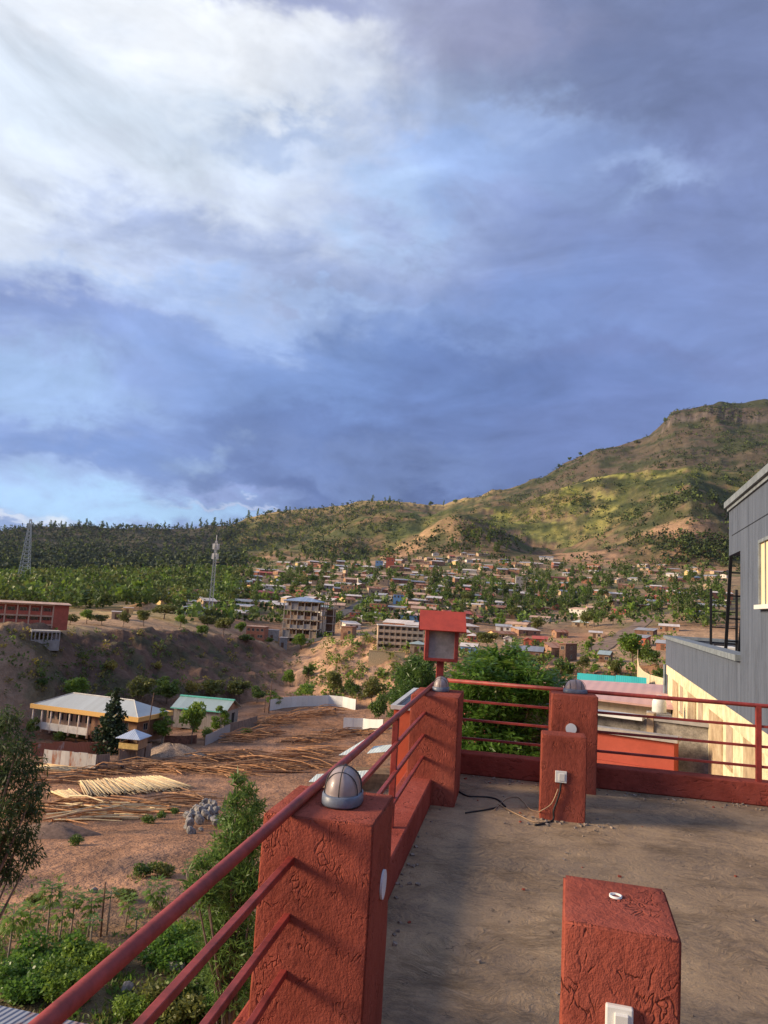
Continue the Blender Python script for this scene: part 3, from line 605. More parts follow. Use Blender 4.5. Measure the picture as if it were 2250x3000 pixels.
# bulkhead lights
M_GLASS = bpy.data.materials.new('frosted_glass'); M_GLASS.use_nodes = True; _N = NT(M_GLASS.node_tree); _N.n.clear()
_p = _N.new('ShaderNodeBsdfPrincipled'); _tc = _N.new('ShaderNodeTexCoord').outputs['Object']
_N.put(_p.inputs['Base Color'], _N.ramp(_N.noise(_tc, 14, 4, .6), [(.3, (.30, .235, .215)), (.7, (.50, .40, .36))]))
_p.inputs['Roughness'].default_value = .42; _p.inputs['Transmission Weight'].default_value = .25; _p.inputs['Coat Weight'].default_value = .1
_o = _N.new('ShaderNodeOutputMaterial'); _N.l.new(_p.outputs[0], _o.inputs[0])
M_GREY = mat('grey_enamel', (.13, .15, .19), rough=.45, var=.2, scale=20, spec=.5); M_WIREC = mat('cage_wire', (.06, .055, .055), rough=.5)
def bulkhead(x, y, z, rz, label):
    t = thing('bulkhead_light', (x, y, z), rz, label, 'lamp', 'caged bulkhead lights on the pillar tops')
    L, W = .112, .075; n = 40
    def sup(a, rx, ry, e=.8): c, s = math.cos(a), math.sin(a); return rx*math.copysign(abs(c)**e, c), ry*math.copysign(abs(s)**e, s)
    b = MB(); b.smooth = True; prof = [(1.0, 0), (1.02, .006), (1.0, .034), (.93, .040), (.86, .038)]; vs = []; fs = []
    for k, (q, h) in enumerate(prof):
        for j in range(n): u_, v_ = sup(2*PI*j/n, L*q, W*q); vs.append((u_, v_, h))
    for k in range(len(prof)-1):
        for j in range(n): fs.append((k*n+j, k*n+(j+1) % n, (k+1)*n+(j+1) % n, (k+1)*n+j))
    fs.append(tuple(range(n-1, -1, -1))); fs.append(tuple(4*n+j for j in range(n))); b.add(vs, fs); b.build('base_ring', M_GREY, t)
    b = MB(); b.smooth = True; vs = []; fs = []; K = 12
    for k in range(K):
        ph = PI/2*k/K; q = .87*math.cos(ph)**.75; h = .036+.092*math.sin(ph)
        for j in range(n): u_, v_ = sup(2*PI*j/n, L*q, W*q, .85); vs.append((u_, v_, h))
    vs.append((0, 0, .128))
    for k in range(K-1):
        for j in range(n): fs.append((k*n+j, k*n+(j+1) % n, (k+1)*n+(j+1) % n, (k+1)*n+j))
    for j in range(n): fs.append(((K-1)*n+j, (K-1)*n+(j+1) % n, K*n))
    b.add(vs, fs); b.build('glass_dome', M_GLASS, t)
    b = MB(); b.smooth = True
    for fx in (-.55, 0, .55):
        pts = []
        for k in range(17):
            a = PI*k/16; w_ = math.sqrt(max(0, 1-fx*fx)); pts.append((fx*L*.9, -math.cos(a)*W*.93*w_**.6, .037+.096*math.sin(a)**.8*w_))
        b.tube(pts, .0022, 6)
    pts = []
    for k in range(21): a = PI*k/20; pts.append((-math.cos(a)*L*.93, 0, .037+.097*math.sin(a)**.8))
    b.tube(pts, .0022, 6); b.build('wire_cage', M_WIREC, t)
    b = MB(); b.cbox((L*1.01, 0, .018), .012, .016, .036); b.build('clip', M_GREY, t)
    return t
p = plane_y(998, 2350, 2.80)
pa = at(1000, 2353, 1); d_ = ray(1000, 2353); k_ = (HP-EYE)/d_[2]; c1 = EYEP+d_*k_
bulkhead(c1[0], c1[1]+.02, HP+.002, PI/2+.06, 'caged frosted dome light on the nearest rail pillar')
d_ = ray(1294, 2022); c2 = EYEP+d_*((HP-EYE)/d_[2]); bulkhead(c2[0], min(c2[1]+.05, 6.85), HP+.002, PI/2-.05, 'small dome light on the corner pillar at the foot of the lantern')
d_ = ray(1681, 2026); c3 = EYEP+d_*((HP-EYE)/d_[2]); bulkhead(c3[0], yy(.58, 7.62), HP+.002, .04, 'broad dome light seen side on, on the far pillar')

# the little roofed lantern on its post
def lantern():
    base = at(1287, 2000, 7.35); x, y = base[0], base[1]
    t = thing('roofed_lantern', (x, y, .2), R(9), 'red roofed lantern box with a grey panel on a post at the terrace corner', 'lantern')
    s = F_PX/7.35; zt = lambda py: at(1290, py, 7.35)[2]-.2
    zb, ztop = zt(1936), zt(1843); b = MB(); b.box(-.035, .035, -.03, .03, -.02, zb); b.build('post', M_STEEL, t, bevel=.003)
    W, D = .162, .10; b = MB(); H1 = zb+.335
    th = .038
    b.box(-W, W, -D, D, zb, zb+.03); b.box(-W, W, -D, D, H1-.02, H1)
    for sx in (-1, 1):
        for sy in (-1, 1): b.box(min(sx*W, sx*(W-th)), max(sx*W, sx*(W-th)), min(sy*D, sy*(D-th)), max(sy*D, sy*(D-th)), zb+.03, H1-.02)
    b.box(-W, -W+.008, -D+th, D-th, zb+.03, H1-.02); b.box(W-.008, W, -D+th, D-th, zb+.03, H1-.02); b.box(-W+th, W-th, D-.012, D-.004, zb+.03, H1-.02)
    b.build('frame', M_STEEL, t, bevel=.003)
    g_ = MB(); g_.box(-W+th, W-th, -D+.014, -D+.020, zb+.03, H1-.02); g_.build('panel', mat('grey_panel', (.27, .25, .235), rough=.6, var=.25, scale=6), t)
    rf = MB(); zr = H1+.15; ov = .225
    rf.slab([(-ov, -.205, H1-.035), (ov, -.205, H1-.035), (ov, 0, zr), (-ov, 0, zr)], .012)
    rf.slab([(-ov, .205, H1-.035), (ov, .205, H1-.035), (ov, .0, zr+.001), (-ov, .0, zr+.001)], .012)
    rf.build('roof', mat('red_painted_board', (.45, .060, .030), rough=.5, var=.12, scale=12, bump=.2, spec=.4), t)
    gm = MB(); gm.add([(W-.01, -.17, H1-.02), (W-.01, .17, H1-.02), (W-.01, 0, zr-.03), (W-.004, -.17, H1-.02), (W-.004, .17, H1-.02), (W-.004, 0, zr-.03)], [(0, 2, 1), (3, 4, 5), (0, 1, 4, 3), (1, 2, 5, 4), (2, 0, 3, 5)])
    gm.build('gable', M_STEEL, t)
lantern()

# cables lying on the terrace
def on_floor(px, py, z=.006):
    d = ray(px, py); return EYEP+d*((z-EYE)/d[2])
def cable(pts, r, m_, label, name='cable'):
    c = []
    P_ = [Vector(on_floor(*p)) if len(p) == 2 else Vector(p) for p in pts]
    for i in range(len(P_)-1):
        p0, p1, p2, p3 = P_[max(i-1, 0)], P_[i], P_[i+1], P_[min(i+2, len(P_)-1)]
        for k in range(6):
            u = k/6; c.append(.5*((2*p1)+(p2-p0)*u+(2*p0-5*p1+4*p2-p3)*u*u+(3*p1-p0-3*p2+p3)*u**3))
    c.append(P_[-1]); b = MB(); b.smooth = True; b.tube(c, r, 6); tag(b.build(name, m_), label, 'cable')
sw = plane_y(1643, 2293, 6.345)
def c5(x, y): return (1150+x/2.552, 1750+y/2.552)
cable([c5(492, 1450), c5(560, 1485), c5(640, 1490), c5(720, 1495), c5(790, 1515), c5(845, 1565)], .008, M_DARK, 'thick black cable curving over the cement from the corner pillar')
cable([c5(545, 1612), c5(620, 1600), c5(700, 1588), c5(780, 1570)], .007, M_DARK, 'short dark cable end lying on the terrace near the corner pillar')
cable([c5(760, 1590), c5(800, 1550), c5(850, 1505), c5(930, 1492), c5(980, 1530), c5(1030, 1585), c5(1110, 1606), (sw[0]-.16, 6.345, .06), (sw[0]-.07, 6.342, .13), (sw[0]-.02, 6.342, sw[2]-.05)], .004, M_WIRE, 'pale thin wire looping up to the switch on the short post')
cable([c5(790, 1545), c5(860, 1585), c5(960, 1635), c5(1060, 1678), c5(1180, 1680)], .004, M_WIRE, 'pale thin wire running straight to the foot of the short post')
cable([tuple(sw), (sw[0]-.006, 6.34, sw[2]-.07), (sw[0]-.03, 6.345, sw[2]-.16), (sw[0]-.05, 6.34, .08), (sw[0]-.055, 6.33, .008), c5(1120, 1695), c5(1065, 1703)], .009, M_DARK, 'frayed black flex hanging from the switch on the short post')

# red block and its glass roof edge beyond the left parapet
A_ = plane_y(1146, 2067, 7.25); t = thing('stair_block', (A_[0]+.58, 7.30, -1), 0, 'bright red stair block with a pale rim outside the left parapet', 'building')
b = MB(); ztp = A_[2]
b.box(-.55, -.02, -.05, 1.55, -13, ztp+1-.03); b.build('wall', mat('bright_red_render', (.50, .105, .05), var=.08, scale=2, bump=.2), t)
b = MB(); z1 = ztp+1
b.box(-.58, .01, -.08, -.03, z1-.028, z1+.01); b.box(-.58, .01, 1.53, 1.58, z1-.028, z1+.01); b.box(-.58, -.53, -.03, 1.53, z1-.028, z1+.01); b.box(-.04, .01, -.03, 1.53, z1-.028, z1+.01)
b.build('rim', mat('pale_rim', (.55, .55, .52), rough=.5), t)
b = MB(); b.box(-.53, -.04, -.03, 1.53, z1-.028, z1-.012); b.build('roof_light', mat('dark_glazing', (.05, .07, .07), rough=.2, spec=.6), t)

def grit():                                              # bits of broken plaster and stone along the kerbs
    rg = random.Random(8); b = MB()
    for k in range(0, 520, 2):
        if k < 200: x, y = rg.uniform(-.64, 2.6), 7.66-abs(rg.gauss(0, .12)); y += SK*x
        elif k < 330: x, y = -.64+abs(rg.gauss(0, .07)), rg.uniform(1.2, 7.6)
        elif k < 430: x, y = .43+rg.gauss(0, .25), 6.33+rg.gauss(0, .12)
        else: x, y = rg.uniform(-.5, 2.4), rg.uniform(2.2, 7.4)
        if .25 < x < .61 and 6.35 < y < 6.62: continue
        s = rg.uniform(.003, .011)*(1.3 if k < 430 else 1); b.mat(rg.choice([0]*9+[1])); b.cbox((x, y, s*.4), s*2, s*1.5, s, rg.uniform(0, 3), rg.uniform(-.4, .4), rg.uniform(-.4, .4))
    tag(b.build('grit', [mat('cement_grit', (.30, .24, .19), var=.4, scale=30), M_PL]), 'crumbs of cement and red plaster scattered on the terrace floor', 'grit', None, 'stuff')
grit()
# ------------------------------------------------------------------ neighbours, yard and town
def onz(px, py, z):
    d = ray(px, py); return EYEP+d*((z-EYE)/d[2])
M_CREAM = plaster('cream_render', (.78, .66, .42), worm=.15, stretch=(1, 1, .6), scale=5, dist=.02); M_TAN = plaster('tan_render', (.50, .37, .23), worm=.15, scale=5, dist=.02)
M_GREYW = None
def grey_render():
    m_ = bpy.data.materials.new('grey_render'); m_.use_nodes = True; N = NT(m_.node_tree); N.n.clear()
    tc = N.new('ShaderNodeTexCoord').outputs['Object']; v = N.mapping(tc, (2.2, 2.2, .18))
    st = N.noise(v, 2.2, 6, .7); fi = N.noise(tc, 16, 5, .7); mid = N.noise(tc, 1.3, 5, .6)
    c = N.ramp(st, [(.32, (.055, .070, .098)), (.52, (.090, .110, .148)), (.7, (.112, .135, .178))])
    gr = N.math('SUBTRACT', 1, N.math('MULTIPLY', N.math('ABSOLUTE', N.math('SUBTRACT', N.noise(N.mapping(tc, (1.6, 1.6, .10)), 3.2, 3, .6), .5)), 60, clamp=True))
    gr = N.math('MULTIPLY', gr, N.math('MULTIPLY', N.math('SUBTRACT', mid, .47), 10, clamp=True))
    c = N.mix(N.math('MULTIPLY', gr, .4), c, (.045, .052, .07))
    p = N.new('ShaderNodeBsdfPrincipled'); N.put(p.inputs['Base Color'], c); p.inputs['Roughness'].default_value = .8
    b = N.new('ShaderNodeBump'); b.inputs['Strength'].default_value = .8; b.inputs['Distance'].default_value = .02
    N.put(b.inputs['Height'], N.math('ADD', N.math('MULTIPLY', st, .8), N.math('ADD', N.math('MULTIPLY', fi, .35), N.math('MULTIPLY', gr, -.6)))); N.l.new(b.outputs[0], p.inputs['Normal'])
    o = N.new('ShaderNodeOutputMaterial'); N.l.new(p.outputs[0], o.inputs[0]); return m_
M_GREYW = grey_render()
M_GTRIM = mat('grey_coping', (.20, .23, .25), rough=.7, var=.2, scale=5, bump=.2)
M_BLACK = mat('black_steel', (.018, .018, .02), rough=.5); M_GLZ = mat('dark_window', (.03, .035, .045), rough=.15, var=.3, scale=.6, spec=.7)
M_GAP = mat('dark_opening', (.035, .028, .024), rough=.9)

def grey_building():
    # wall plane: foot of the perpendicular from the eye is 2.9 m to the right; s runs along the wall, away from the camera
    phi = R(5.95); dv = np.array([math.sin(phi), math.cos(phi)]); nv = np.array([math.cos(phi), -math.sin(phi)]); p0 = nv*2.9
    t = thing('grey_building', (p0[0], p0[1], -13), -phi, 'tall grey and cream rendered building on the right, black ladder on its lower roof', 'building')
    # local x = to the right (depth of the house), local y = away from the camera, origin at the foot
    def sz(px, py):                                      # photo pixel -> (s, z local) on the wall plane
        d = ray(px, py); k = 2.9/(d[0]*nv[0]+d[1]*nv[1]); q = EYEP+d*k; return float(q[0]*dv[0]+q[1]*dv[1]), float(q[2]+13)
    S0 = 9.6
    sf, zr = sz(1951, 1868); s_up, _ = sz(2169, 1800); s_tip, _ = sz(2136, 1550)
    zc = sz(1975, 1963)[1]; zrn = sz(2168, 1942)[1]; zr = (zr+zrn)/2
    zt = sz(2135, 1500)[1]; zo = sz(2137, 1628)[1]
    print('grey', sf, zr, s_up, s_tip, zc, zt, zo)
    b = MB(); b.box(0, .30, S0, sf, zc, zr); b.box(0, .30, S0, s_up, zr+.001, zt); b.box(0, .30, s_up, s_tip, zo, zt)
    b.box(.30, 9, s_up-.25, s_up, zr-.3, zt-.02)          # end wall of the upper storey
    b.box(.30, 9, s_up, s_tip-.01, zo+.01, zo+.20); b.box(.30, 9, s_tip-.25, s_tip-.01, zo+.2, zt-.01)
    b.box(.30, 9, sf-.30, sf-.01, zc+.02, zr-.002); b.box(8.7, 9, s_up, sf-.3, zc, zr-.004)
    b.box(.30, 9, S0, S0+.3, 0, zt-.03)
    b.box(0.02, .4, sf-.42, sf-.002, 0, zc-.002)
    b.build('wall', M_GREYW, t)
    b = MB(); b.box(.31, 8.7, s_up, sf-.31, zr-1.0, zr-.85); b.build('roof_deck', mat('roof_screed', (.17, .18, .20), var=.3, scale=.8), t)
    b = MB(); b.box(-.10, .36, s_up-.002, sf+.10, zr+.001, zr+.13); b.box(.36, 9.1, sf-.36, sf+.10, zr+.001, zr+.13); b.build('coping', M_GTRIM, t)
    b = MB(); b.box(-.10, 9.2, S0, s_tip+.08, zt+.08, zt+.22); b.box(-.04, 9.1, S0, s_tip+.04, zt+.001, zt+.08); b.build('roof', M_GTRIM, t)
    # cream lower wall, its stripes as raised pilasters and recessed tan bands
    b = MB(); b.box(.06, .36, S0, sf-.43, 0, zc-.002); b.build('cream_wall', M_CREAM, t)
    b = MB(); b.box(0.0, .059, S0, sf-.43, zc-.38, zc-.003); b.build('band', M_CREAM, t)
    def stripe(xa, xb, y, mt, nm, o=.03, ztop=None, zbot=0):
        s1, s2 = sz(xa, y)[0], sz(xb, y)[0]; b = MB(); b.box(.06-o, .059, s2, s1, zbot, (ztop or zc-.381)); return b.build(nm, mt, t)
    for xa, xb, y in ((1967, 1982, 2050), (2011, 2033, 2100), (2073, 2110, 2150), (2172, 2212, 2200), (2262, 2330, 2300)):
        stripe(xa, xb, y, M_TAN, 'tan_pilaster')
    for xa, xb, ya, yb in ((1987, 1995, 1985, 2083), (2040, 2052, 2018, 2145), (2121, 2138, 2075, 2232)):
        s1, zb = sz(xa, yb); s2, _ = sz(xb, yb); _, za = sz(xb, ya)
        b = MB(); b.box(.045, .058, s2, s1, zb, min(za, zc-.39)); o = b.build('recess', mat('buff_recess', (.44, .34, .24)), t)
        b = MB(); b.box(.02, .07, s2-.03, s1+.03, zb-.08, zb-.001); b.build('sill', M_TAN, o)
    for xa, xb, ya, yb in ((1970, 1980, 2143, 2250), (2013, 2032, 2200, 2300)):
        s1, za = sz(xa, ya); s2, zb = sz(xb, yb)
        b = MB(); b.box(.01, .028, s2, s1, zb-1, za); b.build('window', M_GLZ, t)
    # upper window
    s1, za = sz(2231, 1592); s2, zb = sz(2300, 1768)
    b = MB(); b.box(-.006, .02, s2, s1, zb, za); w_ = b.build('window', mat('cream_shutter', (.80, .62, .38), var=.05), t)
    b = MB(); b.box(-.12, .03, s2, s1+.08, zb-.08, zb-.002); b.build('sill', M_WHITE, w_); b = MB(); b.box(-.05, .02, s1+.001, s1+.06, zb, za+.06); b.box(-.05, .02, s2, s1, za+.001, za+.06); b.box(-.025, -.007, s1-.42, s1-.38, zb, za); b.build('frame', M_GTRIM, w_)
    # a score line and a downpipe at the far corner
    b = MB(); b.box(-.004, .003, S0, s_tip-.4, zo+.42, zo+.44); b.build('joint', M_BLACK, t)
    b = MB(); b.smooth = True; b.tube([(-.06, sf-.25, 0), (-.06, sf-.25, zc)], .05, 8); b.build('downpipe', M_GTRIM, t)
    # black steel ladder and a white tank on the lower roof
    l = thing('steel_stair', tuple(np.append(p0+dv*(s_up+8.6)+nv*1.05, zr-.86-13)), -phi, 'black steel stair frame on the lower grey roof against the upper wall', 'stair')
    b = MB(); hh = 4.4
    for x_ in (-.45, .30): b.bar((x_, 0, 0), (x_, 0, hh*.62), .07)
    b.bar((.30, 0, 0), (.45, -1.6, hh+.3), .09); b.bar((-.05, .05, 0), (-.1, -1.9, hh+.5), .09)
    for k in range(6): b.bar((.30+.015*k, -.27*k, .4+k*hh/6.3), (-.05, -.27*k, .4+k*hh/6.3), .05)
    for k in range(4): b.bar((-.45, 0, .5+k*.5), (.30, 0, .5+k*.5), .035)
    b.build('frame', M_BLACK, l)
    w_ = thing('roof_tank', tuple(np.append(p0+dv*(s_up+9.5)+nv*.95, at(2126, 1893, 27)[2]-.75)), -phi, 'white box tank beside the black stair on the grey roof', 'tank')
    b = MB(); b.box(-.5, .5, -.4, .4, 0, .75); b.build('body', M_WHITE, w_, bevel=.03); b = MB(); b.box(-.15, .15, -.15, .15, .75, .80); b.build('lid', M_DARK, w_)
grey_building()

# ---- small house kit
WM = {'mud': mat('mud_wall', (.36, .20, .12), var=.3, scale=1.2), 'tan': mat('tan_wall', (.50, .36, .23), var=.2, scale=1), 'white': mat('whitewash', (.70, .65, .56), var=.15, scale=1),
      'red': mat('red_wall', (.50, .13, .08), var=.15, scale=1), 'blue': mat('blue_wall', (.18, .34, .55), var=.15, scale=1), 'brick': mat('brick_wall', (.38, .16, .10), var=.3, scale=3),
      'grey': mat('concrete_wall', (.33, .31, .29), var=.2, scale=1), 'yellow': mat('yellow_wall', (.62, .45, .20), var=.15, scale=1), 'brown': mat('brown_wall', (.20, .115, .075), var=.3, scale=2), 'green': mat('green_wall', (.28, .45, .30), var=.1)}
RM = {'tin': corrugated('tin_roof', (.50, .48, .45), c2=(.38, .35, .32)), 'pale': corrugated('pale_roof', (.76, .66, .56), c2=(.64, .54, .45), metal=.1), 'rust': corrugated('rust_roof', (.36, .19, .12), rust=.5, metal=0, rough=.8),
      'red': corrugated('red_roof', (.50, .10, .06), metal=0, rough=.6), 'grey': corrugated('grey_roof', (.27, .28, .30), metal=.1), 'blue': corrugated('blue_roof', (.30, .38, .50), metal=.1),
      'peach': corrugated('peach_roof', (.60, .38, .26), metal=0, rough=.7), 'teal': corrugated('teal_roof', (.05, .50, .42), metal=0, rough=.5, ridge=.2), 'green': corrugated('green_grey_roof', (.42, .50, .46), c2=(.36, .43, .40), metal=.3), 'mint': corrugated('mint_sheet', (.68, .74, .66), metal=.05, rough=.6)}
M_DOOR = mat('plank_door', (.16, .09, .055), var=.3, scale=4); M_FR = mat('window_frame', (.45, .38, .30), var=.1)
def add_window(parent, x, y, z, w, h, rz=0, fr=None, pane=None):   # centre on the wall face, facing local -y turned by rz
    b = MB(); f = .07
    b.box(-w/2-f, w/2+f, -.05, .03, h/2, h/2+f); b.box(-w/2-f, w/2+f, -.07, .03, -h/2-f, -h/2); b.box(-w/2-f, -w/2, -.05, .03, -h/2, h/2); b.box(w/2, w/2+f, -.05, .03, -h/2, h/2); b.box(-.02, .02, -.045, .02, -h/2, h/2)
    o = b.build('window', fr or M_FR, parent, (x, y, z), (0, 0, rz)); b = MB(); b.box(-w/2, w/2, -.02, .02, -h/2, h/2); b.build('pane', pane or M_GLZ, o); return o
def add_door(parent, x, y, w=.9, h=2.0, rz=0, m_=None):
    b = MB(); b.box(-w/2, w/2, -.05, .02, 0, h); b.box(-w/2-.08, -w/2, -.07, .02, 0, h+.08); b.box(w/2, w/2+.08, -.07, .02, 0, h+.08); return b.build('door', m_ or M_DOOR, parent, (x, y, .02), (0, 0, rz))
def roof_mesh(kind, w, d, h, pitch, ov=.35, th=.07):
    b = MB(); W, D = w/2+ov, d/2+ov
    if kind == 'flat': b.box(-W+.15, W-.15, -D+.15, D-.15, h, h+.18)
    elif kind == 'shed':
        b.slab([(-W, -D, h), (W, -D, h), (W, D, h+pitch), (-W, D, h+pitch)], th)
    elif kind == 'gable':
        b.slab([(-W, -D, h), (W, -D, h), (W, 0, h+pitch), (-W, 0, h+pitch)], th); b.slab([(-W, D, h), (W, D, h), (W, .0, h+pitch+.002), (-W, .0, h+pitch+.002)], th)
    elif kind == 'gable_y':
        b.slab([(-W, -D, h), (-W, D, h), (0, D, h+pitch), (0, -D, h+pitch)], th); b.slab([(W, -D, h), (W, D, h), (.0, D, h+pitch+.002), (.0, -D, h+pitch+.002)], th)
    else:                                                # hip, pyramid
        L = 0 if kind == 'pyramid' else max(0, W-D)
        v = [(-W, -D, h), (W, -D, h), (W, D, h), (-W, D, h), (-L, 0, h+pitch), (L, 0, h+pitch), (-W, -D, h-th), (W, -D, h-th), (W, D, h-th), (-W, D, h-th)]
        b.add(v, [(0, 1, 5, 4), (2, 3, 4, 5), (1, 2, 5), (3, 0, 4), (0, 6, 7, 1), (1, 7, 8, 2), (2, 8, 9, 3), (3, 9, 6, 0), (9, 8, 7, 6)])
    return b
def wall_mesh(kind, w, d, h, pitch, base=1.2):
    b = MB(); b.box(-w/2, w/2, -d/2, d/2, -base, h-.075 if kind != 'flat' else h-.002)
    if kind == 'gable':
        for s in (-1, 1):
            x0, x1 = (w/2-.15, w/2-.002) if s > 0 else (-w/2+.002, -w/2+.15)
            b.add([(x0, -d/2, h-.08), (x0, d/2, h-.08), (x0, 0, h+pitch-.10), (x1, -d/2, h-.08), (x1, d/2, h-.08), (x1, 0, h+pitch-.10)], [(0, 2, 1), (3, 4, 5), (0, 1, 4, 3), (1, 2, 5, 4), (2, 0, 3, 5)])
    if kind == 'gable_y':
        for y0, y1 in ((-d/2+.002, -d/2+.15), (d/2-.15, d/2-.002)):
            b.add([(-w/2, y0, h-.08), (w/2, y0, h-.08), (0, y0, h+pitch-.10), (-w/2, y1, h-.08), (w/2, y1, h-.08), (0, y1, h+pitch-.10)], [(0, 1, 2), (3, 5, 4), (0, 3, 4, 1), (1, 4, 5, 2), (2, 5, 3, 0)])
    if kind == 'shed': b.box(-w/2+.01, w/2-.01, 0, d/2-.01, h-.08, h+pitch*.45-.09); b.box(-w/2+.012, w/2-.012, d/2-.3, d/2-.012, h-.08, h+pitch*.85-.1)
    return b
def house(c, w, d, h, rz, kind, wall, roof, pitch=None, label=None, cat='house', group=None, doors=1, wins=2, side=1, storeys=1, name='house', base=1.2):
    t = thing(name, c, rz, label, cat, group); pitch = pitch if pitch is not None else (.35*d/2 if kind != 'shed' else .14*d)
    wall_mesh(kind, w, d, h, pitch, base).build('wall', WM[wall], t); roof_mesh(kind, w, d, h, pitch).build('roof', RM[roof], t)
    for s in range(storeys):
        z = s*h/storeys; zh = h/storeys
        if s == 0 and doors: add_door(t, -w*.12, -d/2, .95, min(2.05, zh*.78))
        n = wins+(1 if s else 0)
        for k in range(n):
            x = -w/2+w*(k+.5)/n
            if s == 0 and doors and abs(x+w*.12) < 1.1: x += 1.5 if x > -w*.12 else -1.3
            if abs(x)+.6 < w/2: add_window(t, x, -d/2, z+zh*.55, .95, min(1.1, zh*.4))
        if side: add_window(t, (w/2), 0, z+zh*.55, .9, 1.0, PI/2); 
        if side: add_window(t, (-w/2), 0, z+zh*.55, .9, 1.0, -PI/2)
    return t
def face(px):                                            # rotation that turns a house front to the eye
    return -azel(px, 1770)[0]
def base_at(px, py, rmin=40):
    p = hit(px, py, rmin); return None if p is None else np.array(p)
PLACED = []                                              # x, y, radius of everything big already standing
def claim(p, r): PLACED.append((p[0], p[1], r))
def free(p, r): return all((p[0]-a)**2+(p[1]-b)**2 > (r+c)**2 for a, b, c in PLACED)

def hand_house(px, py, wpx, hpx, d, kind, wall, roof, label, turn=0, **kw):   # base centre px, py; width and wall height in photo pixels
    p = base_at(px, py, kw.pop('rmin', 60)); r = math.hypot(p[0], p[1])
    w = wpx*r/F_PX; h = hpx*r/F_PX; rz = face(px)+R(turn); w_ = w/max(.6, math.cos(R(turn)))-d*abs(math.sin(R(turn)))*.6; w_ = max(w_, w*.5)
    c = p+np.array([-math.sin(-rz)*0, 0, 0]); fwd = np.array([p[0], p[1], 0])/r; c = p+fwd*d/2; c[2] = p[2]
    claim(c, max(w_, d)*.55)
    return house(c, w_, d, h, rz, kind, wall, roof, label=label, **kw)

# ---- red school block with arcades
def school():
    p = base_at(95, 1836, 150); r = math.hypot(p[0], p[1]); p = np.array([p[0]*(r+7)/r, p[1]*(r+7)/r, p[2]]); r += 7; s = r/F_PX
    t = thing('school_block', p, face(90)+R(4), 'long red three storey block with cream bands and rows of dark windows', 'building'); claim(p, 14)
    L = 34.; x1 = 84*s; x0 = x1-L; fh = 23*s; H = fh*2.45; z0 = -1.0
    b = MB(); b.box(x0, x1, .9, 6, z0, H); b.box(x1-3.2, x1, 0, .9, z0, H-.01)
    b.build('wall', WM['red'], t)
    b = MB(); b.add([(x0-.5, -.7, H), (x1+.5, -.7, H), (x1+.5, 6.5, H+.3), (x0-.5, 6.5, H+.3), (x0-.5, -.7, H-.12), (x1+.5, -.7, H-.12), (x1+.5, 6.5, H+.18), (x0-.5, 6.5, H+.18)], [(0, 1, 2, 3), (7, 6, 5, 4), (0, 4, 5, 1), (1, 5, 6, 2), (2, 6, 7, 3), (3, 7, 4, 0)])
    b.build('roof', RM['peach'], t)
    n = 12; bay = (L-3.4)/n; mc = mat('cream_band', (.66, .42, .28))
    for k in range(3):
        z = H-.45-k*fh; b = MB(); b.box(x0, x1-3.21, -.05, .88, z-.15-(fh-1.6 if 0 else .35), z-.15) if k else b.box(x0, x1-3.21, -.05, .88, z, z+.43); b.build('band', mc, t)
    for k in range(n+1):
        x = x0+k*bay; b = MB(); b.box(x-.16, x+.16, -.08, .24, z0, H-.47); b.build('column', mc, t)
    for f_ in range(3):
        zc = H-.45-f_*fh-fh*.52
        for k in range(n): add_window(t, x0+(k+.5)*bay, .90, zc, bay*.55, fh*.46)
    for f_ in range(1, 3):
        z = H-.45-f_*fh; b = MB(); b.box(x0, x1-3.21, -.04, .02, z-.13, z+.75); b.build('parapet', WM['red'], t)
school()

def concrete_shell():
    p = base_at(130, 1877, 120); r = math.hypot(p[0], p[1]); s = r/F_PX
    t = thing('concrete_shell', p, face(130)+R(6), 'small grey concrete shell with open bays on the brown slope below the red school', 'building'); claim(p, 6)
    W = 70*s; H = 27*s; mg = WM['grey']
    b = MB(); b.box(-W/2, W/2, -1.6, 2.5, H-.35, H); b.build('roof', mat('pale_concrete', (.48, .43, .36)), t); b = MB(); b.box(-W/2, W/2, -1.6, 2.5, -2, .25); b.box(-W/2, W/2, 2.2, 2.5, .25, H-.36); b.build('wall', mg, t)
    for k in range(8): b = MB(); x = -W/2+W*k/7; x = min(max(x, -W/2+.12), W/2-.12); b.box(x-.12, x+.12, -1.55, -1.3, .25, H-.36); b.build('column', mg, t)
concrete_shell()

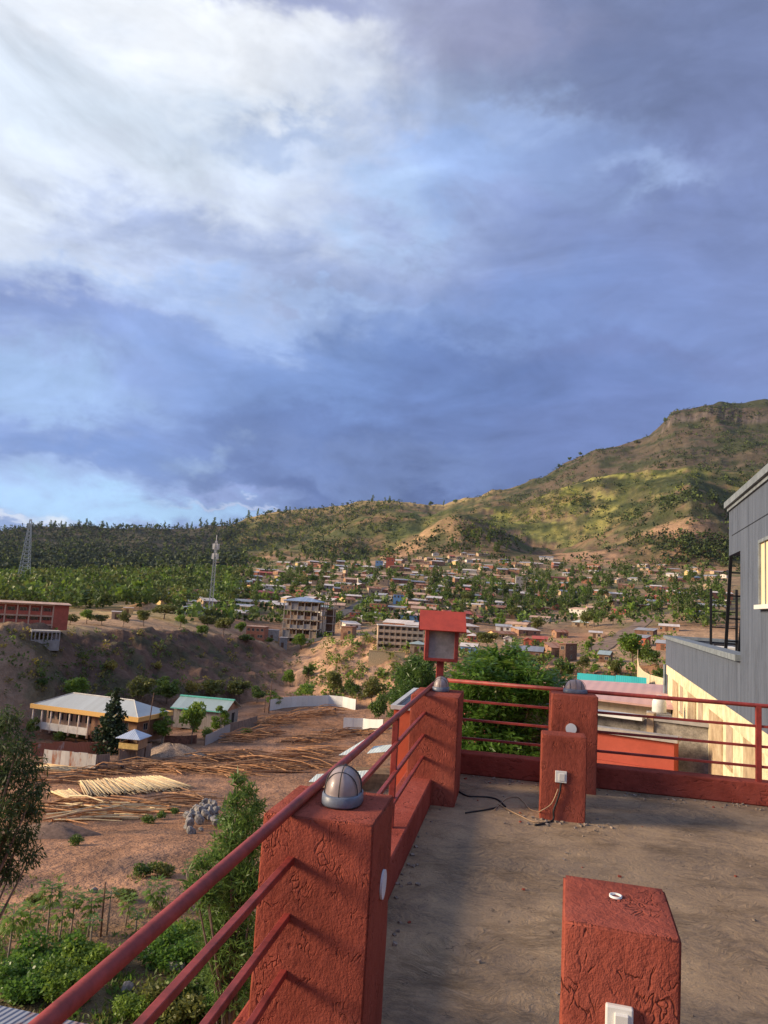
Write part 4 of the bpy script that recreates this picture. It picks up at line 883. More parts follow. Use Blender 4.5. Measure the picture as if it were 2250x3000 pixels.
def unfinished():
    p = base_at(885, 1868, 150); r = math.hypot(p[0], p[1]); s = r/F_PX; print('unfinished r', r)
    t = thing('unfinished_building', p, face(880)+R(-14), 'unfinished four storey concrete frame under a pale blue grey hip roof', 'building'); claim(p, 13)
    W, D, fh = 98*s, 11., 26*s; H = fh*4; mg = mat('raw_concrete', (.42, .36, .29), var=.25)
    t2 = roof_mesh('hip', W, D, H, 1.7, 1.0, .15); t2.build('roof', RM['blue'], t)
    for k in range(1, 5): b = MB(); b.box(-W/2-.4, W/2+.4, -D/2-.4, D/2+.4, H-k*fh-.14+(fh if 0 else 0), H-k*fh+.14); b.build('floor_slab', mg, t)
    b = MB(); b.box(-W/2-.4, W/2+.4, -D/2-.4, D/2+.4, H-.35, H-.16); b.build('floor_slab', mg, t)
    for i in range(6):
        for j in (-1, 0, 1):
            x = -W/2+W*i/5; b = MB(); b.box(x-.17, x+.17, j*(D/2-.2)-.17, j*(D/2-.2)+.17, -4, H-.36); b.build('column', mg, t)
    rg = random.Random(5)
    for k in range(4):
        z = k*fh+.16
        for i in range(5):
            x0 = -W/2+W*i/5+.18; x1 = x0+W/5-.36; hh = fh*rg.choice([.35, .4, .74, .5]); b = MB(); b.box(x0, x1, -D/2+.3, -D/2+.45, z, z+hh); b.build('infill_wall', WM[rg.choice(['mud', 'grey', 'grey', 'tan'])], t)
        b = MB(); b.box(-W/2+.3, W/2-.3, 0, .2, z, z+fh*.80); b.build('partition', WM['brown'], t)
    for q, nm in ((W/2+4.2, 'stair_tower'),):
        t3 = thing(nm, p+np.array([math.cos(t.rotation_euler.z), math.sin(t.rotation_euler.z), 0])*q, t.rotation_euler.z, 'open concrete tower frame beside the unfinished building', 'building')
        for x in (-1.9, 1.9):
            for y in (-2, 2): b = MB(); b.box(x-.16, x+.16, y-.16, y+.16, -4, H+.3); b.build('column', mg, t3)
        for k in range(6): b = MB(); b.box(-2.2, 2.2, -2.3, 2.3, k*fh*.84, k*fh*.84+.2); b.build('floor_slab', mg, t3)
        b = MB(); b.box(-1.7, 1.7, 1.7, 1.9, -1, H*.8); b.build('wall', WM['brown'], t3)
unfinished()

def apartment():
    p = base_at(1172, 1906, 150); r = math.hypot(p[0], p[1]); s = r/F_PX; print('apt r', r)
    t = thing('cream_apartment_block', p, face(1172)+R(4), 'cream four storey apartment block with a grid of balconies and a flat roof', 'building'); claim(p, 12)
    W, H, D = 132*s, 68*s, 9.; mc = mat('cream_paint', (.68, .52, .34)); md = mat('peach_paint', (.58, .42, .28))
    b = MB(); b.box(-W/2, W/2, .9, D, -2, H); b.build('wall', md, t); b = MB(); b.box(-W/2-.3, W/2+.3, -.3, D+.3, H, H+.25); b.build('roof', mat('pale_slab', (.60, .55, .48)), t)
    n, m_ = 8, 4
    for j in range(m_):
        z = j*H/m_; b = MB(); b.box(-W/2, W/2, -.1, .88, z-.12, z+.12); b.build('balcony_slab', mc, t); b = MB(); b.box(-W/2+.02, W/2-.02, -.09, -.02, z+.121, z+.75); b.build('balcony_wall', mc, t)
        for i in range(n): add_window(t, -W/2+W*(i+.5)/n, .9, z+H/m_*.56, W/n*.42, H/m_*.5)
    for i in range(n+1): x = -W/2+W*i/n; b = MB(); b.box(x-.14, x+.14, -.14, .89, -2, H-.002); b.build('column', mc, t)
    q = base_at(1130, 1938, 120)
    w_ = thing('yellow_retaining_wall', q, face(1130), 'pale yellow retaining wall below the cream apartment block', 'wall'); b = MB(); s2 = math.hypot(q[0], q[1])/F_PX; b.box(-50*s2, 54*s2, 0, .5, -2, 28*s2); b.build('wall', mat('pale_yellow', (.66, .50, .27)), w_); b = MB(); b.box(-50*s2, 54*s2, -.08, .58, 28*s2, 28*s2+.2); b.build('coping', WM['yellow'], w_)
    hand_house(1224, 1916, 46, 28, 5, 'pyramid', 'tan', 'green', 'small pavilion with a pyramid roof at the right end of the cream apartment block', storeys=1, name='pavilion', cat='pavilion', group='')
apartment()
def brick_block():
    hand_house(752, 1874, 58, 36, 8, 'flat', 'brick', 'peach', 'two storey brick block with tan frames at the cliff edge', turn=-12, storeys=2, wins=3)
    hand_house(799, 1876, 32, 28, 5, 'flat', 'grey', 'grey', 'plain grey concrete cube house beside the brick block', wins=0, doors=1, side=0)
    hand_house(829, 1898, 22, 28, 4, 'flat', 'grey', 'pale', 'narrow pale concrete house stepping down the gully below the unfinished building', wins=1)
    hand_house(716, 1778, 62, 15, 8, 'gable', 'tan', 'grey', 'long grey roofed shed with a tan wall beside the mobile mast', turn=-20, wins=3)
brick_block()
# further hand placed houses: px, py(base), width px, wall px, depth, roof kind, wall, roof, storeys, turn, label
HH = [
 (1487, 1888, 23, 16, 5, 'gable_y', 'white', 'pale', 1, 0, 'small white gabled house behind the leafy tree top'),
 (1546, 1894, 24, 15, 5, 'gable_y', 'red', 'red', 1, 0, 'small orange red house with its gable to the front'),
 (1581, 1890, 40, 9, 6, 'gable', 'red', 'red', 1, 0, 'low house with a bright red gable roof right of the orange gabled house'),
 (1510, 1925, 44, 17, 7, 'gable', 'brown', 'grey', 1, 25, 'dark shed with a steep charcoal roof behind the leafy tree'),
 (1562, 1930, 60, 18, 8, 'gable', 'brown', 'grey', 1, -6, 'low dark grey roofed shed beside the big brown ruin'),
 (1664, 1939, 34, 48, 8, 'flat', 'brown', 'rust', 2, -25, 'tall windowless brown mud walled ruin'),
 (1625, 1925, 52, 26, 9, 'shed', 'mud', 'rust', 1, 15, 'brown mud house with a sloping rusty roof left of the tall ruin'),
 (1700, 1836, 46, 11, 8, 'pyramid', 'tan', 'mint', 1, 0, 'hut with a white pyramid roof on the bank above the terraced cut'),
 (1541, 1838, 24, 16, 5, 'pyramid', 'brown', 'tin', 1, 0, 'dark hut with a small grey pyramid roof left of the white pyramid roof'),
 (1774, 1941, 34, 14, 6, 'gable', 'brown', 'green', 1, -10, 'little hut with a green grey roof in the bushes right of the ruin'),
 (1876, 1894, 48, 24, 7, 'shed', 'red', 'tin', 1, -14, 'red walled house with a grey lean-to roof beside the sloping lane'),
 (1892, 1864, 54, 16, 7, 'shed', 'brown', 'tin', 1, -14, 'brown walled house with a grey lean-to roof above the red walled one'),
 (1526, 1735, 34, 44, 8, 'flat', 'grey', 'pale', 3, 5, 'grey three storey concrete frame house among the trees'),
 (1020, 1742, 44, 26, 8, 'flat', 'mud', 'peach', 2, -10, 'tan two storey house with a flat peach roof beside the climbing street'),
 (1095, 1742, 40, 18, 8, 'gable', 'tan', 'rust', 1, 10, 'broad house with a brown gable roof above the climbing street'),
 (1110, 1665, 22, 22, 6, 'flat', 'blue', 'pale', 2, 0, 'light blue two storey house at the top of the town'),
 (1142, 1668, 24, 34, 6, 'flat', 'red', 'red', 2, 0, 'red orange two storey house next to the light blue one at the top'),
 (1166, 1770, 30, 28, 6, 'flat', 'blue', 'peach', 2, 0, 'blue and orange two storey house near the middle of the town'),
 (1070, 1822, 40, 14, 7, 'hip', 'grey', 'tin', 1, 20, 'silver hip roofed house below the climbing street'),
 (1098, 1810, 36, 12, 7, 'pyramid', 'white', 'tin', 1, -20, 'silver roofed white house right of the silver hip roof'),
 (1038, 1815, 28, 20, 6, 'flat', 'red', 'grey', 2, 0, 'small dark red two storey house left of the silver roofs'),
 (1020, 1872, 40, 34, 7, 'flat', 'mud', 'rust', 1, -14, 'plain brown block house on the lit knoll left of the apartment block'),
 (1200, 1822, 66, 20, 8, 'shed', 'blue', 'peach', 1, 0, 'blue walled house with an orange lean-to roof behind the lantern'),
 (1240, 1800, 70, 16, 8, 'gable', 'tan', 'peach', 1, 0, 'long peach roofed house behind the lantern roof'),
 (985, 1762, 30, 10, 6, 'hip', 'red', 'red', 1, 0, 'house with a bright orange red hip roof behind the unfinished building'),
 (1595, 1760, 36, 13, 6, 'gable', 'red', 'red', 1, 0, 'orange red house between dark trees right of the grey frame house'),
 (1812, 1800, 36, 10, 6, 'gable', 'red', 'red', 1, 0, 'red roofed house at the head of the sloping lane'),
 (1925, 1762, 60, 12, 7, 'gable', 'red', 'red', 1, 0, 'long bright red roofed house near the grey building'),
 (1968, 1735, 40, 9, 7, 'gable', 'red', 'red', 1, 0, 'small red roofed house above the long red roof'),
 (1600, 1641, 40, 9, 7, 'gable', 'white', 'grey', 1, 0, 'grey roofed house on the orange cutting under the mountain'),
 (1990, 1782, 60, 9, 7, 'shed', 'mud', 'peach', 1, 0, 'house with a long peach lean-to roof near the grey building'),
 (905, 1756, 34, 10, 6, 'gable', 'yellow', 'peach', 1, 0, 'yellow walled house right of the round tree clump'),
 (330, 1722, 48, 13, 9, 'gable', 'grey', 'blue', 1, 20, 'blue grey roofed hall among the trees on the far left'),
 (345, 1815, 34, 20, 6, 'flat', 'tan', 'pale', 1, 0, 'tan house with a pale roof behind the yellow field'),
 (375, 1800, 26, 12, 5, 'flat', 'yellow', 'pale', 1, 0, 'small yellow house beside the dirt heap'),
 (560, 1762, 60, 12, 7, 'shed', 'mud', 'tin', 1, 0, 'mud house with a long tin roof left of the mobile mast'),
 (1345, 1868, 60, 16, 7, 'shed', 'mud', 'pale', 1, 10, 'mud house with a long pale roof right of the lantern'),
 (1300, 1900, 40, 16, 6, 'flat', 'white', 'tin', 1, 0, 'white house with a blue panel hidden beside the lantern'),
 (1375, 1915, 50, 12, 6, 'gable', 'blue', 'pale', 1, -8, 'low blue walled house above the leafy tree'),
 (1385, 1880, 30, 16, 5, 'hip', 'red', 'pale', 1, 0, 'small orange house with a pale roof above the low blue one'),
 (1640, 1868, 40, 12, 6, 'gable', 'mud', 'rust', 1, 20, 'rusty roofed hut on the bank above the tall ruin'),
 (1745, 1870, 34, 12, 5, 'shed', 'tan', 'pale', 1, 0, 'tan hut with a pale lean-to roof before the lane'),
 (1950, 1905, 46, 16, 6, 'gable', 'brick', 'tin', 1, -8, 'brick house with a tin roof against the grey building'),
 (1960, 1850, 50, 13, 6, 'gable', 'mud', 'pale', 1, 0, 'mud house with a pale roof just left of the grey building'),
 (1475, 1850, 44, 12, 6, 'gable', 'white', 'tin', 1, 0, 'long low whitewashed house on the bank above the gabled houses'),
 (515, 1755, 46, 11, 7, 'gable', 'brick', 'grey', 1, 0, 'low brick house with a grey roof at the far left end of the town')]
for px, py, wp, hp, d, kd, wl, rf, st, tn, lb in HH:
    p = base_at(px, py, 120)
    if p is None: print('miss', lb); continue
    r = math.hypot(p[0], p[1])
    hand_house(px, py, wp, max(hp, 2.3*F_PX/r), d, kd, wl, rf, lb, turn=tn, storeys=st, wins=1 if wp < 30 else 2, rmin=120)

def track(name, pts, w, m_, lift=.22):
    P3 = [hit(px, py, 150) for px, py in pts]; P3 = [np.array(p) for p in P3 if p is not None]; c = []
    for a, d in zip(P3[:-1], P3[1:]):
        n = max(2, int(np.linalg.norm((d-a)[:2])/3)); c += [a+(d-a)*k/n for k in range(n)]
    c.append(P3[-1]); b = MB(); vs = []; fs = []
    for k, p in enumerate(c):
        u = (c[min(k+1, len(c)-1)]-c[max(k-1, 0)])[:2]; u = u/np.linalg.norm(u); nn = np.array([-u[1], u[0]])
        for q in (-1, -.4, .4, 1): x, y = p[0]+nn[0]*w/2*q, p[1]+nn[1]*w/2*q; vs.append((x, y, gz(x, y)+lift))
        if k % 2 == 0: claim(p, w*.5)
    for k in range(len(c)-1):
        for j in range(3): fs.append((k*4+j, k*4+j+1, k*4+5+j, k*4+4+j))
    b.add(vs, fs); tag(b.build(name, m_), kind='structure')
track('lane', [(1742, 1908), (1770, 1890), (1800, 1872), (1840, 1850), (1880, 1826), (1905, 1806)], 8, mat('lane_earth', (.24, .165, .115), var=.3, scale=.3))
track('road', [(912, 1884), (930, 1858), (960, 1826), (1005, 1796), (1055, 1768), (1095, 1742), (1120, 1722)], 7, mat('road_asphalt', (.10, .09, .085), var=.2, scale=.3))
# ---- the rest of the town: rows of tin roofed houses
rgt = random.Random(77)
TOWN = []
def town_ok(px, py):
    if px < 480: return False
    top = np.interp(px, [480, 700, 900, 1100, 1300, 1450, 1650, 1900, 2130], [1712, 1668, 1648, 1650, 1622, 1628, 1655, 1660, 1668])
    bot = np.interp(px, [480, 560, 700, 760, 900, 1080, 1250, 1400, 1500, 1640, 1760, 1900, 2130], [1770, 1805, 1810, 1780, 1800, 1862, 1850, 1862, 1880, 1815, 1800, 1800, 1820])
    return top < py < bot
py = 1632.; band = 0
while py < 1880:
    px = 470+rgt.uniform(0, 30)
    while px < 2130:
        jx, jy = px+rgt.uniform(-9, 9), py+rgt.uniform(-6, 6)
        if town_ok(jx, jy) and rgt.random() < (.93 if jx < 1400 else .62):
            p = base_at(jx, jy, 250)
            if p is not None:
                w = rgt.uniform(7, 16); d = rgt.uniform(5.5, 9)
                if free(p, w*.42): TOWN.append((jx, jy, p, w, d, band)); claim(p, w*.40)
        px += rgt.uniform(26, 44)*(1.0+(py-1632)/260)
    py += 9.5+(py-1632)*.055; band += 1
print('town houses', len(TOWN))
wk = ['mud']*7+['tan']*7+['white']*2+['brick']*3+['grey']*1+['yellow']*1
rk = ['pale']*9+['tin']*5+['rust']*4+['peach']*4+['grey']*2+['red']*1+['green']*1
wn = {'mud': 'mud', 'tan': 'tan', 'white': 'whitewashed', 'brick': 'brick', 'grey': 'grey', 'blue': 'blue', 'yellow': 'yellow', 'red': 'red', 'brown': 'brown', 'green': 'green'}
rn = {'pale': 'pale tin', 'tin': 'silver tin', 'rust': 'rusty brown', 'peach': 'peach', 'grey': 'dark grey', 'red': 'red', 'green': 'greenish tin', 'blue': 'blue grey'}
TH_ALL = []
for jx, jy, p, w, d, band in TOWN:
    wl, rf = rgt.choice(wk), rgt.choice(rk); kd = rgt.choice(['shed', 'gable', 'gable', 'gable', 'flat', 'hip', 'gable_y']); st = 2 if rgt.random() < .12 else 1
    if kd == 'gable_y': w = min(w, 7.5)
    r = math.hypot(p[0], p[1]); near = r < 520
    t = house(p, w, d, 2.15*st+rgt.uniform(0, .35), face(jx)+rgt.uniform(-.6, .6), kd, wl, rf, cat='house', group='tin roofed houses of the hillside town', doors=1, wins=2 if near else 1, side=0, storeys=st, base=2.2)
    TH_ALL.append((t, jx, jy, wl, rf, st, kd))
# labels: colour, storeys and rank counted from a landmark one can find
LM = [(455, 1700, 'the mobile mast', 622), (0, 0, 'the unfinished building', 885), (0, 0, 'the light blue house at the top', 1110), (0, 0, 'the cream apartment block', 1172), (0, 0, 'the red lantern', 1295),
      (0, 0, 'the grey frame house', 1526), (0, 0, 'the white pyramid roof', 1700), (0, 0, 'the long bright red roof', 1925)]
ORD = ['nearest', 'second nearest', 'third nearest', 'fourth nearest', 'fifth nearest', 'sixth nearest', 'seventh nearest', 'eighth nearest', 'ninth nearest', 'tenth nearest', 'eleventh nearest', 'twelfth nearest']
LMP = [('the mobile mast', 622, 1700), ('the unfinished building', 885, 1810), ('the blue house', 1110, 1650), ('the apartment block', 1172, 1870), ('the roofed lantern', 1295, 1850),
       ('the grey frame house', 1526, 1710), ('the pyramid roof', 1700, 1820), ('the long red roof', 1925, 1757)]
bins = {}
for it in TH_ALL:
    t, jx, jy, wl, rf, st, kd = it
    k = min(range(len(LMP)), key=lambda q: (LMP[q][1]-jx)**2+((LMP[q][2]-jy)*1.6)**2); dx, dy = jx-LMP[k][1], jy-LMP[k][2]
    side = ('above' if dy < 0 else 'below') if abs(dy) > abs(dx)*.7 else ('left of' if dx < 0 else 'right of')
    bins.setdefault((wl, rf, side, k, st), []).append((dx*dx+dy*dy, it))
for (wl, rf, side, k, st), L_ in bins.items():
    L_.sort(key=lambda q: q[0])
    for i, (_, it) in enumerate(L_):
        it[0]['label'] = f"{'two storey ' if st == 2 else ''}{wn[wl]} house with {rn[rf]} roof, {ORD[min(i, 11)]} such {side} {LMP[k][0]}"
        if len(it[0]['label'].split()) > 16: it[0]['label'] = it[0]['label'].replace(' roof,', ',')

# ---- masts
def lattice(px, pyb, pyt, wb, wt, label, r=None, name='lattice_mast', head=False):
    p = base_at(px, pyb, 150) if r is None else None
    if p is None: p = at(px, pyb, r or 700)
    r = math.hypot(p[0], p[1]); H = (pyb-pyt)*r/F_PX
    t = thing(name, p, .3, label, 'mast'); b = MB(); ms = mat('galvanised_steel', (.62, .62, .60), rough=.5, metal=.2)
    n = 16; th = max(.10, .00035*r)
    def c(k, i): f = k/n; w = wb*(1-f)+wt*f; return Vector(((-w, w, w, -w)[i]/2, (-w, -w, w, w)[i]/2, H*f-(1 if k == 0 else 0)))
    for k in range(n):
        for i in range(4):
            b.bar(c(k, i), c(k+1, i), th*1.3); b.bar(c(k, i), c(k+1, (i+1) % 4), th*.8); b.bar(c(k+1, i), c(k+1, (i+1) % 4), th*.8)
    b.build('lattice', ms, t)
    if head:
        for a in range(6):
            for z in (H-2.4, H-6.5):
                x, y = math.cos(a*PI/3)*1.25, math.sin(a*PI/3)*1.25; b = MB(); b.cbox((x, y, z), .35, .25, 2.4, rz=a*PI/3); b.build('antenna', M_WHITE, t)
        b = MB(); b.tube([(0, 0, H-7), (0, 0, H+2.5)], .16, 6); b.build('spike', ms, t)
        b = MB(); b.lathe([(.01, 0), (.6, .1), (.75, .3)], 12, (1.3, 0, H-9)); b.build('dish', M_WHITE, t)
lattice(614, 1812, 1592, 1.5, .9, 'slender white mobile phone mast with antenna panels at its top', head=True, name='mobile_mast')
lattice(68, 1706, 1540, 7.5, 1.2, 'tall steel lattice tower on the far left before the dark wooded hill', r=640)

# ---- near neighbours below the far railing
def on_r(px, py, r): return at(px, py, r)
def red_neighbour():
    A = at(1700, 2124, 21.5); B = at(1975, 2151, 21.0); z = A[2]; rz = math.atan2(B[1]-A[1], B[0]-A[0]); L = math.hypot(B[0]-A[0], B[1]-A[1])
    t = thing('red_flat_roof_house', (A[0], A[1], -13), rz, 'bright red flat roofed house just below the far railing', 'house'); mr = mat('orange_red_paint', (.41, .085, .055), var=.1, scale=1.2, dirt=.1)
    H = z+13
    b = MB(); b.box(-.3, L, 0, .75, 0, H-.12); b.build('wall', mr, t); b = MB(); b.box(-.4, L+.1, -.12, .2, H-.118, H+.03); b.box(-.4, L+.1, .2, .8, H-.118, H-.06); b.build('roof', mat('grey_cement', (.36, .33, .30)), t)
    s = 21.3/F_PX; x = (1777-1700)*s; b = MB(); b.box(x, x+66*s, -.02, .05, H-1.75, H-.95); w_ = b.build('window', mat('slatted_timber', (.16, .10, .07), var=.4, scale=8, stretch=(6, 1, .5)), t)
    b = MB(); b.box(x-.05, x, -.05, .05, H-1.8, H-.9); b.box(x+66*s, x+66*s+.05, -.05, .05, H-1.8, H-.9); b.box(x, x+66*s, -.05, .05, H-.95, H-.9); b.build('frame', WM['tan'], w_)
    b = MB(); b.box(-.32, L, -.10, -.002, H-.93, H-.83); b.build('ledge', mr, t)
    # low grey block wall and gutter behind it
    g = thing('grey_block_wall', tuple(at(1850, 2140, 22.6)[:2])+(-13,), rz, 'rough grey block wall with a white gutter behind the red flat roof', 'wall'); zz = at(1850, 2104, 22.6)[2]+13
    b = MB(); b.box(-4, 2.2, 0, .3, 0, zz); b.build('wall', mat('block_wall', (.30, .27, .23), var=.4, scale=3, bump=.6), g); b = MB(); b.box(-4, .35, -.35, .1, zz+.002, zz+.12); b.build('gutter', M_WHITE, g)
    b = MB(); b.box(.42, .60, -.06, .36, 0, zz+.2); b.build('pier', WM['tan'], g); b = MB(); b.box(.62, 2.2, -.1, .4, zz+.02, zz+.12); b.build('wall_cap', WM['grey'], g)
red_neighbour()
def pink_house():
    r = 32.; s = r/F_PX; e = at(1760, 2042, r); zE = e[2]; R0 = at(1920, 2010, r+4.5)
    t = thing('pink_roof_house', tuple(at(1830, 2040, r)[:2])+(-13,), face(1830)+R(-4), 'beige house with a green stripe and faded pink tin roof beyond the red flat roof', 'house')
    H = zE+13; W0, W1 = -110*s, 118*s
    b = MB(); b.box(W0, W1, 0, 8, 0, H-.1); b.build('wall', mat('beige_wall', (.60, .52, .42), var=.15, scale=1, dirt=.5), t)
    b = MB(); b.box(W0, W1, -.03, -.002, H-.92, H-.72); b.build('stripe', mat('green_stripe', (.30, .55, .30)), t)
    zr = R0[2]+13+.1; b = MB()
    b.slab([(W0-.4, -.5, H-.02), (W1+.5, -.5, H-.10), (95*s, 4.5, zr), (W0-2.8, 4.5, zr-.2)], .08); b.slab([(W1+.5, -.5, H-.10), (W1+.9, 8.5, H-.2), (95*s, 4.5, zr+.002), (95*s, 4.5, zr+.0)], .05)
    b.slab([(W0-.4, 9, H-.1), (W1+.9, 9, H-.1), (95*s, 4.5, zr), (W0-2.8, 4.5, zr-.2)], .08)
    b.build('roof', corrugated('pink_tin', (.60, .37, .33), pitch=.4, c2=(.58, .35, .31), metal=0, rough=.8, ridge=.15), t)
    p = at(1931, 2088, 27.5); k = thing('water_tank', p, 0, 'white round plastic water tank between the beige house and the grey building', 'tank'); q = 27.5/F_PX
    b = MB(); b.smooth = True; b.lathe([(17*q, 0), (18.5*q, 4*q), (18*q, 12*q), (18.5*q, 16*q), (18*q, 28*q), (15*q, 36*q), (7*q, 42*q)], 24); b.build('body', M_WHITE, k); b = MB(); b.lathe([(7*q, 41*q), (7*q, 46*q)], 16); b.build('lid', M_WHITE, k)
    b = MB(); b.box(-.35, .35, -.35, .35, -6, -.002); b.build('stand', WM['grey'], k)
pink_house()
def teal():
    for xa, xb, ya, yb, lb in ((1698, 1795, 1980, 2003, 'longer teal roofed white building beyond the pink roof'), (1811, 1886, 1986, 2008, 'shorter teal roofed white building right of the longer one')):
        r = 78.; s = r/F_PX; p = at((xa+xb)/2, yb, r); w = (xb-xa)*s; t = thing('teal_roof_building', (p[0], p[1], p[2]-3), face((xa+xb)/2), lb, 'building', 'teal roofed white buildings')
        b = MB(); b.box(-w/2, w/2, 0, 5, -3, 2.97); b.build('wall', WM['white'], t); hh = (yb-ya)*s*.95; b = MB(); b.slab([(-w/2-.1, -.3, 3.0), (w/2+.1, -.3, 3.0), (w/2+.1, 1.6, 3.0+hh), (-w/2-.1, 1.6, 3.0+hh)], .08); b.slab([(-w/2-.1, 5.2, 3.0), (w/2+.1, 5.2, 3.0), (w/2+.1, 1.6, 3.002+hh), (-w/2-.1, 1.6, 3.002+hh)], .08); b.build('roof', RM['teal'], t)
        for x in (-w*.1, w*.12): add_window(t, x, 0, 2.2, .7, .8)
    r = 92.; pts = [at(px, py, rr_) for px, py, rr_ in ((1868, 1950, 96), (1872, 1975, 92), (1885, 1990, 88), (1905, 2003, 82), (1945, 2016, 76))]
    c = pts[0]; t = thing('curved_wall', tuple(c), 0, 'cream curved compound wall climbing beside the bushes left of the grey building', 'wall'); b = MB()
    for a, d in zip(pts[:-1], pts[1:]):
        a_, d_ = a-c, d-c; b.add([(a_[0], a_[1], a_[2]-4), (d_[0], d_[1], d_[2]-4), (d_[0], d_[1], d_[2]+.9), (a_[0], a_[1], a_[2]+.9), (a_[0], a_[1]+.25, a_[2]-4), (d_[0], d_[1]+.25, d_[2]-4), (d_[0], d_[1]+.25, d_[2]+.9), (a_[0], a_[1]+.25, a_[2]+.9)], [(0, 1, 2, 3), (7, 6, 5, 4), (3, 2, 6, 7), (0, 3, 7, 4), (1, 5, 6, 2)])
    b.build('wall', mat('cream_wall_far', (.66, .52, .34)), t)
teal()
# ------------------------------------------------------------------ the lumber yard
def G(px, py, rmin=30):
    p = hit(px, py, rmin); return np.array(p)
def yard_house():
    zg = gz(*at(300, 2160, 108)[:2]); ze = zg+3.3
    L, Nn, Rr = onz(88, 2068, ze), onz(405, 2110, ze), onz(524, 2092, ze)
    ax = (Nn-L)[:2]; W = np.linalg.norm(ax); ang = math.atan2(ax[1], ax[0]); D = min(13., np.linalg.norm((Rr-Nn)[:2])); print('yard house', W, D, math.hypot(*Nn[:2]), zg)
    t = thing('yard_house', (L[0], L[1], zg), ang, 'long bungalow with an orange yellow fascia, pale columns and a grey hip roof', 'house'); H = 3.3
    claim(((L+Nn)/2), 13)
    ml = mat('peach_wall', (.62, .42, .30)); mb = mat('brown_mud', (.30, .165, .10), var=.25, scale=1)
    b = MB(); b.box(1.2, W*.55, 3.0, D-.8, -1, H-.4); b.build('veranda_wall', ml, t); b = MB(); b.box(W*.55, W-1.0, 1.1, D-.8, -1, H-.41); b.build('wall', mb, t)
    mf = mat('orange_fascia', (.78, .46, .15), var=.06); b = MB(); b.box(0, W, 0, .18, H-.35, H+.42); b.box(W-.18, W, .18, D, H-.35, H+.42); b.box(0, .18, .18, D, H-.35, H+.42); b.box(.18, W-.18, D-.18, D, H-.35, H+.42); b.box(.18, W-.18, .18, D-.18, H-.2, H-.05); b.build('fascia', mf, t)
    hr = onz(226, 2045, ze+2.0); L0 = W*.24
    b = MB(); m_ = .25; zr = H+2.3
    v = [(m_, m_, H+.25), (W-m_, m_, H+.25), (W-m_, D-m_, H+.25), (m_, D-m_, H+.25), (D*.5, D/2, zr), (W-D*.5, D/2, zr)]
    b.add(v, [(0, 1, 5, 4), (2, 3, 4, 5), (1, 2, 5), (3, 0, 4)]); b.build('roof', corrugated('hip_tin', (.52, .54, .50), pitch=.3, c2=(.46, .47, .43), metal=.2, rust=0), t)
    b = MB(); b.tube([(D*.5, D/2, zr+.04), (W-D*.5, D/2, zr+.04)], .10, 6); b.tube([(W-D*.5, D/2, zr+.04), (W-m_, m_, H+.30)], .09, 6); b.tube([(D*.5, D/2, zr+.04), (m_, m_, H+.30)], .09, 6); b.build('ridge_cap', RM['tin'], t)
    for k in range(7):
        x = .5+k*(W*.55-.6)/6; b = MB(); b.smooth = True; b.tube([(x, .45, -1), (x, .45, H-.36)], .17, 10); b.build('column', mat('pale_column', (.75, .62, .50)), t)
    b = MB(); b.box(.3, W*.55, .30, .42, -.5, .75); b.build('low_wall', WM['white'], t)
    for k in range(5): add_window(t, 2.3+k*(W*.55-2.4)/5, 3.0, 1.75, 1.3, 1.5)
    for x in (W*.70, W*.86): add_window(t, x, 1.1, 1.7, 1.1, 1.1)
    add_window(t, W-1.0, D*.35, 1.7, 1.1, 1.1, PI/2); add_door(t, W-1.0, D*.65, 1, 2.1, PI/2)
yard_house()
def green_shed():
    zg = gz(*at(600, 2120, 122)[:2]); ze = zg+2.9; A, B = onz(500, 2072, ze), onz(662, 2087, ze)
    ax = (B-A)[:2]; W = np.linalg.norm(ax); ang = math.atan2(ax[1], ax[0]); D = 8.5; print('shed', W, math.hypot(*A[:2]))
    t = thing('green_ridge_shed', (A[0], A[1], zg), ang, 'tin shed with a mint green ridge and sloping grey green roof', 'shed'); claim((A+B)/2, 7)
    b = MB(); b.box(.5, W-.5, .6, D-.6, -1, 2.75); b.build('wall', mat('grey_planks', (.36, .31, .26), var=.3, scale=2, stretch=(4, 4, .4)), t)
    b = MB(); x0, x1 = W-.62, W-.498; b.add([(x0, .6, 2.76), (x0, D-.6, 2.76), (x0, D/2, 4.5), (x1, .6, 2.76), (x1, D-.6, 2.76), (x1, D/2, 4.5)], [(0, 2, 1), (3, 4, 5), (0, 1, 4, 3), (1, 2, 5, 4), (2, 0, 3, 5)]); b.build('gable', WM['mud'], t)
    b = MB(); b.slab([(0, 0, 2.9), (W, 0, 2.9), (W, D/2, 4.85), (0, D/2, 4.85)], .06); b.slab([(0, D, 2.9), (W, D, 2.9), (W, D/2, 4.852), (0, D/2, 4.852)], .06); b.build('roof', RM['green'], t)
    b = MB(); b.box(-.05, W+.05, D/2-.45, D/2+.1, 4.70, 4.95); b.box(-.05, W+.05, -.06, .0, 2.74, 2.95); b.build('ridge', mat('mint_paint', (.16, .56, .42)), t)
    add_door(t, W-.5, D*.6, 1.1, 2.1, PI/2, M_GAP); add_window(t, W*.45, .6, 1.6, 1, .9)
green_shed()
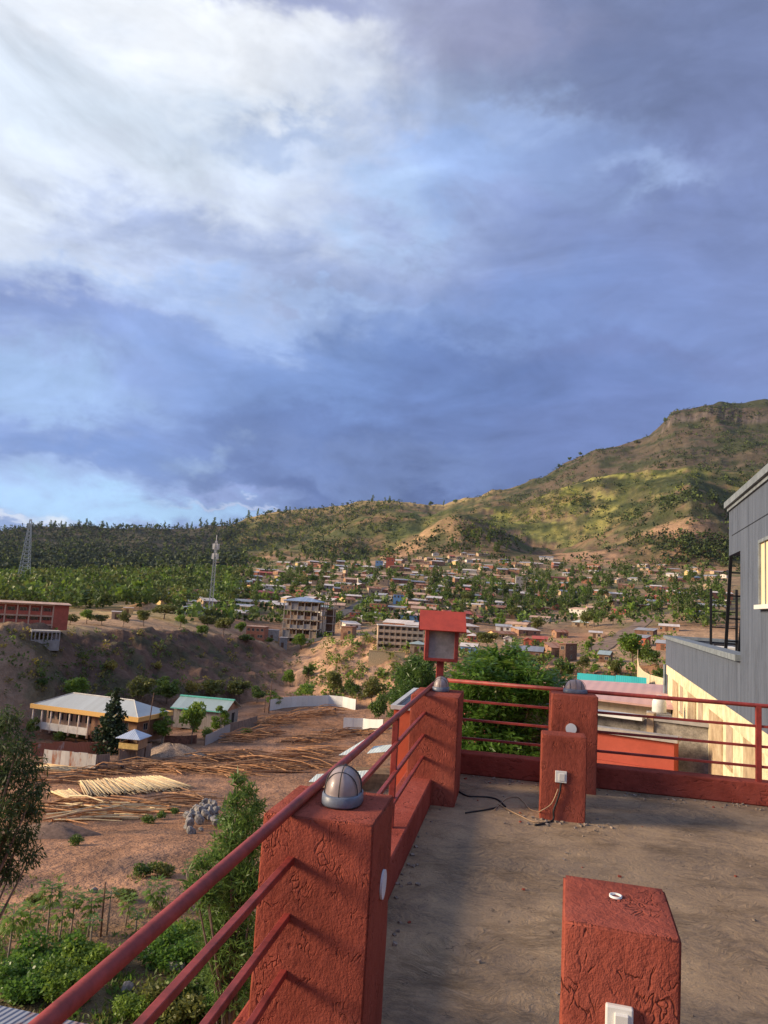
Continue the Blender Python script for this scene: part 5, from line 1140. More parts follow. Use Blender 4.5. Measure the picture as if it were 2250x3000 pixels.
def hut():
    p = G(385, 2232, 60); zg = p[2]; r = math.hypot(p[0], p[1]); s = r/F_PX; print('hut r', r)
    t = thing('watch_hut', p, face(385)+R(-27), 'small watch hut on stilts with a silver pyramid roof and yellow boards', 'hut')
    W = 1.55; zf = 36*s; zt = 66*s
    for x in (-1, 1):
        for y in (-1, 1): b = MB(); b.box(x*W*.9-.08, x*W*.9+.08, y*W*.9-.08, y*W*.9+.08, -.6, zt); b.build('post', M_DOOR, t)
    b = MB(); b.box(-W, W, -W, W, zf, zf+.12); b.build('floor', M_DOOR, t)
    b = MB(); b.box(-W, W, -W-.02, -W+.06, zf+.13, zf+.95); b.build('front_board', mat('yellow_board', (.80, .55, .18)), t); b = MB(); b.box(W-.06, W+.02, -W+.07, W, zf+.13, zt-.02); b.box(-W, W-.07, W-.06, W+.02, zf+.13, zt-.02); b.box(-W-.02, -W+.06, -W+.07, W-.07, zf+.13, zf+.95); b.build('wall', mat('plank_wall', (.42, .27, .16), var=.3, scale=2, stretch=(4, 4, .5)), t)
    v = roof_mesh('pyramid', 2*W, 2*W, zt, 1.15, .45, .06); v.build('roof', corrugated('silver_tin', (.58, .62, .66), pitch=.3, metal=.35, rough=.35), t)
hut()
# fences
def fence(pts, h, m_, label, name='tin_fence', postm=None, jag=0.0, cat='fence', th=.05, step=.85):
    P3 = [G(*q) if len(q) == 2 else np.array(q) for q in pts]; o = P3[0]; t = thing(name, o, 0, label, cat); rg = random.Random(len(label)); b = MB(); L = 0
    for a, d in zip(P3[:-1], P3[1:]):
        v = d-a; ln = np.linalg.norm(v[:2]); n = max(1, int(ln/step)); u = v/n; nn = np.array([-v[1], v[0], 0])/ln
        for k in range(n):
            p, q = a+u*k-o, a+u*(k+1)-o; p[2] = gz(*(a+u*k)[:2])-o[2]; q[2] = gz(*(a+u*(k+1))[:2])-o[2]; hh = h+rg.uniform(-jag, jag); e = nn*(th/2+(k % 2)*.012)
            b.add([tuple(p-e-np.array([0, 0, .4])), tuple(q-e-np.array([0, 0, .4])), tuple(q-e+np.array([0, 0, hh])), tuple(p-e+np.array([0, 0, hh+rg.uniform(-jag, jag)*.5])), tuple(p+e-np.array([0, 0, .4])), tuple(q+e-np.array([0, 0, .4])), tuple(q+e+np.array([0, 0, hh])), tuple(p+e+np.array([0, 0, hh]))],
                  [(0, 1, 2, 3), (7, 6, 5, 4), (3, 2, 6, 7), (0, 3, 7, 4), (1, 5, 6, 2)])
    b.build('sheets', m_, t)
    for a, d in zip(P3[:-1], P3[1:]):
        v = d-a; ln = np.linalg.norm(v[:2]); n = max(1, int(ln/2.6)); nn = np.array([-v[1], v[0], 0])/ln
        for k in range(n+1):
            q = a+v*k/n+nn*.1; g = gz(q[0], q[1]); b = MB(); b.tube([(q[0]-o[0], q[1]-o[1], g-o[2]-.4), (q[0]-o[0]+.02, q[1]-o[1], g-o[2]+h+.15)], .05, 6); b.build('post', postm or M_DOOR, t)
    return t
F_W = corrugated('white_sheet', (.72, .73, .70), pitch=.25, c2=(.66, .66, .62), metal=.1, rough=.55); F_G = corrugated('weathered_tin', (.46, .44, .42), pitch=.22, c2=(.34, .32, .31), rust=.08, metal=.2, rough=.6); F_R = corrugated('rusted_tin', (.46, .42, .38), pitch=.22, c2=(.40, .30, .24), rust=1.0, metal=.1, rough=.7, c3=(.30, .11, .06))
F_P = mat('old_planks', (.30, .22, .17), var=.45, scale=2.5, stretch=(5, 5, .3))
fence([(787, 2083), (832, 2074), (900, 2069), (962, 2067), (1003, 2071), (1041, 2080)], 2.6, F_W, 'long white corrugated sheet fence across the back of the lumber yard')
fence([(1005, 2134), (1062, 2136), (1121, 2140)], 2.2, F_W, 'short white corrugated fence panel at the right of the lumber yard')
fence([(90, 2216), (190, 2214), (312, 2210)], 2.1, F_R, 'rust streaked sheet fence in front of the yellow fascia bungalow', jag=.15)
fence([(126, 2235), (200, 2243), (279, 2252)], 2.0, F_G, 'pale grey tin fence nearest the pale logs', jag=.05)
fence([(281, 2252), (319, 2247)], 1.9, F_P, 'brown plank gate between the grey tin fence and the watch hut', name='plank_gate', cat='gate', step=.3)
fence([(346, 2240), (392, 2232), (441, 2215)], 2.0, F_P, 'old grey brown plank fence below the watch hut', name='plank_fence', jag=.12, step=.25)
fence([(600, 2185), (640, 2166), (672, 2150)], 1.8, F_G, 'short weathered tin fence left of the green ridge shed trees')
fence([(672, 2150), (710, 2140), (752, 2126)], 2.0, F_P, 'dark plank fence right of the green ridge shed', name='plank_fence', step=.3)
fence([(480, 2180), (530, 2182), (575, 2178)], 1.5, mat('red_brown_boards', (.20, .09, .06), var=.4, scale=3), 'low dark red brown board fence under the young trees', name='board_fence', step=.3)

# poles: pale peeled ones one by one, the brown ones in heaps nobody could count
M_POLE = [mat('peeled_pole', (.70, .54, .30), var=.2, scale=2, rough=.7), mat('pale_pole', (.56, .40, .22), var=.2, scale=2, rough=.7)]
M_BPOLE = [mat('bark_pole', (.46, .25, .125), var=.35, scale=2), mat('dark_pole', (.27, .155, .09), var=.4, scale=2), mat('red_pole', (.50, .255, .12), var=.3, scale=2)]
rgp = random.Random(3)
def pole_mesh(L, r0, r1, m_, name='wooden_pole'):
    b = MB(); b.smooth = True; b.tube([(0, 0, 0), (L*.5, rgp.uniform(-.08, .08), 0), (L, 0, 0)], [r0, (r0+r1)/2, r1], 7); me_o = b.build(name, m_); me = me_o.data; bpy.data.objects.remove(me_o); return me
PM = [pole_mesh(rgp.uniform(7, 9.5), rgp.uniform(.09, .13), rgp.uniform(.055, .08), M_POLE[k % 2]) for k in range(6)]
def lay(p, q, jitter, me, lift=0, grp='', lab='', extra=0):
    d = np.array(q)-np.array(p); a = math.atan2(d[1], d[0])+rgp.uniform(-jitter, jitter); L = max(v.co.x for v in me.vertices)
    z0 = gz(p[0], p[1]); e = (p[0]+math.cos(a)*L, p[1]+math.sin(a)*L); z1 = gz(*e)
    o = link('wooden_pole', me, None, (p[0], p[1], z0+.07+lift), (0, -math.atan2(z1-z0+extra, L), a)); return tag(o, lab, 'pole', grp)
def row(a0, a1, b0, b1, n, lab, grp, layers=2, jit=.05):  # poles side by side from line a0-a1 towards line b0-b1
    A0, A1, B0, B1 = G(*a0), G(*a1), G(*b0), G(*b1)
    for l_ in range(layers):
        for k in range(n):
            f = (k+rgp.uniform(-.3, .3))/n; f = min(max(f, 0), 1); p = A0+(A1-A0)*f; q = B0+(B1-B0)*f; off = (q-p)*rgp.uniform(-.06, .06)
            lay(p+off, q+off, jit, rgp.choice(PM), lift=l_*.13+rgp.uniform(0, .08), grp=grp, lab=lab)
row((232, 2298), (470, 2282), (300, 2356), (590, 2322), 84, 'pale peeled pole lying in the bright row in the middle of the lumber yard', 'pale poles of the bright row', 3, .13)
row((150, 2325), (215, 2318), (250, 2362), (262, 2352), 16, 'pale peeled pole in the loose fan left of the bright row', 'pale poles fanned out left of the row', 2, .12)
row((10, 2262), (150, 2248), (60, 2262), (260, 2262), 9, 'cream coloured pole stacked by the grey tin fence', 'cream poles stacked along the tin fence', 4, .02)
def heap(pts, L, n, mi, label, ang=None, h=.5, spread=.35):  # pts: photo pixels along the heap
    P3 = [G(*q) for q in pts]; o = P3[0]; b = MB(); b.smooth = False
    for k in range(int(n*.62)):
        f = rgp.random()*(len(P3)-1); i = min(int(f), len(P3)-2); c = P3[i]+(P3[i+1]-P3[i])*(f-i); c = c+np.array([rgp.gauss(0, .9), rgp.gauss(0, 1.1), 0])
        a = ang+rgp.gauss(0, spread); l_ = L*rgp.uniform(.7, 1.15); u = np.array([math.cos(a), math.sin(a), 0])*l_/2; lift = abs(rgp.gauss(0, h))
        p, q = c-u, c+u; p[2] = gz(*p[:2])+.05+lift*rgp.uniform(.2, 1); q[2] = gz(*q[:2])+.05+lift*rgp.uniform(.4, 1.1); m_ = c.copy(); m_[2] = gz(*c[:2])+.05+lift
        r0 = rgp.uniform(.07, .12); b.mat(rgp.choice(mi)); b.tube([tuple(p-o), tuple(m_-o), tuple(q-o)], [r0, r0*.85, r0*.6], 5, True)
    t = b.build('pole_heap', M_BPOLE+M_POLE, None, tuple(o)); tag(t, label, 'pole heap', 'heaps of brown wooden poles', 'stuff')
heap([(160, 2300), (230, 2278), (300, 2268), (360, 2262)], 7, 110, [0, 1, 1, 2], 'dark brown poles heaped between the grey fence and the bright row', R(20))
heap([(330, 2266), (420, 2250), (520, 2240)], 7, 110, [0, 1, 1], 'dark poles heaped behind the bright row, below the rubble mound', R(5))
heap([(470, 2262), (560, 2258), (650, 2262), (690, 2270)], 7, 130, [0, 1, 2], 'brown poles spread right of the bright row', R(-6))
heap([(240, 2378), (300, 2372), (380, 2372), (420, 2378)], 7, 120, [2, 2, 0, 3], 'reddish poles in front of the bright row', R(12))
heap([(250, 2405), (310, 2398), (370, 2392)], 7, 60, [2, 0, 3], 'reddish poles fanned at the front of the lumber yard', R(22))
heap([(440, 2375), (500, 2355), (570, 2345)], 6, 60, [0, 1], 'dark poles left of the rock pile', R(8))
heap([(130, 2370), (190, 2375)], 6, 50, [0, 2, 1], 'brown poles beside the tree on the left edge', R(10))
heap([(690, 2172), (740, 2160), (800, 2150)], 6, 110, [2, 0, 2], 'orange brown poles piled by the plank fence', R(30), .8)
heap([(760, 2130), (830, 2115), (920, 2098), (980, 2090)], 7, 140, [2, 0, 2], 'orange brown poles piled before the white fence', R(20), .8)
heap([(890, 2178), (960, 2165), (1040, 2150), (1100, 2150)], 7, 140, [2, 0, 1], 'brown poles piled by the short white panel', R(18), .6)
heap([(740, 2240), (820, 2230), (900, 2215), (960, 2200)], 8, 150, [0, 2, 1], 'long brown poles in the middle right of the yard', R(14), .5)
heap([(760, 2262), (850, 2252), (940, 2240)], 8, 110, [0, 1, 2], 'dark brown poles along the right front of the yard', R(12), .5)
heap([(600, 2230), (680, 2222), (740, 2212)], 7, 90, [0, 1, 2], 'brown poles in the centre of the yard', R(16), .45)
# earth and rubble
M_RUB = mat('rubble', (.36, .25, .17), var=.5, scale=5, bump=.8); M_ROCK = mat('grey_rock', (.27, .25, .23), var=.45, scale=2.2, bump=.6, dist=.05)
def rock_mesh(seed, m_):
    rg = np.random.RandomState(seed); bm = bmesh.new(); bmesh.ops.create_icosphere(bm, subdivisions=2, radius=1)
    ax = [rg.randn(3) for _ in range(7)]
    for v in bm.verts:
        p = np.array(v.co); 
        for a in ax:
            a_ = a/np.linalg.norm(a); d = p@a_
            if d > .62: p = p-a_*(d-.62)*.9
        v.co = Vector(p*np.array([1, .8, .7])*(1+rg.uniform(-.05, .05)))
    me = bpy.data.meshes.new('rock'); bm.to_mesh(me); bm.free(); me.materials.append(m_); return me
RK = [rock_mesh(k, M_ROCK) for k in range(5)]
for k in range(64):
    f = rgp.random(); g = rgp.gauss(0, .32); px = 592+rgp.gauss(0, 30); pyy = 2405+rgp.gauss(0, 17)-(px-592)*.2
    p = G(px, pyy, 40); s = rgp.uniform(.25, .62); hgt = max(0, 1-((px-592)/62)**2)*rgp.uniform(0, .9)
    tag(link('rock', rgp.choice(RK), None, (p[0], p[1], p[2]+s*.35+hgt), (rgp.uniform(0, 6), rgp.uniform(0, 6), rgp.uniform(0, 6))), 'grey boulder in the rock pile below the lumber yard', 'rock', 'boulders of the grey rock pile').scale = (s, s, s)
for px, pyy, s in ((515, 2840, .45), (440, 2795, .5), (370, 2905, .3), (275, 2615, .25), (500, 2545, .22)):
    p = G(px, pyy, 20); tag(link('rock', RK[int(px) % 5], None, (p[0], p[1], p[2]+s*.2), (px, pyy, 1)), {515: 'pale boulder at the handrail edge in the garden', 440: 'larger pale stone among the garden shrubs', 370: 'small stone half buried by the garden shrubs', 275: 'small dark stone on the bare slope above the papaya plants', 500: 'small dark stone by the dry weeds on the bare slope'}[px], 'rock', 'loose stones on the near slope').scale = (s, s*1.3, s)
def mound(px, py, w, d, h, m_, label, name='rubble_mound', rmin=40):
    p = G(px, py, rmin); b = MB(); b.smooth = True; n, k_ = 28, 9; vs = []; fs = []
    for k in range(k_):
        for j in range(n):
            a = 2*PI*j/n; q = k/(k_-1); rr2 = q*(1+.18*math.sin(3*a+px)+.1*math.sin(7*a)); x, y = math.cos(a)*w*rr2, math.sin(a)*d*rr2
            z = h*math.cos(min(1, q)*PI/2)**1.3*(1+rgp.uniform(-.12, .12)) - (.25 if k == k_-1 else 0); vs.append((x, y, gz(p[0]+x, p[1]+y)-p[2]+z))
    for k in range(k_-1):
        for j in range(n): fs.append((k*n+j, (k+1)*n+j, (k+1)*n+(j+1) % n, k*n+(j+1) % n))
    fs.append(tuple(range(n))); b.add(vs, fs); tag(b.build(name, m_, None, tuple(p)), label, 'mound')
mound(497, 2210, 5.2, 3.2, 1.7, M_RUB, 'heap of pale rubble right of the watch hut')
mound(150, 2445, 4.2, 2.6, .9, mat('dark_earth', (.20, .125, .085), var=.3, scale=3, bump=.5), 'dark earth mound on the slope by the left edge tree', 'earth_mound')
mound(640, 1800, 12, 5, 2.4, mat('red_earth', (.46, .24, .15), var=.3, scale=1), 'red dirt heap at the foot of the mobile mast', 'earth_mound', 150)
mound(430, 1788, 10, 5, 3.2, mat('orange_earth', (.52, .32, .17), var=.3, scale=1), 'orange dirt heap on the field left of the mobile mast', 'earth_mound', 150)
# timber poles standing
def upright(px, pyb, pyt, r0, label, lean=0, m_=None, rmin=40, name='timber_post'):
    p = G(px, pyb, rmin); r = math.hypot(p[0], p[1]); H = (pyb-pyt)*r/F_PX; b = MB(); b.smooth = True; b.tube([(0, 0, -.5), (lean*H*.5, 0, H*.5), (lean*H, 0, H)], [r0, r0*.85, r0*.7], 8); tag(b.build(name, m_ or M_DOOR, None, tuple(p)), label, 'post')
upright(424, 2200, 2045, .11, 'tall bare utility pole behind the watch hut', .07); upright(787, 2090, 1999, .13, 'bare timber pole at the left end of the long white fence', .03)
upright(775, 2088, 2040, .08, 'shorter pole left of the long white fence'); upright(295, 2745, 2610, .05, 'thin brown stake among the papaya plants', -.02, rmin=20)
upright(1866, 1985, 1910, .11, 'pale utility pole in front of the bushy tree right of the ruin', .02, WM['tan'], 60, 'utility_pole')
# mud shed with sheet roofs, right of the nearest dome light
def mud_shed():
    p = G(1075, 2318, 40); r = math.hypot(p[0], p[1]); s = r/F_PX; print('mud shed', r); t = thing('mud_shed', p, face(1075)+R(6), 'brown mud walled shed with pale sheet roofs behind the nearest dome light', 'shed')
    W = 2.9; b = MB(); b.box(-1.4, 3.2, 0, 4.0, -1, 2.25); b.build('wall', mat('mud_brown', (.26, .16, .085), var=.3, scale=1.5), t)
    def q(px_, py_, dr): a = at(px_, py_, r+dr); v = a-p; c, s_ = math.cos(-t.rotation_euler.z), math.sin(-t.rotation_euler.z); return (v[0]*c-v[1]*s_, v[0]*s_+v[1]*c, v[2])
    b = MB(); b.slab([q(992, 2212, .6), q(1052, 2210, .6), q(1100, 2164, 4.6), q(1068, 2166, 4.6)], .05); b.build('roof_sheet', RM['mint'], t)
    b = MB(); b.slab([q(1075, 2207, .4), q(1150, 2200, .4), q(1160, 2180, 4.2), q(1095, 2186, 4.2)], .05); b.build('roof_sheet', RM['mint'], t)
    b = MB(); b.slab([q(904, 2290, -3), q(1045, 2294, -3), q(1085, 2256, .2), q(928, 2268, .2)], .05); b.build('lean_to_roof', RM['mint'], t)
    for x_, y_ in ((925, 2288), (1035, 2291)):
        a = q(x_, y_, -2.6); b = MB(); b.tube([(a[0], a[1], a[2]-.05), (a[0], a[1], a[2]-3.2)], .06, 6); b.build('post', M_DOOR, t)
mud_shed()
# low roof at the bottom left corner and an orange roof seen through the leafy tree
def low_roof():
    zr = -9.6; A, B = onz(-60, 2925, zr), onz(420, 3040, zr-.4); t = thing('grey_sheet_roof_shed', (A[0], A[1], gz(A[0], A[1])), 0, 'shed with a weathered blue grey sheet roof at the bottom left corner', 'shed'); z0 = gz(A[0], A[1])
    pts = [onz(-160, 2912, zr), onz(330, 3015, zr), onz(420, 3300, zr+.5), onz(-400, 3300, zr+.5)]
    q = [tuple(p-np.array([A[0], A[1], z0])) for p in pts]; b = MB(); b.slab(q, .06); b.build('roof', corrugated('bluegrey_sheet', (.25, .27, .32), pitch=.18, c2=(.21, .225, .27), rust=.1, metal=.1, rough=.6), t)
    cx = sum(v[0] for v in q)/4; cy = sum(v[1] for v in q)/4; b = MB(); b.prism([((v[0]-cx)*.85+cx, (v[1]-cy)*.85+cy) for v in q], -.5, q[0][2]-.15); b.build('wall', WM['mud'], t)
low_roof()
p = at(1372, 2150, 30); house((p[0], p[1], p[2]-2.8), 4.2, 4.0, 2.8, face(1372), 'gable', 'tan', 'red', 1.0, 'orange red roofed hut glimpsed through the leafy tree', 'hut', None, 1, 1, 0, name='hut')

# people in the yard
def person(px, py, label, pose, shirt, trousers, skin=(.10, .055, .035), rmin=40):
    p = G(px, py, rmin); t = thing('person', p, face(px)+pose.get('rz', 0), label, 'person'); J = pose['J']
    def skinned(name, V, E, Rd, m_, parent):
        me = bpy.data.meshes.new(name); me.from_pydata(V, E, []); me.materials.append(m_); o = link(name, me, parent); md = o.modifiers.new('skin', 'SKIN')
        for i, r_ in enumerate(Rd): me.skin_vertices[0].data[i].radius = r_ if hasattr(r_, '__len__') else (r_, r_)
        me.skin_vertices[0].data[0].use_root = True; md.use_smooth_shade = True; s_ = o.modifiers.new('sub', 'SUBSURF'); s_.levels = 1; s_.render_levels = 1; return o
    ms = mat('skin_brown', skin, var=.05); V = [J['pelvis'], J['waist'], J['chest'], J['neck'], J['head'], J['top']]; E = [(0, 1), (1, 2), (2, 3), (3, 4), (4, 5)]; Rd = [(.13, .10), (.12, .09), (.16, .10), (.055, .055), (.085, .095), (.06, .07)]
    for s in 'LR':
        b_ = len(V); V += [J['hip'+s], J['knee'+s], J['ankle'+s], J['toe'+s]]; E += [(0, b_), (b_, b_+1), (b_+1, b_+2), (b_+2, b_+3)]; Rd += [.085, .06, .04, .035]
        b_ = len(V); V += [J['sh'+s], J['el'+s], J['wr'+s], J['ha'+s]]; E += [(2, b_), (b_, b_+1), (b_+1, b_+2), (b_+2, b_+3)]; Rd += [.055, .042, .03, .032]
    skinned('body', V, E, Rd, ms, t)
    V2 = [J['waist'], J['chest'], J['shL'], J['elL'], J['shR'], J['elR'], J['pelvis']]; skinned('shirt', V2, [(0, 1), (1, 2), (2, 3), (1, 4), (4, 5), (0, 6)], [(.145, .115), (.18, .12), .075, .06, .075, .06, (.145, .115)], mat('cloth_'+label[:9].replace(' ', '_'), shirt, var=.1), t)
    V3 = [J['pelvis'], J['hipL'], J['kneeL'], J['ankleL'], J['hipR'], J['kneeR'], J['ankleR']]; skinned('trousers', V3, [(0, 1), (1, 2), (2, 3), (0, 4), (4, 5), (5, 6)], [(.15, .12), .10, .078, .06, .10, .078, .06], mat('trousers_'+label[:9].replace(' ', '_'), trousers, var=.1), t)
    hb = MB(); hb.smooth = True; c = Vector(J['head'])+Vector((0, .015, .06)); hb.lathe([(.095, -.04), (.10, 0), (.085, .05), (.05, .08), (.001, .09)], 12, tuple(c)); hb.build('hair', M_DARK, t)
W_ = dict(pelvis=(0, 0, .92), waist=(0, 0, 1.06), chest=(0, 0, 1.32), neck=(0, -.01, 1.46), head=(0, -.03, 1.58), top=(0, -.02, 1.68), hipL=(-.1, 0, .88), kneeL=(-.12, -.14, .5), ankleL=(-.12, -.10, .09), toeL=(-.12, -.28, .04), hipR=(.1, 0, .88), kneeR=(.11, .05, .49), ankleR=(.11, .22, .12), toeR=(.11, .08, .04),
     shL=(-.19, 0, 1.38), elL=(-.25, .1, 1.12), wrL=(-.26, .0, .9), haL=(-.26, -.03, .80), shR=(.19, 0, 1.38), elR=(.25, -.06, 1.12), wrR=(.25, -.2, .95), haR=(.25, -.25, .87))
Bd = dict(W_); Bd.update(pelvis=(0, .1, .80), waist=(0, 0, .92), chest=(0, -.28, 1.0), neck=(0, -.42, 1.03), head=(0, -.53, 1.0), top=(0, -.62, .98), hipL=(-.1, .1, .78), hipR=(.1, .1, .78), kneeL=(-.14, -.1, .45), kneeR=(.14, -.1, .45), ankleL=(-.14, 0, .09), ankleR=(.14, 0, .09), toeL=(-.14, -.17, .04), toeR=(.14, -.17, .04), shL=(-.19, -.30, 1.02), shR=(.19, -.30, 1.02), elL=(-.22, -.38, .76), elR=(.22, -.38, .76), wrL=(-.16, -.45, .52), wrR=(.16, -.45, .52), haL=(-.12, -.47, .43), haR=(.12, -.47, .43))
person(285, 2268, 'person in dark clothes walking beside the grey tin fence', dict(J=W_, rz=.8), (.035, .03, .035), (.03, .03, .04))
person(361, 2266, 'person in a white shirt bending over the poles', dict(J=Bd, rz=-1.0), (.70, .68, .64), (.35, .32, .30))
person(981, 2092, 'person in black standing before the long white fence', dict(J=W_, rz=-.6), (.03, .03, .03), (.04, .04, .05), rmin=80)
# ------------------------------------------------------------------ vegetation
NR = np.random.RandomState(12)
def leaves(rs, centers, n, size, asp=.5, droop=.0, fill=.55, flat=.0):   # loose diamond leaves on clump shells -> (n,4,3)
    C = np.array([c[:3] for c in centers]); Rd = np.array([c[3] for c in centers]); w = Rd**2; k = rs.choice(len(C), n, p=w/w.sum())
    d = rs.randn(n, 3); d /= np.linalg.norm(d, axis=1)[:, None]; rad = Rd[k]*(fill+(1-fill)*rs.rand(n)**.6)*(1+.18*rs.randn(n).clip(-1.5, 1.5))
    P_ = C[k]+d*rad[:, None]*np.array([1, 1, .85])
    a = rs.randn(n, 3)*.8+d*.9; a[:, 2] = a[:, 2]*(1-flat)-droop; a /= np.linalg.norm(a, axis=1)[:, None]
    b = np.cross(a, rs.randn(n, 3)+d*.6); b /= np.linalg.norm(b, axis=1)[:, None]
    s = size*(.6+.8*rs.rand(n))[:, None]; A = a*s; B = b*s*asp*.5
    return np.stack([P_-A*.5, P_+B-A*.05, P_+A*.5, P_-B-A*.05], 1)
def limbs(b, base, centers, r0, rs, bend=.3):
    base = Vector(base); top = Vector((sum(c[0] for c in centers)/len(centers), sum(c[1] for c in centers)/len(centers), max(c[2] for c in centers)))
    z0 = min(c[2] for c in centers); fork = base.lerp(top, .0); pts = []; H = top.z-base.z
    for k in range(6):
        f = k/5; p = base.lerp(top, f*.9); p.x += bend*math.sin(f*3+base.x)*.35*(f > 0); p.y += bend*math.cos(f*2.3+base.y)*.25*(f > 0); pts.append(p)
    b.tube(pts, [r0*(1.15 if k == 0 else 1-.15*k) for k in range(6)], 7)
    for c in centers:
        c = Vector(c[:3]); f = min(.85, max(.15, (c.z-base.z)/H-.22)); i = f*5; a = pts[int(i)].lerp(pts[min(5, int(i)+1)], i-int(i))
        m_ = a.lerp(c, .55)+Vector((0, 0, -.06*H*.3)); b.tube([a, m_, c], [r0*.45, r0*.28, r0*.1], 5)
LM1 = leafmat('eucalyptus_leaf', (.028, .052, .016), (.17, .23, .045)); LM2 = leafmat('broad_leaf', (.028, .06, .013), (.18, .26, .05)); LM3 = leafmat('olive_leaf', (.06, .075, .02), (.22, .23, .055))
LM4 = leafmat('bright_leaf', (.05, .11, .015), (.25, .36, .05)); LM5 = leafmat('yellow_shrub_leaf', (.16, .13, .03), (.42, .34, .07)); LMD = leafmat('dark_needle', (.010, .022, .012), (.045, .075, .025), trans=.2)
M_BARK = mat('bark', (.17, .12, .09), var=.35, scale=6, bump=.4); M_BARKP = mat('pale_bark', (.36, .30, .24), var=.3, scale=6)
def proto(kind, seed, n, leaf, lm, H=10.):
    rs = np.random.RandomState(seed); cs = []
    if kind == 'tall':
        k = 9
        for i in range(k): f = i/(k-1); a = rs.rand()*6.28; q = (.8+.9*rs.rand())*(1-f*.65); cs.append((math.cos(a)*q, math.sin(a)*q, H*(.30+.62*f), H*.125*(1-.45*f)*(.8+.5*rs.rand())))
    elif kind == 'broad':
        for i in range(10): a = rs.rand()*6.28; q = H*.30*math.sqrt(rs.rand()); cs.append((math.cos(a)*q, math.sin(a)*q, H*(.45+.42*rs.rand()-.12*q/(H*.3)), H*.17*(.7+.5*rs.rand())))
    elif kind == 'cone':
        for i in range(12): f = i/11; a = i*2.4; q = H*.10*(1-f); cs.append((math.cos(a)*q, math.sin(a)*q, H*(.12+.82*f), H*.17*(1-f*.85)+.12))
    elif kind == 'bush':
        for i in range(7): a = rs.rand()*6.28; q = H*.42*math.sqrt(rs.rand()); cs.append((math.cos(a)*q, math.sin(a)*q, H*(.25+.35*rs.rand()), H*.30*(.7+.5*rs.rand())))
    V = leaves(rs, cs, n, leaf, .75 if kind != 'tall' else .5, .35 if kind == 'tall' else .05)
    me = quad_mesh('crown', V, lm); b = MB(); b.smooth = True; limbs(b, (0, 0, -.5), cs, H*.022, rs, .3); o = b.build('trunk', M_BARKP if kind == 'tall' else M_BARK); tr = o.data; bpy.data.objects.remove(o); return me, tr, H
PT = {'tall': [proto('tall', s, 330, .85, [LM1, LM2, LM1][s % 3]) for s in range(5)], 'broad': [proto('broad', 20+s, 420, .80, [LM2, LM1, LM3][s % 3], 8.) for s in range(5)],
      'bush': [proto('bush', 40+s, 260, .45, [LM2, LM3, LM4][s % 3], 3.) for s in range(4)], 'cone': [proto('cone', 60, 3400, .34, LMD, 8.)],
      'fine_bright': [proto('broad', 70+s, 1500, .42, LM4, 6.) for s in range(2)], 'fine_olive': [proto('broad', 75+s, 1500, .42, LM3, 6.) for s in range(2)], 'fine_dark': [proto('broad', 80+s, 1500, .42, LM2, 6.) for s in range(2)],
      'fine_tall': [proto('tall', 85+s, 1800, .42, LM4, 8.) for s in range(2)], 'fine_bush': [proto('bush', 90+s, 700, .26, LM2, 2.) for s in range(2)], 'yellow_bush': [proto('bush', 95, 500, .3, LM5, 2.)],
      'fine_euc': [proto('tall', 97+s, 2200, .45, LM1, 10.) for s in range(2)]}
def tree(kind, p, h, rz, label, name='tree', cat='tree', group=None, wide=1.0):
    me, tr, H = NR_choice(PT[kind]); s = h/H; t = thing(name, p, rz, label, cat, group); t.scale = (s*wide, s*wide, s); link('crown', me, t); link('trunk', tr, t); return t
def NR_choice(L): return L[NR.randint(len(L))]
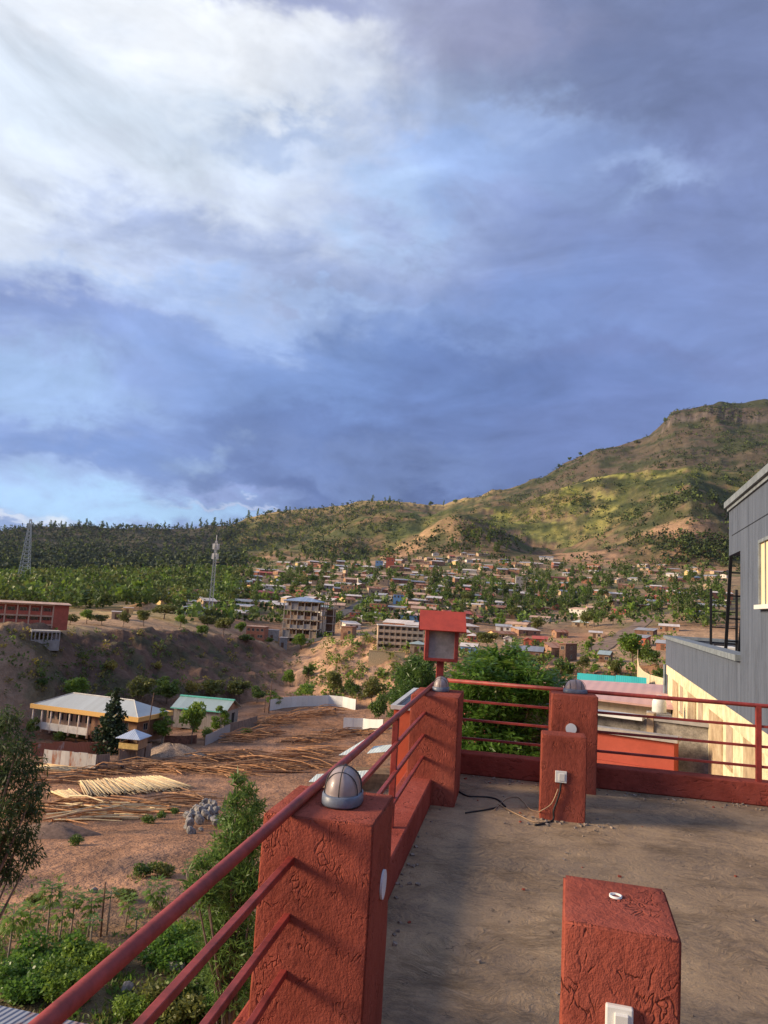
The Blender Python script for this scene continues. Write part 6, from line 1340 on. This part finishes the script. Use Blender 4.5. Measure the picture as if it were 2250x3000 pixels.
# hand placed: px, py base, py top, width px, kind, name, label
HT = [
 (230, 2052, 1985, 92, 'fine_bright', 'tree', 'bright green tree behind the left end of the yellow fascia bungalow'), (124, 2012, 1984, 34, 'fine_bush', 'shrub', 'small green shrub on the brown slope above the bungalow'),
 (328, 2058, 2028, 40, 'fine_bright', 'shrub', 'little green tree just behind the bungalow roof ridge'), (412, 2062, 1984, 84, 'fine_olive', 'tree', 'olive green tree behind the right end of the bungalow'),
 (488, 2062, 1982, 96, 'fine_dark', 'tree', 'dark green round tree between bungalow and green ridge shed'), (328, 1964, 1932, 44, 'yellow_bush', 'shrub', 'yellow flowering shrub on the brown slope, left of the pair'),
 (457, 1962, 1937, 34, 'yellow_bush', 'shrub', 'yellow flowering shrub on the brown slope, right of the pair'), (562, 2030, 1992, 44, 'yellow_bush', 'shrub', 'yellowish shrub behind the green ridge shed'),
 (632, 2060, 1988, 84, 'fine_olive', 'tree', 'olive tree directly behind the green ridge shed'), (704, 2060, 1990, 80, 'fine_olive', 'tree', 'olive tree behind the right gable of the green ridge shed'),
 (750, 2060, 2010, 60, 'fine_dark', 'tree', 'dark tree in the shade right of the green ridge shed'), (800, 2075, 2025, 40, 'fine_tall', 'tree', 'slender light green tree by the bare timber pole'),
 (852, 2012, 1958, 62, 'fine_bright', 'tree', 'bright green tree at the foot of the gully'), (890, 2052, 2003, 86, 'fine_bright', 'tree', 'spreading bright green tree behind the long white fence'),
 (902, 1990, 1945, 50, 'fine_dark', 'tree', 'green tree higher in the gully beside the lit bank'), (975, 2050, 1958, 56, 'fine_olive', 'tree', 'thin olive tree against the lit orange bank'),
 (1030, 2055, 1985, 52, 'fine_dark', 'tree', 'dark green tree against the lit orange bank'), (1090, 2066, 1982, 76, 'fine_olive', 'tree', 'olive tree right of the long white fence'),
 (1112, 2126, 2030, 78, 'fine_dark', 'tree', 'leafy tree behind the short white fence panel'), (322, 2206, 2030, 90, 'cone', 'cypress', 'dark cone shaped cypress in front of the bungalow'),
 (474, 2180, 2080, 46, 'fine_tall', 'tree', 'narrow bright green tree right of the watch hut'), (560, 2180, 2056, 74, 'fine_bright', 'tree', 'loose green tree with a bare stem before the green ridge shed'),
 (645, 2156, 2072, 44, 'fine_tall', 'tree', 'light green young tree at the right corner of the green ridge shed'), (95, 2160, 2106, 44, 'fine_dark', 'tree', 'small green tree at the left end of the bungalow'),
 (172, 2176, 2136, 50, 'fine_bush', 'shrub', 'green shrub below the bungalow columns, left one'), (222, 2172, 2132, 56, 'fine_bright', 'shrub', 'yellow green shrub below the bungalow columns, right one'),
 (420, 2172, 2092, 40, 'fine_dark', 'tree', 'dark tree right behind the watch hut roof'), (608, 2166, 2128, 40, 'fine_bush', 'shrub', 'small shrub at the tin fence below the green ridge shed'), (722, 2158, 2130, 36, 'fine_bush', 'shrub', 'small shrub before the dark plank fence'),
 (221, 2476, 2447, 46, 'fine_bush', 'shrub', 'small dark green shrub at the foot of the earth mound'), (436, 2412, 2388, 44, 'fine_bush', 'shrub', 'grey green shrub in front of the poles, leftmost of three'),
 (474, 2400, 2374, 40, 'fine_bush', 'shrub', 'grey green shrub in front of the poles, middle of three'), (510, 2388, 2364, 34, 'fine_bush', 'shrub', 'grey green shrub in front of the poles, rightmost of three'),
 (884, 1902, 1852, 68, 'fine_bright', 'tree', 'bright green tree at the foot of the unfinished building'), (1086, 1932, 1910, 24, 'fine_dark', 'shrub', 'round dark bush at the yellow retaining wall, left one'), (1108, 1934, 1912, 22, 'fine_dark', 'shrub', 'round dark bush at the yellow retaining wall, right one'),
 (703, 1862, 1820, 34, 'fine_bright', 'tree', 'bright green tree left of the brick block'), (725, 1884, 1858, 60, 'fine_dark', 'shrub', 'dark green bushes at the cliff edge below the brick block'), (785, 1886, 1866, 30, 'fine_dark', 'shrub', 'dark bush under the grey concrete cube house'),
 (255, 1828, 1786, 56, 'fine_bright', 'tree', 'bright green tree right of the red school block'), (205, 1830, 1800, 46, 'fine_olive', 'shrub', 'olive bush beside the dark end wall of the red school block'), (300, 1832, 1800, 46, 'fine_olive', 'shrub', 'olive bush on the yellow field edge'),
 (360, 1836, 1790, 40, 'fine_olive', 'tree', 'thin olive tree on the edge of the yellow field'), (480, 1815, 1768, 86, 'fine_olive', 'tree', 'wide olive tree on the yellow field'), (422, 1836, 1785, 46, 'fine_olive', 'tree', 'brownish thin tree in front of the wide olive tree'),
 (530, 1838, 1800, 50, 'fine_bright', 'shrub', 'green bush at the right end of the yellow field'), (655, 1862, 1805, 60, 'fine_olive', 'tree', 'olive tree below the mobile mast'), (612, 1845, 1800, 60, 'fine_olive', 'tree', 'olive tree left below the mobile mast'), (590, 1866, 1828, 40, 'fine_bright', 'shrub', 'green shrub on the cliff edge below the mast'),
 (1432, 1904, 1848, 78, 'fine_olive', 'tree', 'olive tree left of the small white gabled house'), (1576, 1852, 1806, 50, 'fine_olive', 'tree', 'brownish half bare tree right of the dark pyramid hut'), (1733, 1908, 1866, 28, 'fine_tall', 'tree', 'slender green tree before the lane'),
 (1856, 1955, 1856, 118, 'fine_bright', 'tree', 'large bushy green tree beside the pale utility pole'), (1905, 1952, 1890, 60, 'fine_dark', 'tree', 'darker tree right behind the large bushy tree'), (1706, 1972, 1918, 40, 'fine_olive', 'tree', 'olive bush right of the tall brown ruin'), (1740, 1980, 1945, 40, 'fine_bright', 'shrub', 'light green shrub left of the little green roofed hut'),
 (1800, 1985, 1935, 44, 'fine_olive', 'tree', 'yellowish shrub above the teal roofs'), (1930, 2010, 1960, 60, 'fine_dark', 'tree', 'dark tree behind the cream curved wall'), (1640, 1990, 1930, 90, 'fine_dark', 'tree', 'dark green tree below the brown ruin'), (1560, 1985, 1915, 90, 'fine_olive', 'tree', 'olive dark tree below the charcoal shed roof'),
 (1240, 1975, 1920, 70, 'fine_dark', 'tree', 'green tree below the small pavilion'), (1180, 2030, 1950, 60, 'fine_olive', 'tree', 'olive tree at the foot of the lit bank')]
for px, pb, pt, wpx, kd, nm, lb in HT:
    p = hit(px, pb, 55)
    if p is None: continue
    r = math.hypot(p[0], p[1]); h = (pb-pt)*r/F_PX; me, tr, H = NR_choice(PT[kd]); nat = {'cone': .42, 'fine_tall': .36, 'fine_euc': .36, 'fine_bush': 1.3, 'yellow_bush': 1.3}.get(kd, .95)
    t = thing(nm, p, NR.rand()*6, lb, nm); s = h/H; sx = min(2.2, max(.6, wpx/(pb-pt)/nat))*s; t.scale = (sx, sx, s); link('crown', me, t); link('trunk', tr, t)
# cypress against the mobile clump of the town: trees one by one in their zones
ZT = [  # px, py, half width, half height, n, share of tall ones, where
 (200, 1738, 330, 30, 62, .6, 'in the tree belt behind the red school block'), (640, 1702, 110, 28, 24, .6, 'right of the mobile mast at the left end of the town'), (735, 1755, 50, 30, 12, .6, 'left of the unfinished building'), (890, 1722, 95, 34, 28, .3, 'in the dark clump behind the unfinished building'),
 (1010, 1690, 150, 30, 18, .5, 'among the houses left of the light blue house'), (1180, 1715, 100, 60, 20, .5, 'among the houses in the middle of the town'), (1350, 1728, 110, 50, 34, .7, 'above the roofed lantern'), (1505, 1775, 150, 40, 48, .8, 'in the long row above the charcoal roofs'),
 (1640, 1705, 130, 42, 42, .8, 'between the grey frame house and the mountain foot'), (1850, 1700, 140, 30, 22, .6, 'under the orange cutting at the mountain foot'), (2040, 1760, 85, 65, 46, .8, 'in the dense stand left of the grey building'), (1420, 1608, 110, 34, 30, .7, 'on the lower mountain slope above the town'),
 (1700, 1770, 90, 28, 16, .6, 'beside the white pyramid roof'), (820, 1648, 190, 12, 16, .5, 'at the upper left edge of the town'), (1760, 1830, 60, 20, 6, .5, 'beside the sloping lane'), (1900, 1780, 60, 24, 10, .5, 'behind the red roofs near the grey building'), (960, 1835, 40, 12, 3, .3, 'by the track on the lit knoll')]
nt = nb = 0; ntot = 0
for cx, cy, rx, ry, n, sh, where in ZT:
    for k in range(n):
        for _ in range(6):
            a = NR.rand()*6.283; q = math.sqrt(NR.rand()); px, py = cx+math.cos(a)*q*rx, cy+math.sin(a)*q*ry
            p = hit(px, py, 230)
            if p is not None and math.hypot(p[0], p[1]) < 1150 and free(p, .3): break
        else: continue
        tall = NR.rand() < sh; r = math.hypot(p[0], p[1]); nr = 'fine_euc' if (tall and r < 330) else None
        if tall and nt < 290:
            h = NR.uniform(8.5, 15.5); tree(nr or 'tall', p, h, NR.rand()*6, f'tall slender green tree {where}', 'eucalyptus_tree', 'tree', 'tall trees '+where, NR.uniform(.85, 1.25)); nt += 1
        else: h = NR.uniform(5.5, 9.5); tree('broad', p, h, NR.rand()*6, f'round crowned green tree {where}', 'tree', 'tree', 'round trees '+where, NR.uniform(.9, 1.3)); nb += 1
print('trees', nt, nb)
# trees standing on the far ridge line
for px, hh in [(10, 24), (92, 22), (120, 26), (146, 30), (158, 28), (178, 26), (190, 24), (231, 30), (250, 34), (262, 26), (300, 26), (312, 22), (352, 18), (372, 18), (395, 16), (430, 20), (460, 18), (482, 26), (520, 20), (546, 20), (562, 22), (585, 34), (604, 26), (628, 30), (648, 22), (672, 24), (690, 18),
               (728, 24), (755, 26), (790, 18), (838, 24), (848, 22), (1092, 26), (1128, 20), (1142, 26), (1262, 18), (1300, 20), (1334, 16), (1640, 14), (1668, 16), (1700, 14), (1864, 14), (1950, 16)]:
    y = float(np.interp(px, [a for a, b in SKP], [b for a, b in SKP]))+6; p = None
    for dy in range(0, 30, 2):
        p = hit(px, y+dy, 1500)
        if p is not None and math.hypot(p[0], p[1]) > 1700: break
    if p is None: continue
    p = p.copy(); p[2] -= 2; side = 'left wooded hill' if px < 720 else 'middle ridge' if px < 1400 else 'mountain shoulder'
    tree('tall' if hh > 19 else 'broad', p, (hh+6)*math.hypot(p[0], p[1])/F_PX*.85, NR.rand()*6, f'far off tree standing out against the sky on the {side}', 'ridge_tree', 'tree', f'lone trees on the skyline of the {side}', NR.uniform(.7, 1.3))
# woods and scrub nobody could count
def scatter(name, n, region, size, lm, label, cat, rmin, rmax, quads=16, tall=1.6, keep=None, leaf=.45, seed=1, wide=1.0):
    rs = np.random.RandomState(seed); out = []; mi = []; px0, px1, py0, py1 = region
    for _ in range(n):
        px, py = rs.uniform(px0, px1), rs.uniform(py0, py1); p = hit(px, py, rmin)
        if p is None: continue
        r = math.hypot(p[0], p[1])
        if r > rmax or (keep and rs.rand() > keep(px, py, p)): continue
        s = rs.uniform(*size); cs = [(p[0]+rs.randn()*s*.22*wide, p[1]+rs.randn()*s*.22*wide, p[2]+s*tall*(.25+.6*rs.rand()), s*.42*wide) for _ in range(3)]
        out.append(leaves(rs, cs, quads, s*leaf, .8, .1)); mi.append(np.full(quads, rs.randint(len(lm))))
    V = np.concatenate(out); me = quad_mesh(name, V, lm, np.concatenate(mi)); o = link(name, me); tag(o, label, cat, None, 'stuff'); print(name, len(out)); return o
LF1 = leafmat('far_pine', (.018, .034, .024), (.075, .095, .05), trans=.15, rough=.8); LF2 = leafmat('far_green', (.03, .055, .018), (.16, .20, .05), trans=.2, rough=.8); LF3 = leafmat('far_shrub', (.016, .030, .012), (.065, .09, .026), trans=.15, rough=.8); LF4 = leafmat('far_yellow_green', (.09, .12, .02), (.34, .36, .06), trans=.25, rough=.8)
scatter('pine_wood', 4200, (-60, 720, 1540, 1700), (5, 9), [LF1, LF1, LF1, LF2], 'dark pine wood covering the hill on the left', 'wood', 820, 2600, 16, 1.9, seed=2, keep=lambda x, y, p: .95 if fbm(np.array([p[0]/90]), np.array([p[1]/90]), 3, 5)[0] > .34 else .25)  # dark pines, leaf colour darkened further to stand for cloud shade
scatter('hill_wood', 2600, (650, 1180, 1470, 1640), (4.5, 8), [LF2, LF2, LF1, LF4], 'open green wood on the sunlit ridge behind the town', 'wood', 1000, 2600, 15, 1.8, seed=3, keep=lambda x, y, p: .9 if math.hypot(p[0], p[1]) > 1640 else .12)
scatter('mountain_scrub', 15000, (880, 2300, 1180, 1680), (3, 8.5), [LF3, LF3, LF2], 'dark green scrub scattered over the mountain', 'scrub', 900, 2600, 10, .9, seed=4, wide=1.5, keep=lambda x, y, p: (.35 if 1150 < x < 1680 and y > 1490 else 1)*max(.10, min(1, (fbm(np.array([p[0]/110]), np.array([p[1]/110+p[2]/60]), 4, 8)[0]-.42)*6)))
scatter('sun_tinted_scrub', 3800, (1350, 2050, 1380, 1600), (2.5, 6), [LF4, LF4, LF2], 'scrub on the mountain rib, sunlight painted into its yellow green', 'scrub', 1000, 2100, 10, .8, seed=5, wide=1.5, keep=lambda x, y, p: max(0, min(1, (fbm(np.array([p[0]/70]), np.array([p[1]/70]), 3, 18)[0]-.38)*5))*math.exp(-((y-(1500-(x-1600)*.30))/45)**2))  # bright leaf colour stands for a patch of sun on the rib
scatter('tree_belt', 2600, (-60, 700, 1682, 1788), (4, 8), [LF2, LM1, LM2, LM3, LM4], 'green tree belt across the plain on the left', 'wood', 262, 900, 36, 1.5, leaf=.30, seed=6, keep=lambda x, y, p: .95 if y < 1752-.03*x else .22)
scatter('town_trees', 420, (560, 2140, 1650, 1840), (4, 6.5), [LM1, LM2, LF2, LM4], 'further green trees filling the gaps between the town houses', 'trees', 280, 950, 34, 1.35, leaf=.34, seed=17, keep=lambda x, y, p: (.9 if free(p, .6) else .05)*max(.12, min(1, (fbm(np.array([x/55.]), np.array([y/22.]), 3, 44)[0]-.36)*6)))
scatter('town_scrub', 1500, (520, 2140, 1640, 1830), (2.2, 5.5), [LF2, LF3, LM2], 'low green bushes growing between the town houses', 'bushes', 280, 950, 16, 1.1, seed=7, keep=lambda x, y, p: .8 if free(p, .2) else 0)
scatter('slope_scrub', 260, (-20, 900, 1850, 2050), (.7, 1.8), [LM3, LM2, LM5], 'dry low shrubs dotting the brown ravine slope', 'scrub', 120, 330, 24, .8, leaf=.35, seed=8, wide=1.4)
scatter('bank_scrub', 800, (900, 2000, 1845, 2060), (.8, 2.6), [LM3, LM2, LM4], 'bushes on the bank below the town', 'scrub', 100, 330, 30, .9, leaf=.35, seed=9, wide=1.4)

# the near trees
def fine_tree(name, base, cs, n, leaf, asp, lm, label, r0, droop=.3, fill=.25, cat='tree', bark=None, stems=None):
    rs = np.random.RandomState(len(label)); t = thing(name, base, 0, label, cat); B0 = np.array(base); cs = [(c[0]-B0[0], c[1]-B0[1], c[2]-B0[2], c[3]) for c in cs]
    link('crown', quad_mesh('crown', leaves(rs, cs, n, leaf, asp, droop, fill), lm), t)
    b = MB(); b.smooth = True; limbs(b, (0, 0, -.5), cs, r0, rs, .5)
    for c in cs:
        for _ in range(3):
            d = rs.randn(3); d /= np.linalg.norm(d); q = np.array(c[:3])+d*c[3]*.9; b.tube([c[:3], tuple(q)], [r0*.09, r0*.03], 4)
    b.build('trunk', bark or M_BARK, t); return t
def fronds(rs, cs, n, L, m_leaf, up=.3):                 # pinnate fronds: a bent rib with paired leaflets
    C = np.array([c[:3] for c in cs]); Rd = np.array([c[3] for c in cs]); k = rs.choice(len(C), n, p=Rd**2/(Rd**2).sum()); d = rs.randn(n, 3); d /= np.linalg.norm(d, axis=1)[:, None]; d[:, 2] = np.abs(d[:, 2])*.9+.0*d[:, 2]-(.35*(rs.rand(n) < .45)); 
    P_ = C[k]+d*(Rd[k]*(.55+.5*rs.rand(n)))[:, None]; a = d+rs.randn(n, 3)*.45; a[:, 2] += up; a /= np.linalg.norm(a, axis=1)[:, None]
    s = np.cross(a, [0, 0, 1.]); s /= np.linalg.norm(s, axis=1)[:, None]+1e-6; out = []
    for j in range(8):
        f = (j+.8)/8.5; c = P_+a*(L*f)+np.array([0, 0, -1.])*(L*.42*f*f)
        for sg in (-1, 1):
            dr = s*sg+a*.55+np.array([0, 0, -.30]); dr /= np.linalg.norm(dr, axis=1)[:, None]; l_ = m_leaf*(1-.45*abs(f-.4))*(.85+.3*rs.rand(n))[:, None]; w = np.cross(dr, s*.2+np.array([0, 0, 1.])+rs.randn(n, 3)*.25); w /= np.linalg.norm(w, axis=1)[:, None]; w = w*l_*.15
            out.append(np.stack([c, c+dr*l_*.45+w, c+dr*l_, c+dr*l_*.45-w], 1))
    return np.concatenate(out)
def at3(px, py, r): return tuple(at(px, py, r))
LMB = leafmat('glossy_leaf', (.035, .085, .016), (.17, .31, .05), trans=.45, rough=.35); LMY = leafmat('young_leaf', (.10, .20, .02), (.30, .42, .06), trans=.45, rough=.4); LMO = leafmat('long_leaf', (.035, .08, .02), (.16, .26, .06), trans=.4, rough=.4); LML = leafmat('hanging_leaf', (.022, .045, .018), (.085, .13, .04), trans=.4, rough=.55)
def leafy_tree():
    r = 24.; b0 = at(1485, 2100, r); base = (b0[0], b0[1], gz(b0[0], b0[1])); t = thing('leafy_tree', base, 0, 'big glossy leaved tree filling the view behind the far railing', 'tree')
    cs = []
    rs = np.random.RandomState(9)
    for px, py, q in [(1380, 1990, 60), (1430, 1950, 55), (1500, 1960, 65), (1560, 2000, 60), (1460, 2030, 80), (1390, 2080, 75), (1540, 2070, 85), (1600, 2050, 55), (1340, 2060, 45), (1480, 2140, 90), (1380, 2180, 80), (1570, 2170, 90), (1330, 2150, 50), (1480, 2240, 100), (1360, 2270, 90), (1600, 2260, 80), (1620, 2120, 60), (1450, 2330, 120), (1640, 2010, 40), (1520, 1925, 30), (1450, 1920, 25), (1405, 1925, 26)]:
        c = at(px, py, r+rs.uniform(-1.6, 1.6)); cs.append((c[0]-base[0], c[1]-base[1], c[2]-base[2], q*r/F_PX))
    V = np.concatenate([fronds(rs, cs, 1500, .46, .21), leaves(rs, cs, 15000, .19, .36, .25, .35)]); link('crown', quad_mesh('crown', V, LMB), t)
    top = [c for c in cs if c[2] > max(q[2] for q in cs)-1.6]; V = fronds(rs, top, 70, .55, .24, .9); link('young_shoots', quad_mesh('young_shoots', V, LMY), t)
    b = MB(); b.smooth = True; limbs(b, (0, 0, -.5), cs, .17, rs, .5); b.build('trunk', M_BARK, t)
leafy_tree()
r = 46.; b0 = at(1215, 2100, r); base = (b0[0], b0[1], gz(b0[0], b0[1])); S_ = r/F_PX
fine_tree('feathery_tree', base, [(*at3(x, y, r+dr), q*S_) for x, y, q, dr in [(1215, 1945, 28, 0), (1190, 1980, 34, .5), (1240, 1965, 32, -.5), (1262, 2000, 34, .4), (1205, 2020, 42, -.5), (1175, 2045, 36, .6), (1245, 2045, 44, 0), (1215, 2085, 46, .4), (1180, 2100, 40, -.6), (1265, 2100, 40, 0), (1225, 2150, 55, 0)]], 14000, .34, .18, LMO, 'feathery dark green tree left of the lantern post', .16, .0, .3)
r = 21.; b0 = at(-230, 2420, r); base = (b0[0], b0[1], gz(b0[0], b0[1])); S_ = r/F_PX
fine_tree('hanging_tree', base, [(*at3(x, y, r+dr), q*S_) for x, y, q, dr in [(20, 2110, 45, 0), (-30, 2160, 70, .4), (50, 2190, 50, -.4), (90, 2250, 45, .2), (20, 2270, 60, 0), (-50, 2290, 80, .6), (100, 2320, 42, -.3), (50, 2360, 50, .3), (-20, 2390, 70, -.5), (95, 2380, 34, .2), (60, 2450, 50, 0), (0, 2500, 60, .4), (90, 2510, 34, -.2), (-60, 2450, 80, 0), (30, 2560, 40, 0), (-70, 2560, 60, .3)]], 9500, .17, .20, LML, 'dark tree with hanging leaves cut off by the left edge', .14, .9, .15)
r = 17.5; b0 = at(680, 2760, r); base = (b0[0], b0[1], gz(b0[0], b0[1])); S_ = r/F_PX
fine_tree('slender_tree', base, [(*at3(x, y, r+dr), q*S_) for x, y, q, dr in [(695, 2285, 26, 0), (725, 2320, 34, .2), (690, 2350, 36, -.2), (750, 2360, 30, .3), (670, 2400, 36, .3), (725, 2410, 52, 0), (680, 2460, 56, -.3), (740, 2480, 50, .3), (655, 2520, 56, .2), (710, 2560, 66, -.2), (650, 2600, 60, .3), (700, 2650, 70, 0), (745, 2600, 50, -.3), (640, 2680, 60, .4), (700, 2760, 80, 0), (650, 2820, 70, .3), (590, 2530, 32, -.3), (570, 2590, 34, -.3), (610, 2620, 44, -.4), (700, 2880, 80, .2), (620, 2760, 50, .3)]], 11500, .20, .17, LMO, 'slender tree with long narrow leaves behind the nearest pillar', .11, -.35, .12)

# garden below the handrail
def papaya(px, pb, pt, lab, big=1.0, yellow=False):
    p = hit(px, pb, 18); r = math.hypot(p[0], p[1]); H = (pb-pt)*r/F_PX; rs = np.random.RandomState(int(px)); t = thing('papaya_plant', p, rs.rand()*6, lab, 'plant')
    b = MB(); b.smooth = True; b.tube([(0, 0, -.2), (.05, .02, H*.5), (.02, .0, H*.93)], [.05, .04, .03], 7); b.build('stem', M_BARKP, t)
    V = []
    for k in range(int(26*big)):
        a = k*2.4; el = .9-1.5*(k/26)+rs.randn()*.15; L = .55*big*rs.uniform(.7, 1.15); d = np.array([math.cos(a)*math.cos(el), math.sin(a)*math.cos(el), math.sin(el)]); c0 = np.array([.02, 0, H*.92-.012*k]); tip = c0+d*L*.55
        s = np.cross(d, [0, 0, 1.]); s /= np.linalg.norm(s)+1e-6
        for g in (-1.1, -.55, 0, .55, 1.1):
            q = d*math.cos(g)+s*math.sin(g); q[2] -= .45; q /= np.linalg.norm(q); l_ = L*.62*(1-.2*abs(g)); w = np.cross(q, [0, 0, 1.])*l_*.16; V.append([tip, tip+q*l_*.5+w, tip+q*l_, tip+q*l_*.5-w])
        w = s*.008; V.append([c0-w, c0+w, tip+w, tip-w])
    link('leaves', quad_mesh('leaves', np.array(V), LMY if yellow else LM4 if big > .9 else LMB), t)
for px, pb, pt, lab, g, y in [(138, 2742, 2612, 'papaya plant with a full green crown, left of the brown stake', 1.25, 0), (205, 2745, 2640, 'papaya plant just right of the full crowned one', 1.0, 0), (256, 2745, 2640, 'papaya plant immediately left of the brown stake', 1.2, 0), (312, 2740, 2622, 'thin papaya plant right of the brown stake', .7, 0),
    (367, 2712, 2640, 'leaning papaya plant between stake and handrail', 1.0, 0), (398, 2730, 2678, 'small papaya plant beside the grey boulder', .7, 0), (453, 2662, 2600, 'dense low papaya plant nearest the handrail', 1.4, 0), (72, 2812, 2684, 'papaya plant with yellowing leaves at the lower left', 1.0, 1),
    (22, 2822, 2690, 'dark papaya plant at the left edge', 1.2, 0), (172, 2760, 2672, 'short papaya plant behind the green bushes', 1.0, 0), (594, 2560, 2500, 'papaya plant in front of the slender tree', 1.1, 0), (548, 2590, 2540, 'small papaya plant left of the slender tree', .8, 0), (265, 2790, 2700, 'bare stemmed papaya plant by the dark soil bank', .7, 0)]: papaya(px, pb, pt, lab, g, y)
PT['leafy_shrub'] = [proto('bush', 110+s, 2600, .125, [LMB, LM4][s % 2], 1.6) for s in range(3)]; PT['brown_shrub'] = [proto('bush', 120+s, 1100, .15, [LM3, LM2][s % 2], 1.4) for s in range(2)]
for px, pb, pt, kd, lab in [(150, 2850, 2745, 'leafy_shrub', 'dark green garden bush below the papaya plants'), (262, 2850, 2768, 'leafy_shrub', 'bright garden bush in the middle of the lower left'), (330, 2840, 2775, 'leafy_shrub', 'garden bush touching the handrail on its left side'), (90, 2925, 2840, 'leafy_shrub', 'garden bush above the bottom left roof'),
    (195, 2935, 2840, 'leafy_shrub', 'light green garden bush above the grey sheet roof'), (40, 2900, 2820, 'leafy_shrub', 'garden bush at the left edge above the roof'), (508, 2830, 2735, 'leafy_shrub', 'green bush seen between the handrail and the first bar'), (450, 2950, 2870, 'brown_shrub', 'brownish bush between handrail and first bar near the bottom'),
    (560, 2940, 2850, 'brown_shrub', 'dark bush below the first square bar'), (640, 2975, 2900, 'leafy_shrub', 'dark green bush between the lower square bars'), (400, 2985, 2920, 'leafy_shrub', 'bush beside the roof at the bottom'), (520, 3000, 2920, 'brown_shrub', 'dull green bush at the bottom between the bars'), (700, 3000, 2930, 'brown_shrub', 'dark bush against the nearest pillar at the bottom'),
    (580, 2790, 2700, 'leafy_shrub', 'grey green bush right of the first bar'), (430, 2570, 2530, 'brown_shrub', 'dry weeds on the bare slope, left tuft'), (480, 2565, 2525, 'brown_shrub', 'dry weeds on the bare slope, right tuft'), (90, 2660, 2625, 'brown_shrub', 'dry tuft left of the papaya plants'), (360, 2640, 2600, 'brown_shrub', 'dry tuft behind the papaya plants')]:
    p = hit(px, pb, 16); r = math.hypot(p[0], p[1]); h = (pb-pt)*r/F_PX; me, tr, H = NR_choice(PT[kd]); t = thing('garden_shrub', p, NR.rand()*6, lab, 'shrub'); s = h/H*1.1; t.scale = (s*1.25, s*1.25, s); link('crown', me, t); link('trunk', tr, t)
def ground_cover():
    rs = np.random.RandomState(31); V = []; mi = []
    for k in range(9000):
        px, py = rs.uniform(-40, 800), rs.uniform(2560, 3080); dens = (fbm(np.array([px/60]), np.array([py/40]), 4, 71)[0]-.42)*5*min(1, max(.08, (py-2640)/160))
        if rs.rand() > dens: continue
        p = hit(px, py, 14)
        if p is None: continue
        n = 4; d = rs.randn(n, 3); d[:, 2] = np.abs(d[:, 2])+.4; d /= np.linalg.norm(d, axis=1)[:, None]; L = rs.uniform(.10, .34); s = np.cross(d, rs.randn(n, 3)); s /= np.linalg.norm(s, axis=1)[:, None]; o = p+rs.randn(n, 3)*[.12, .12, .02]; V.append(np.stack([o, o+d*L*.5+s*L*.16, o+d*L, o+d*L*.5-s*L*.16], 1)); mi.append(np.full(n, rs.randint(3)))
    o = link('ground_cover', quad_mesh('ground_cover', np.concatenate(V), [LMB, LM3, LM2], np.concatenate(mi))); tag(o, 'green weeds and ground plants below the handrail', 'weeds', None, 'stuff')
ground_cover()
# ------------------------------------------------------------------ thin blue air between here and the hills
def haze():
    b = MB(); b.box(-12500, 12500, -12500, 12500, float(TH.min())-1.5, float(TH.max())+60); m_ = bpy.data.materials.new('air'); m_.use_nodes = True; N = NT(m_.node_tree); N.n.clear()
    v = N.new('ShaderNodeVolumePrincipled'); v.inputs['Color'].default_value = (.60, .74, 1, 1); v.inputs['Density'].default_value = .000018; v.inputs['Anisotropy'].default_value = .2
    o = N.new('ShaderNodeOutputMaterial'); N.l.new(v.outputs[0], o.inputs['Volume']); o_ = b.build('haze', m_); tag(o_, 'thin blue haze over the valley', 'haze', None, 'stuff')
haze()
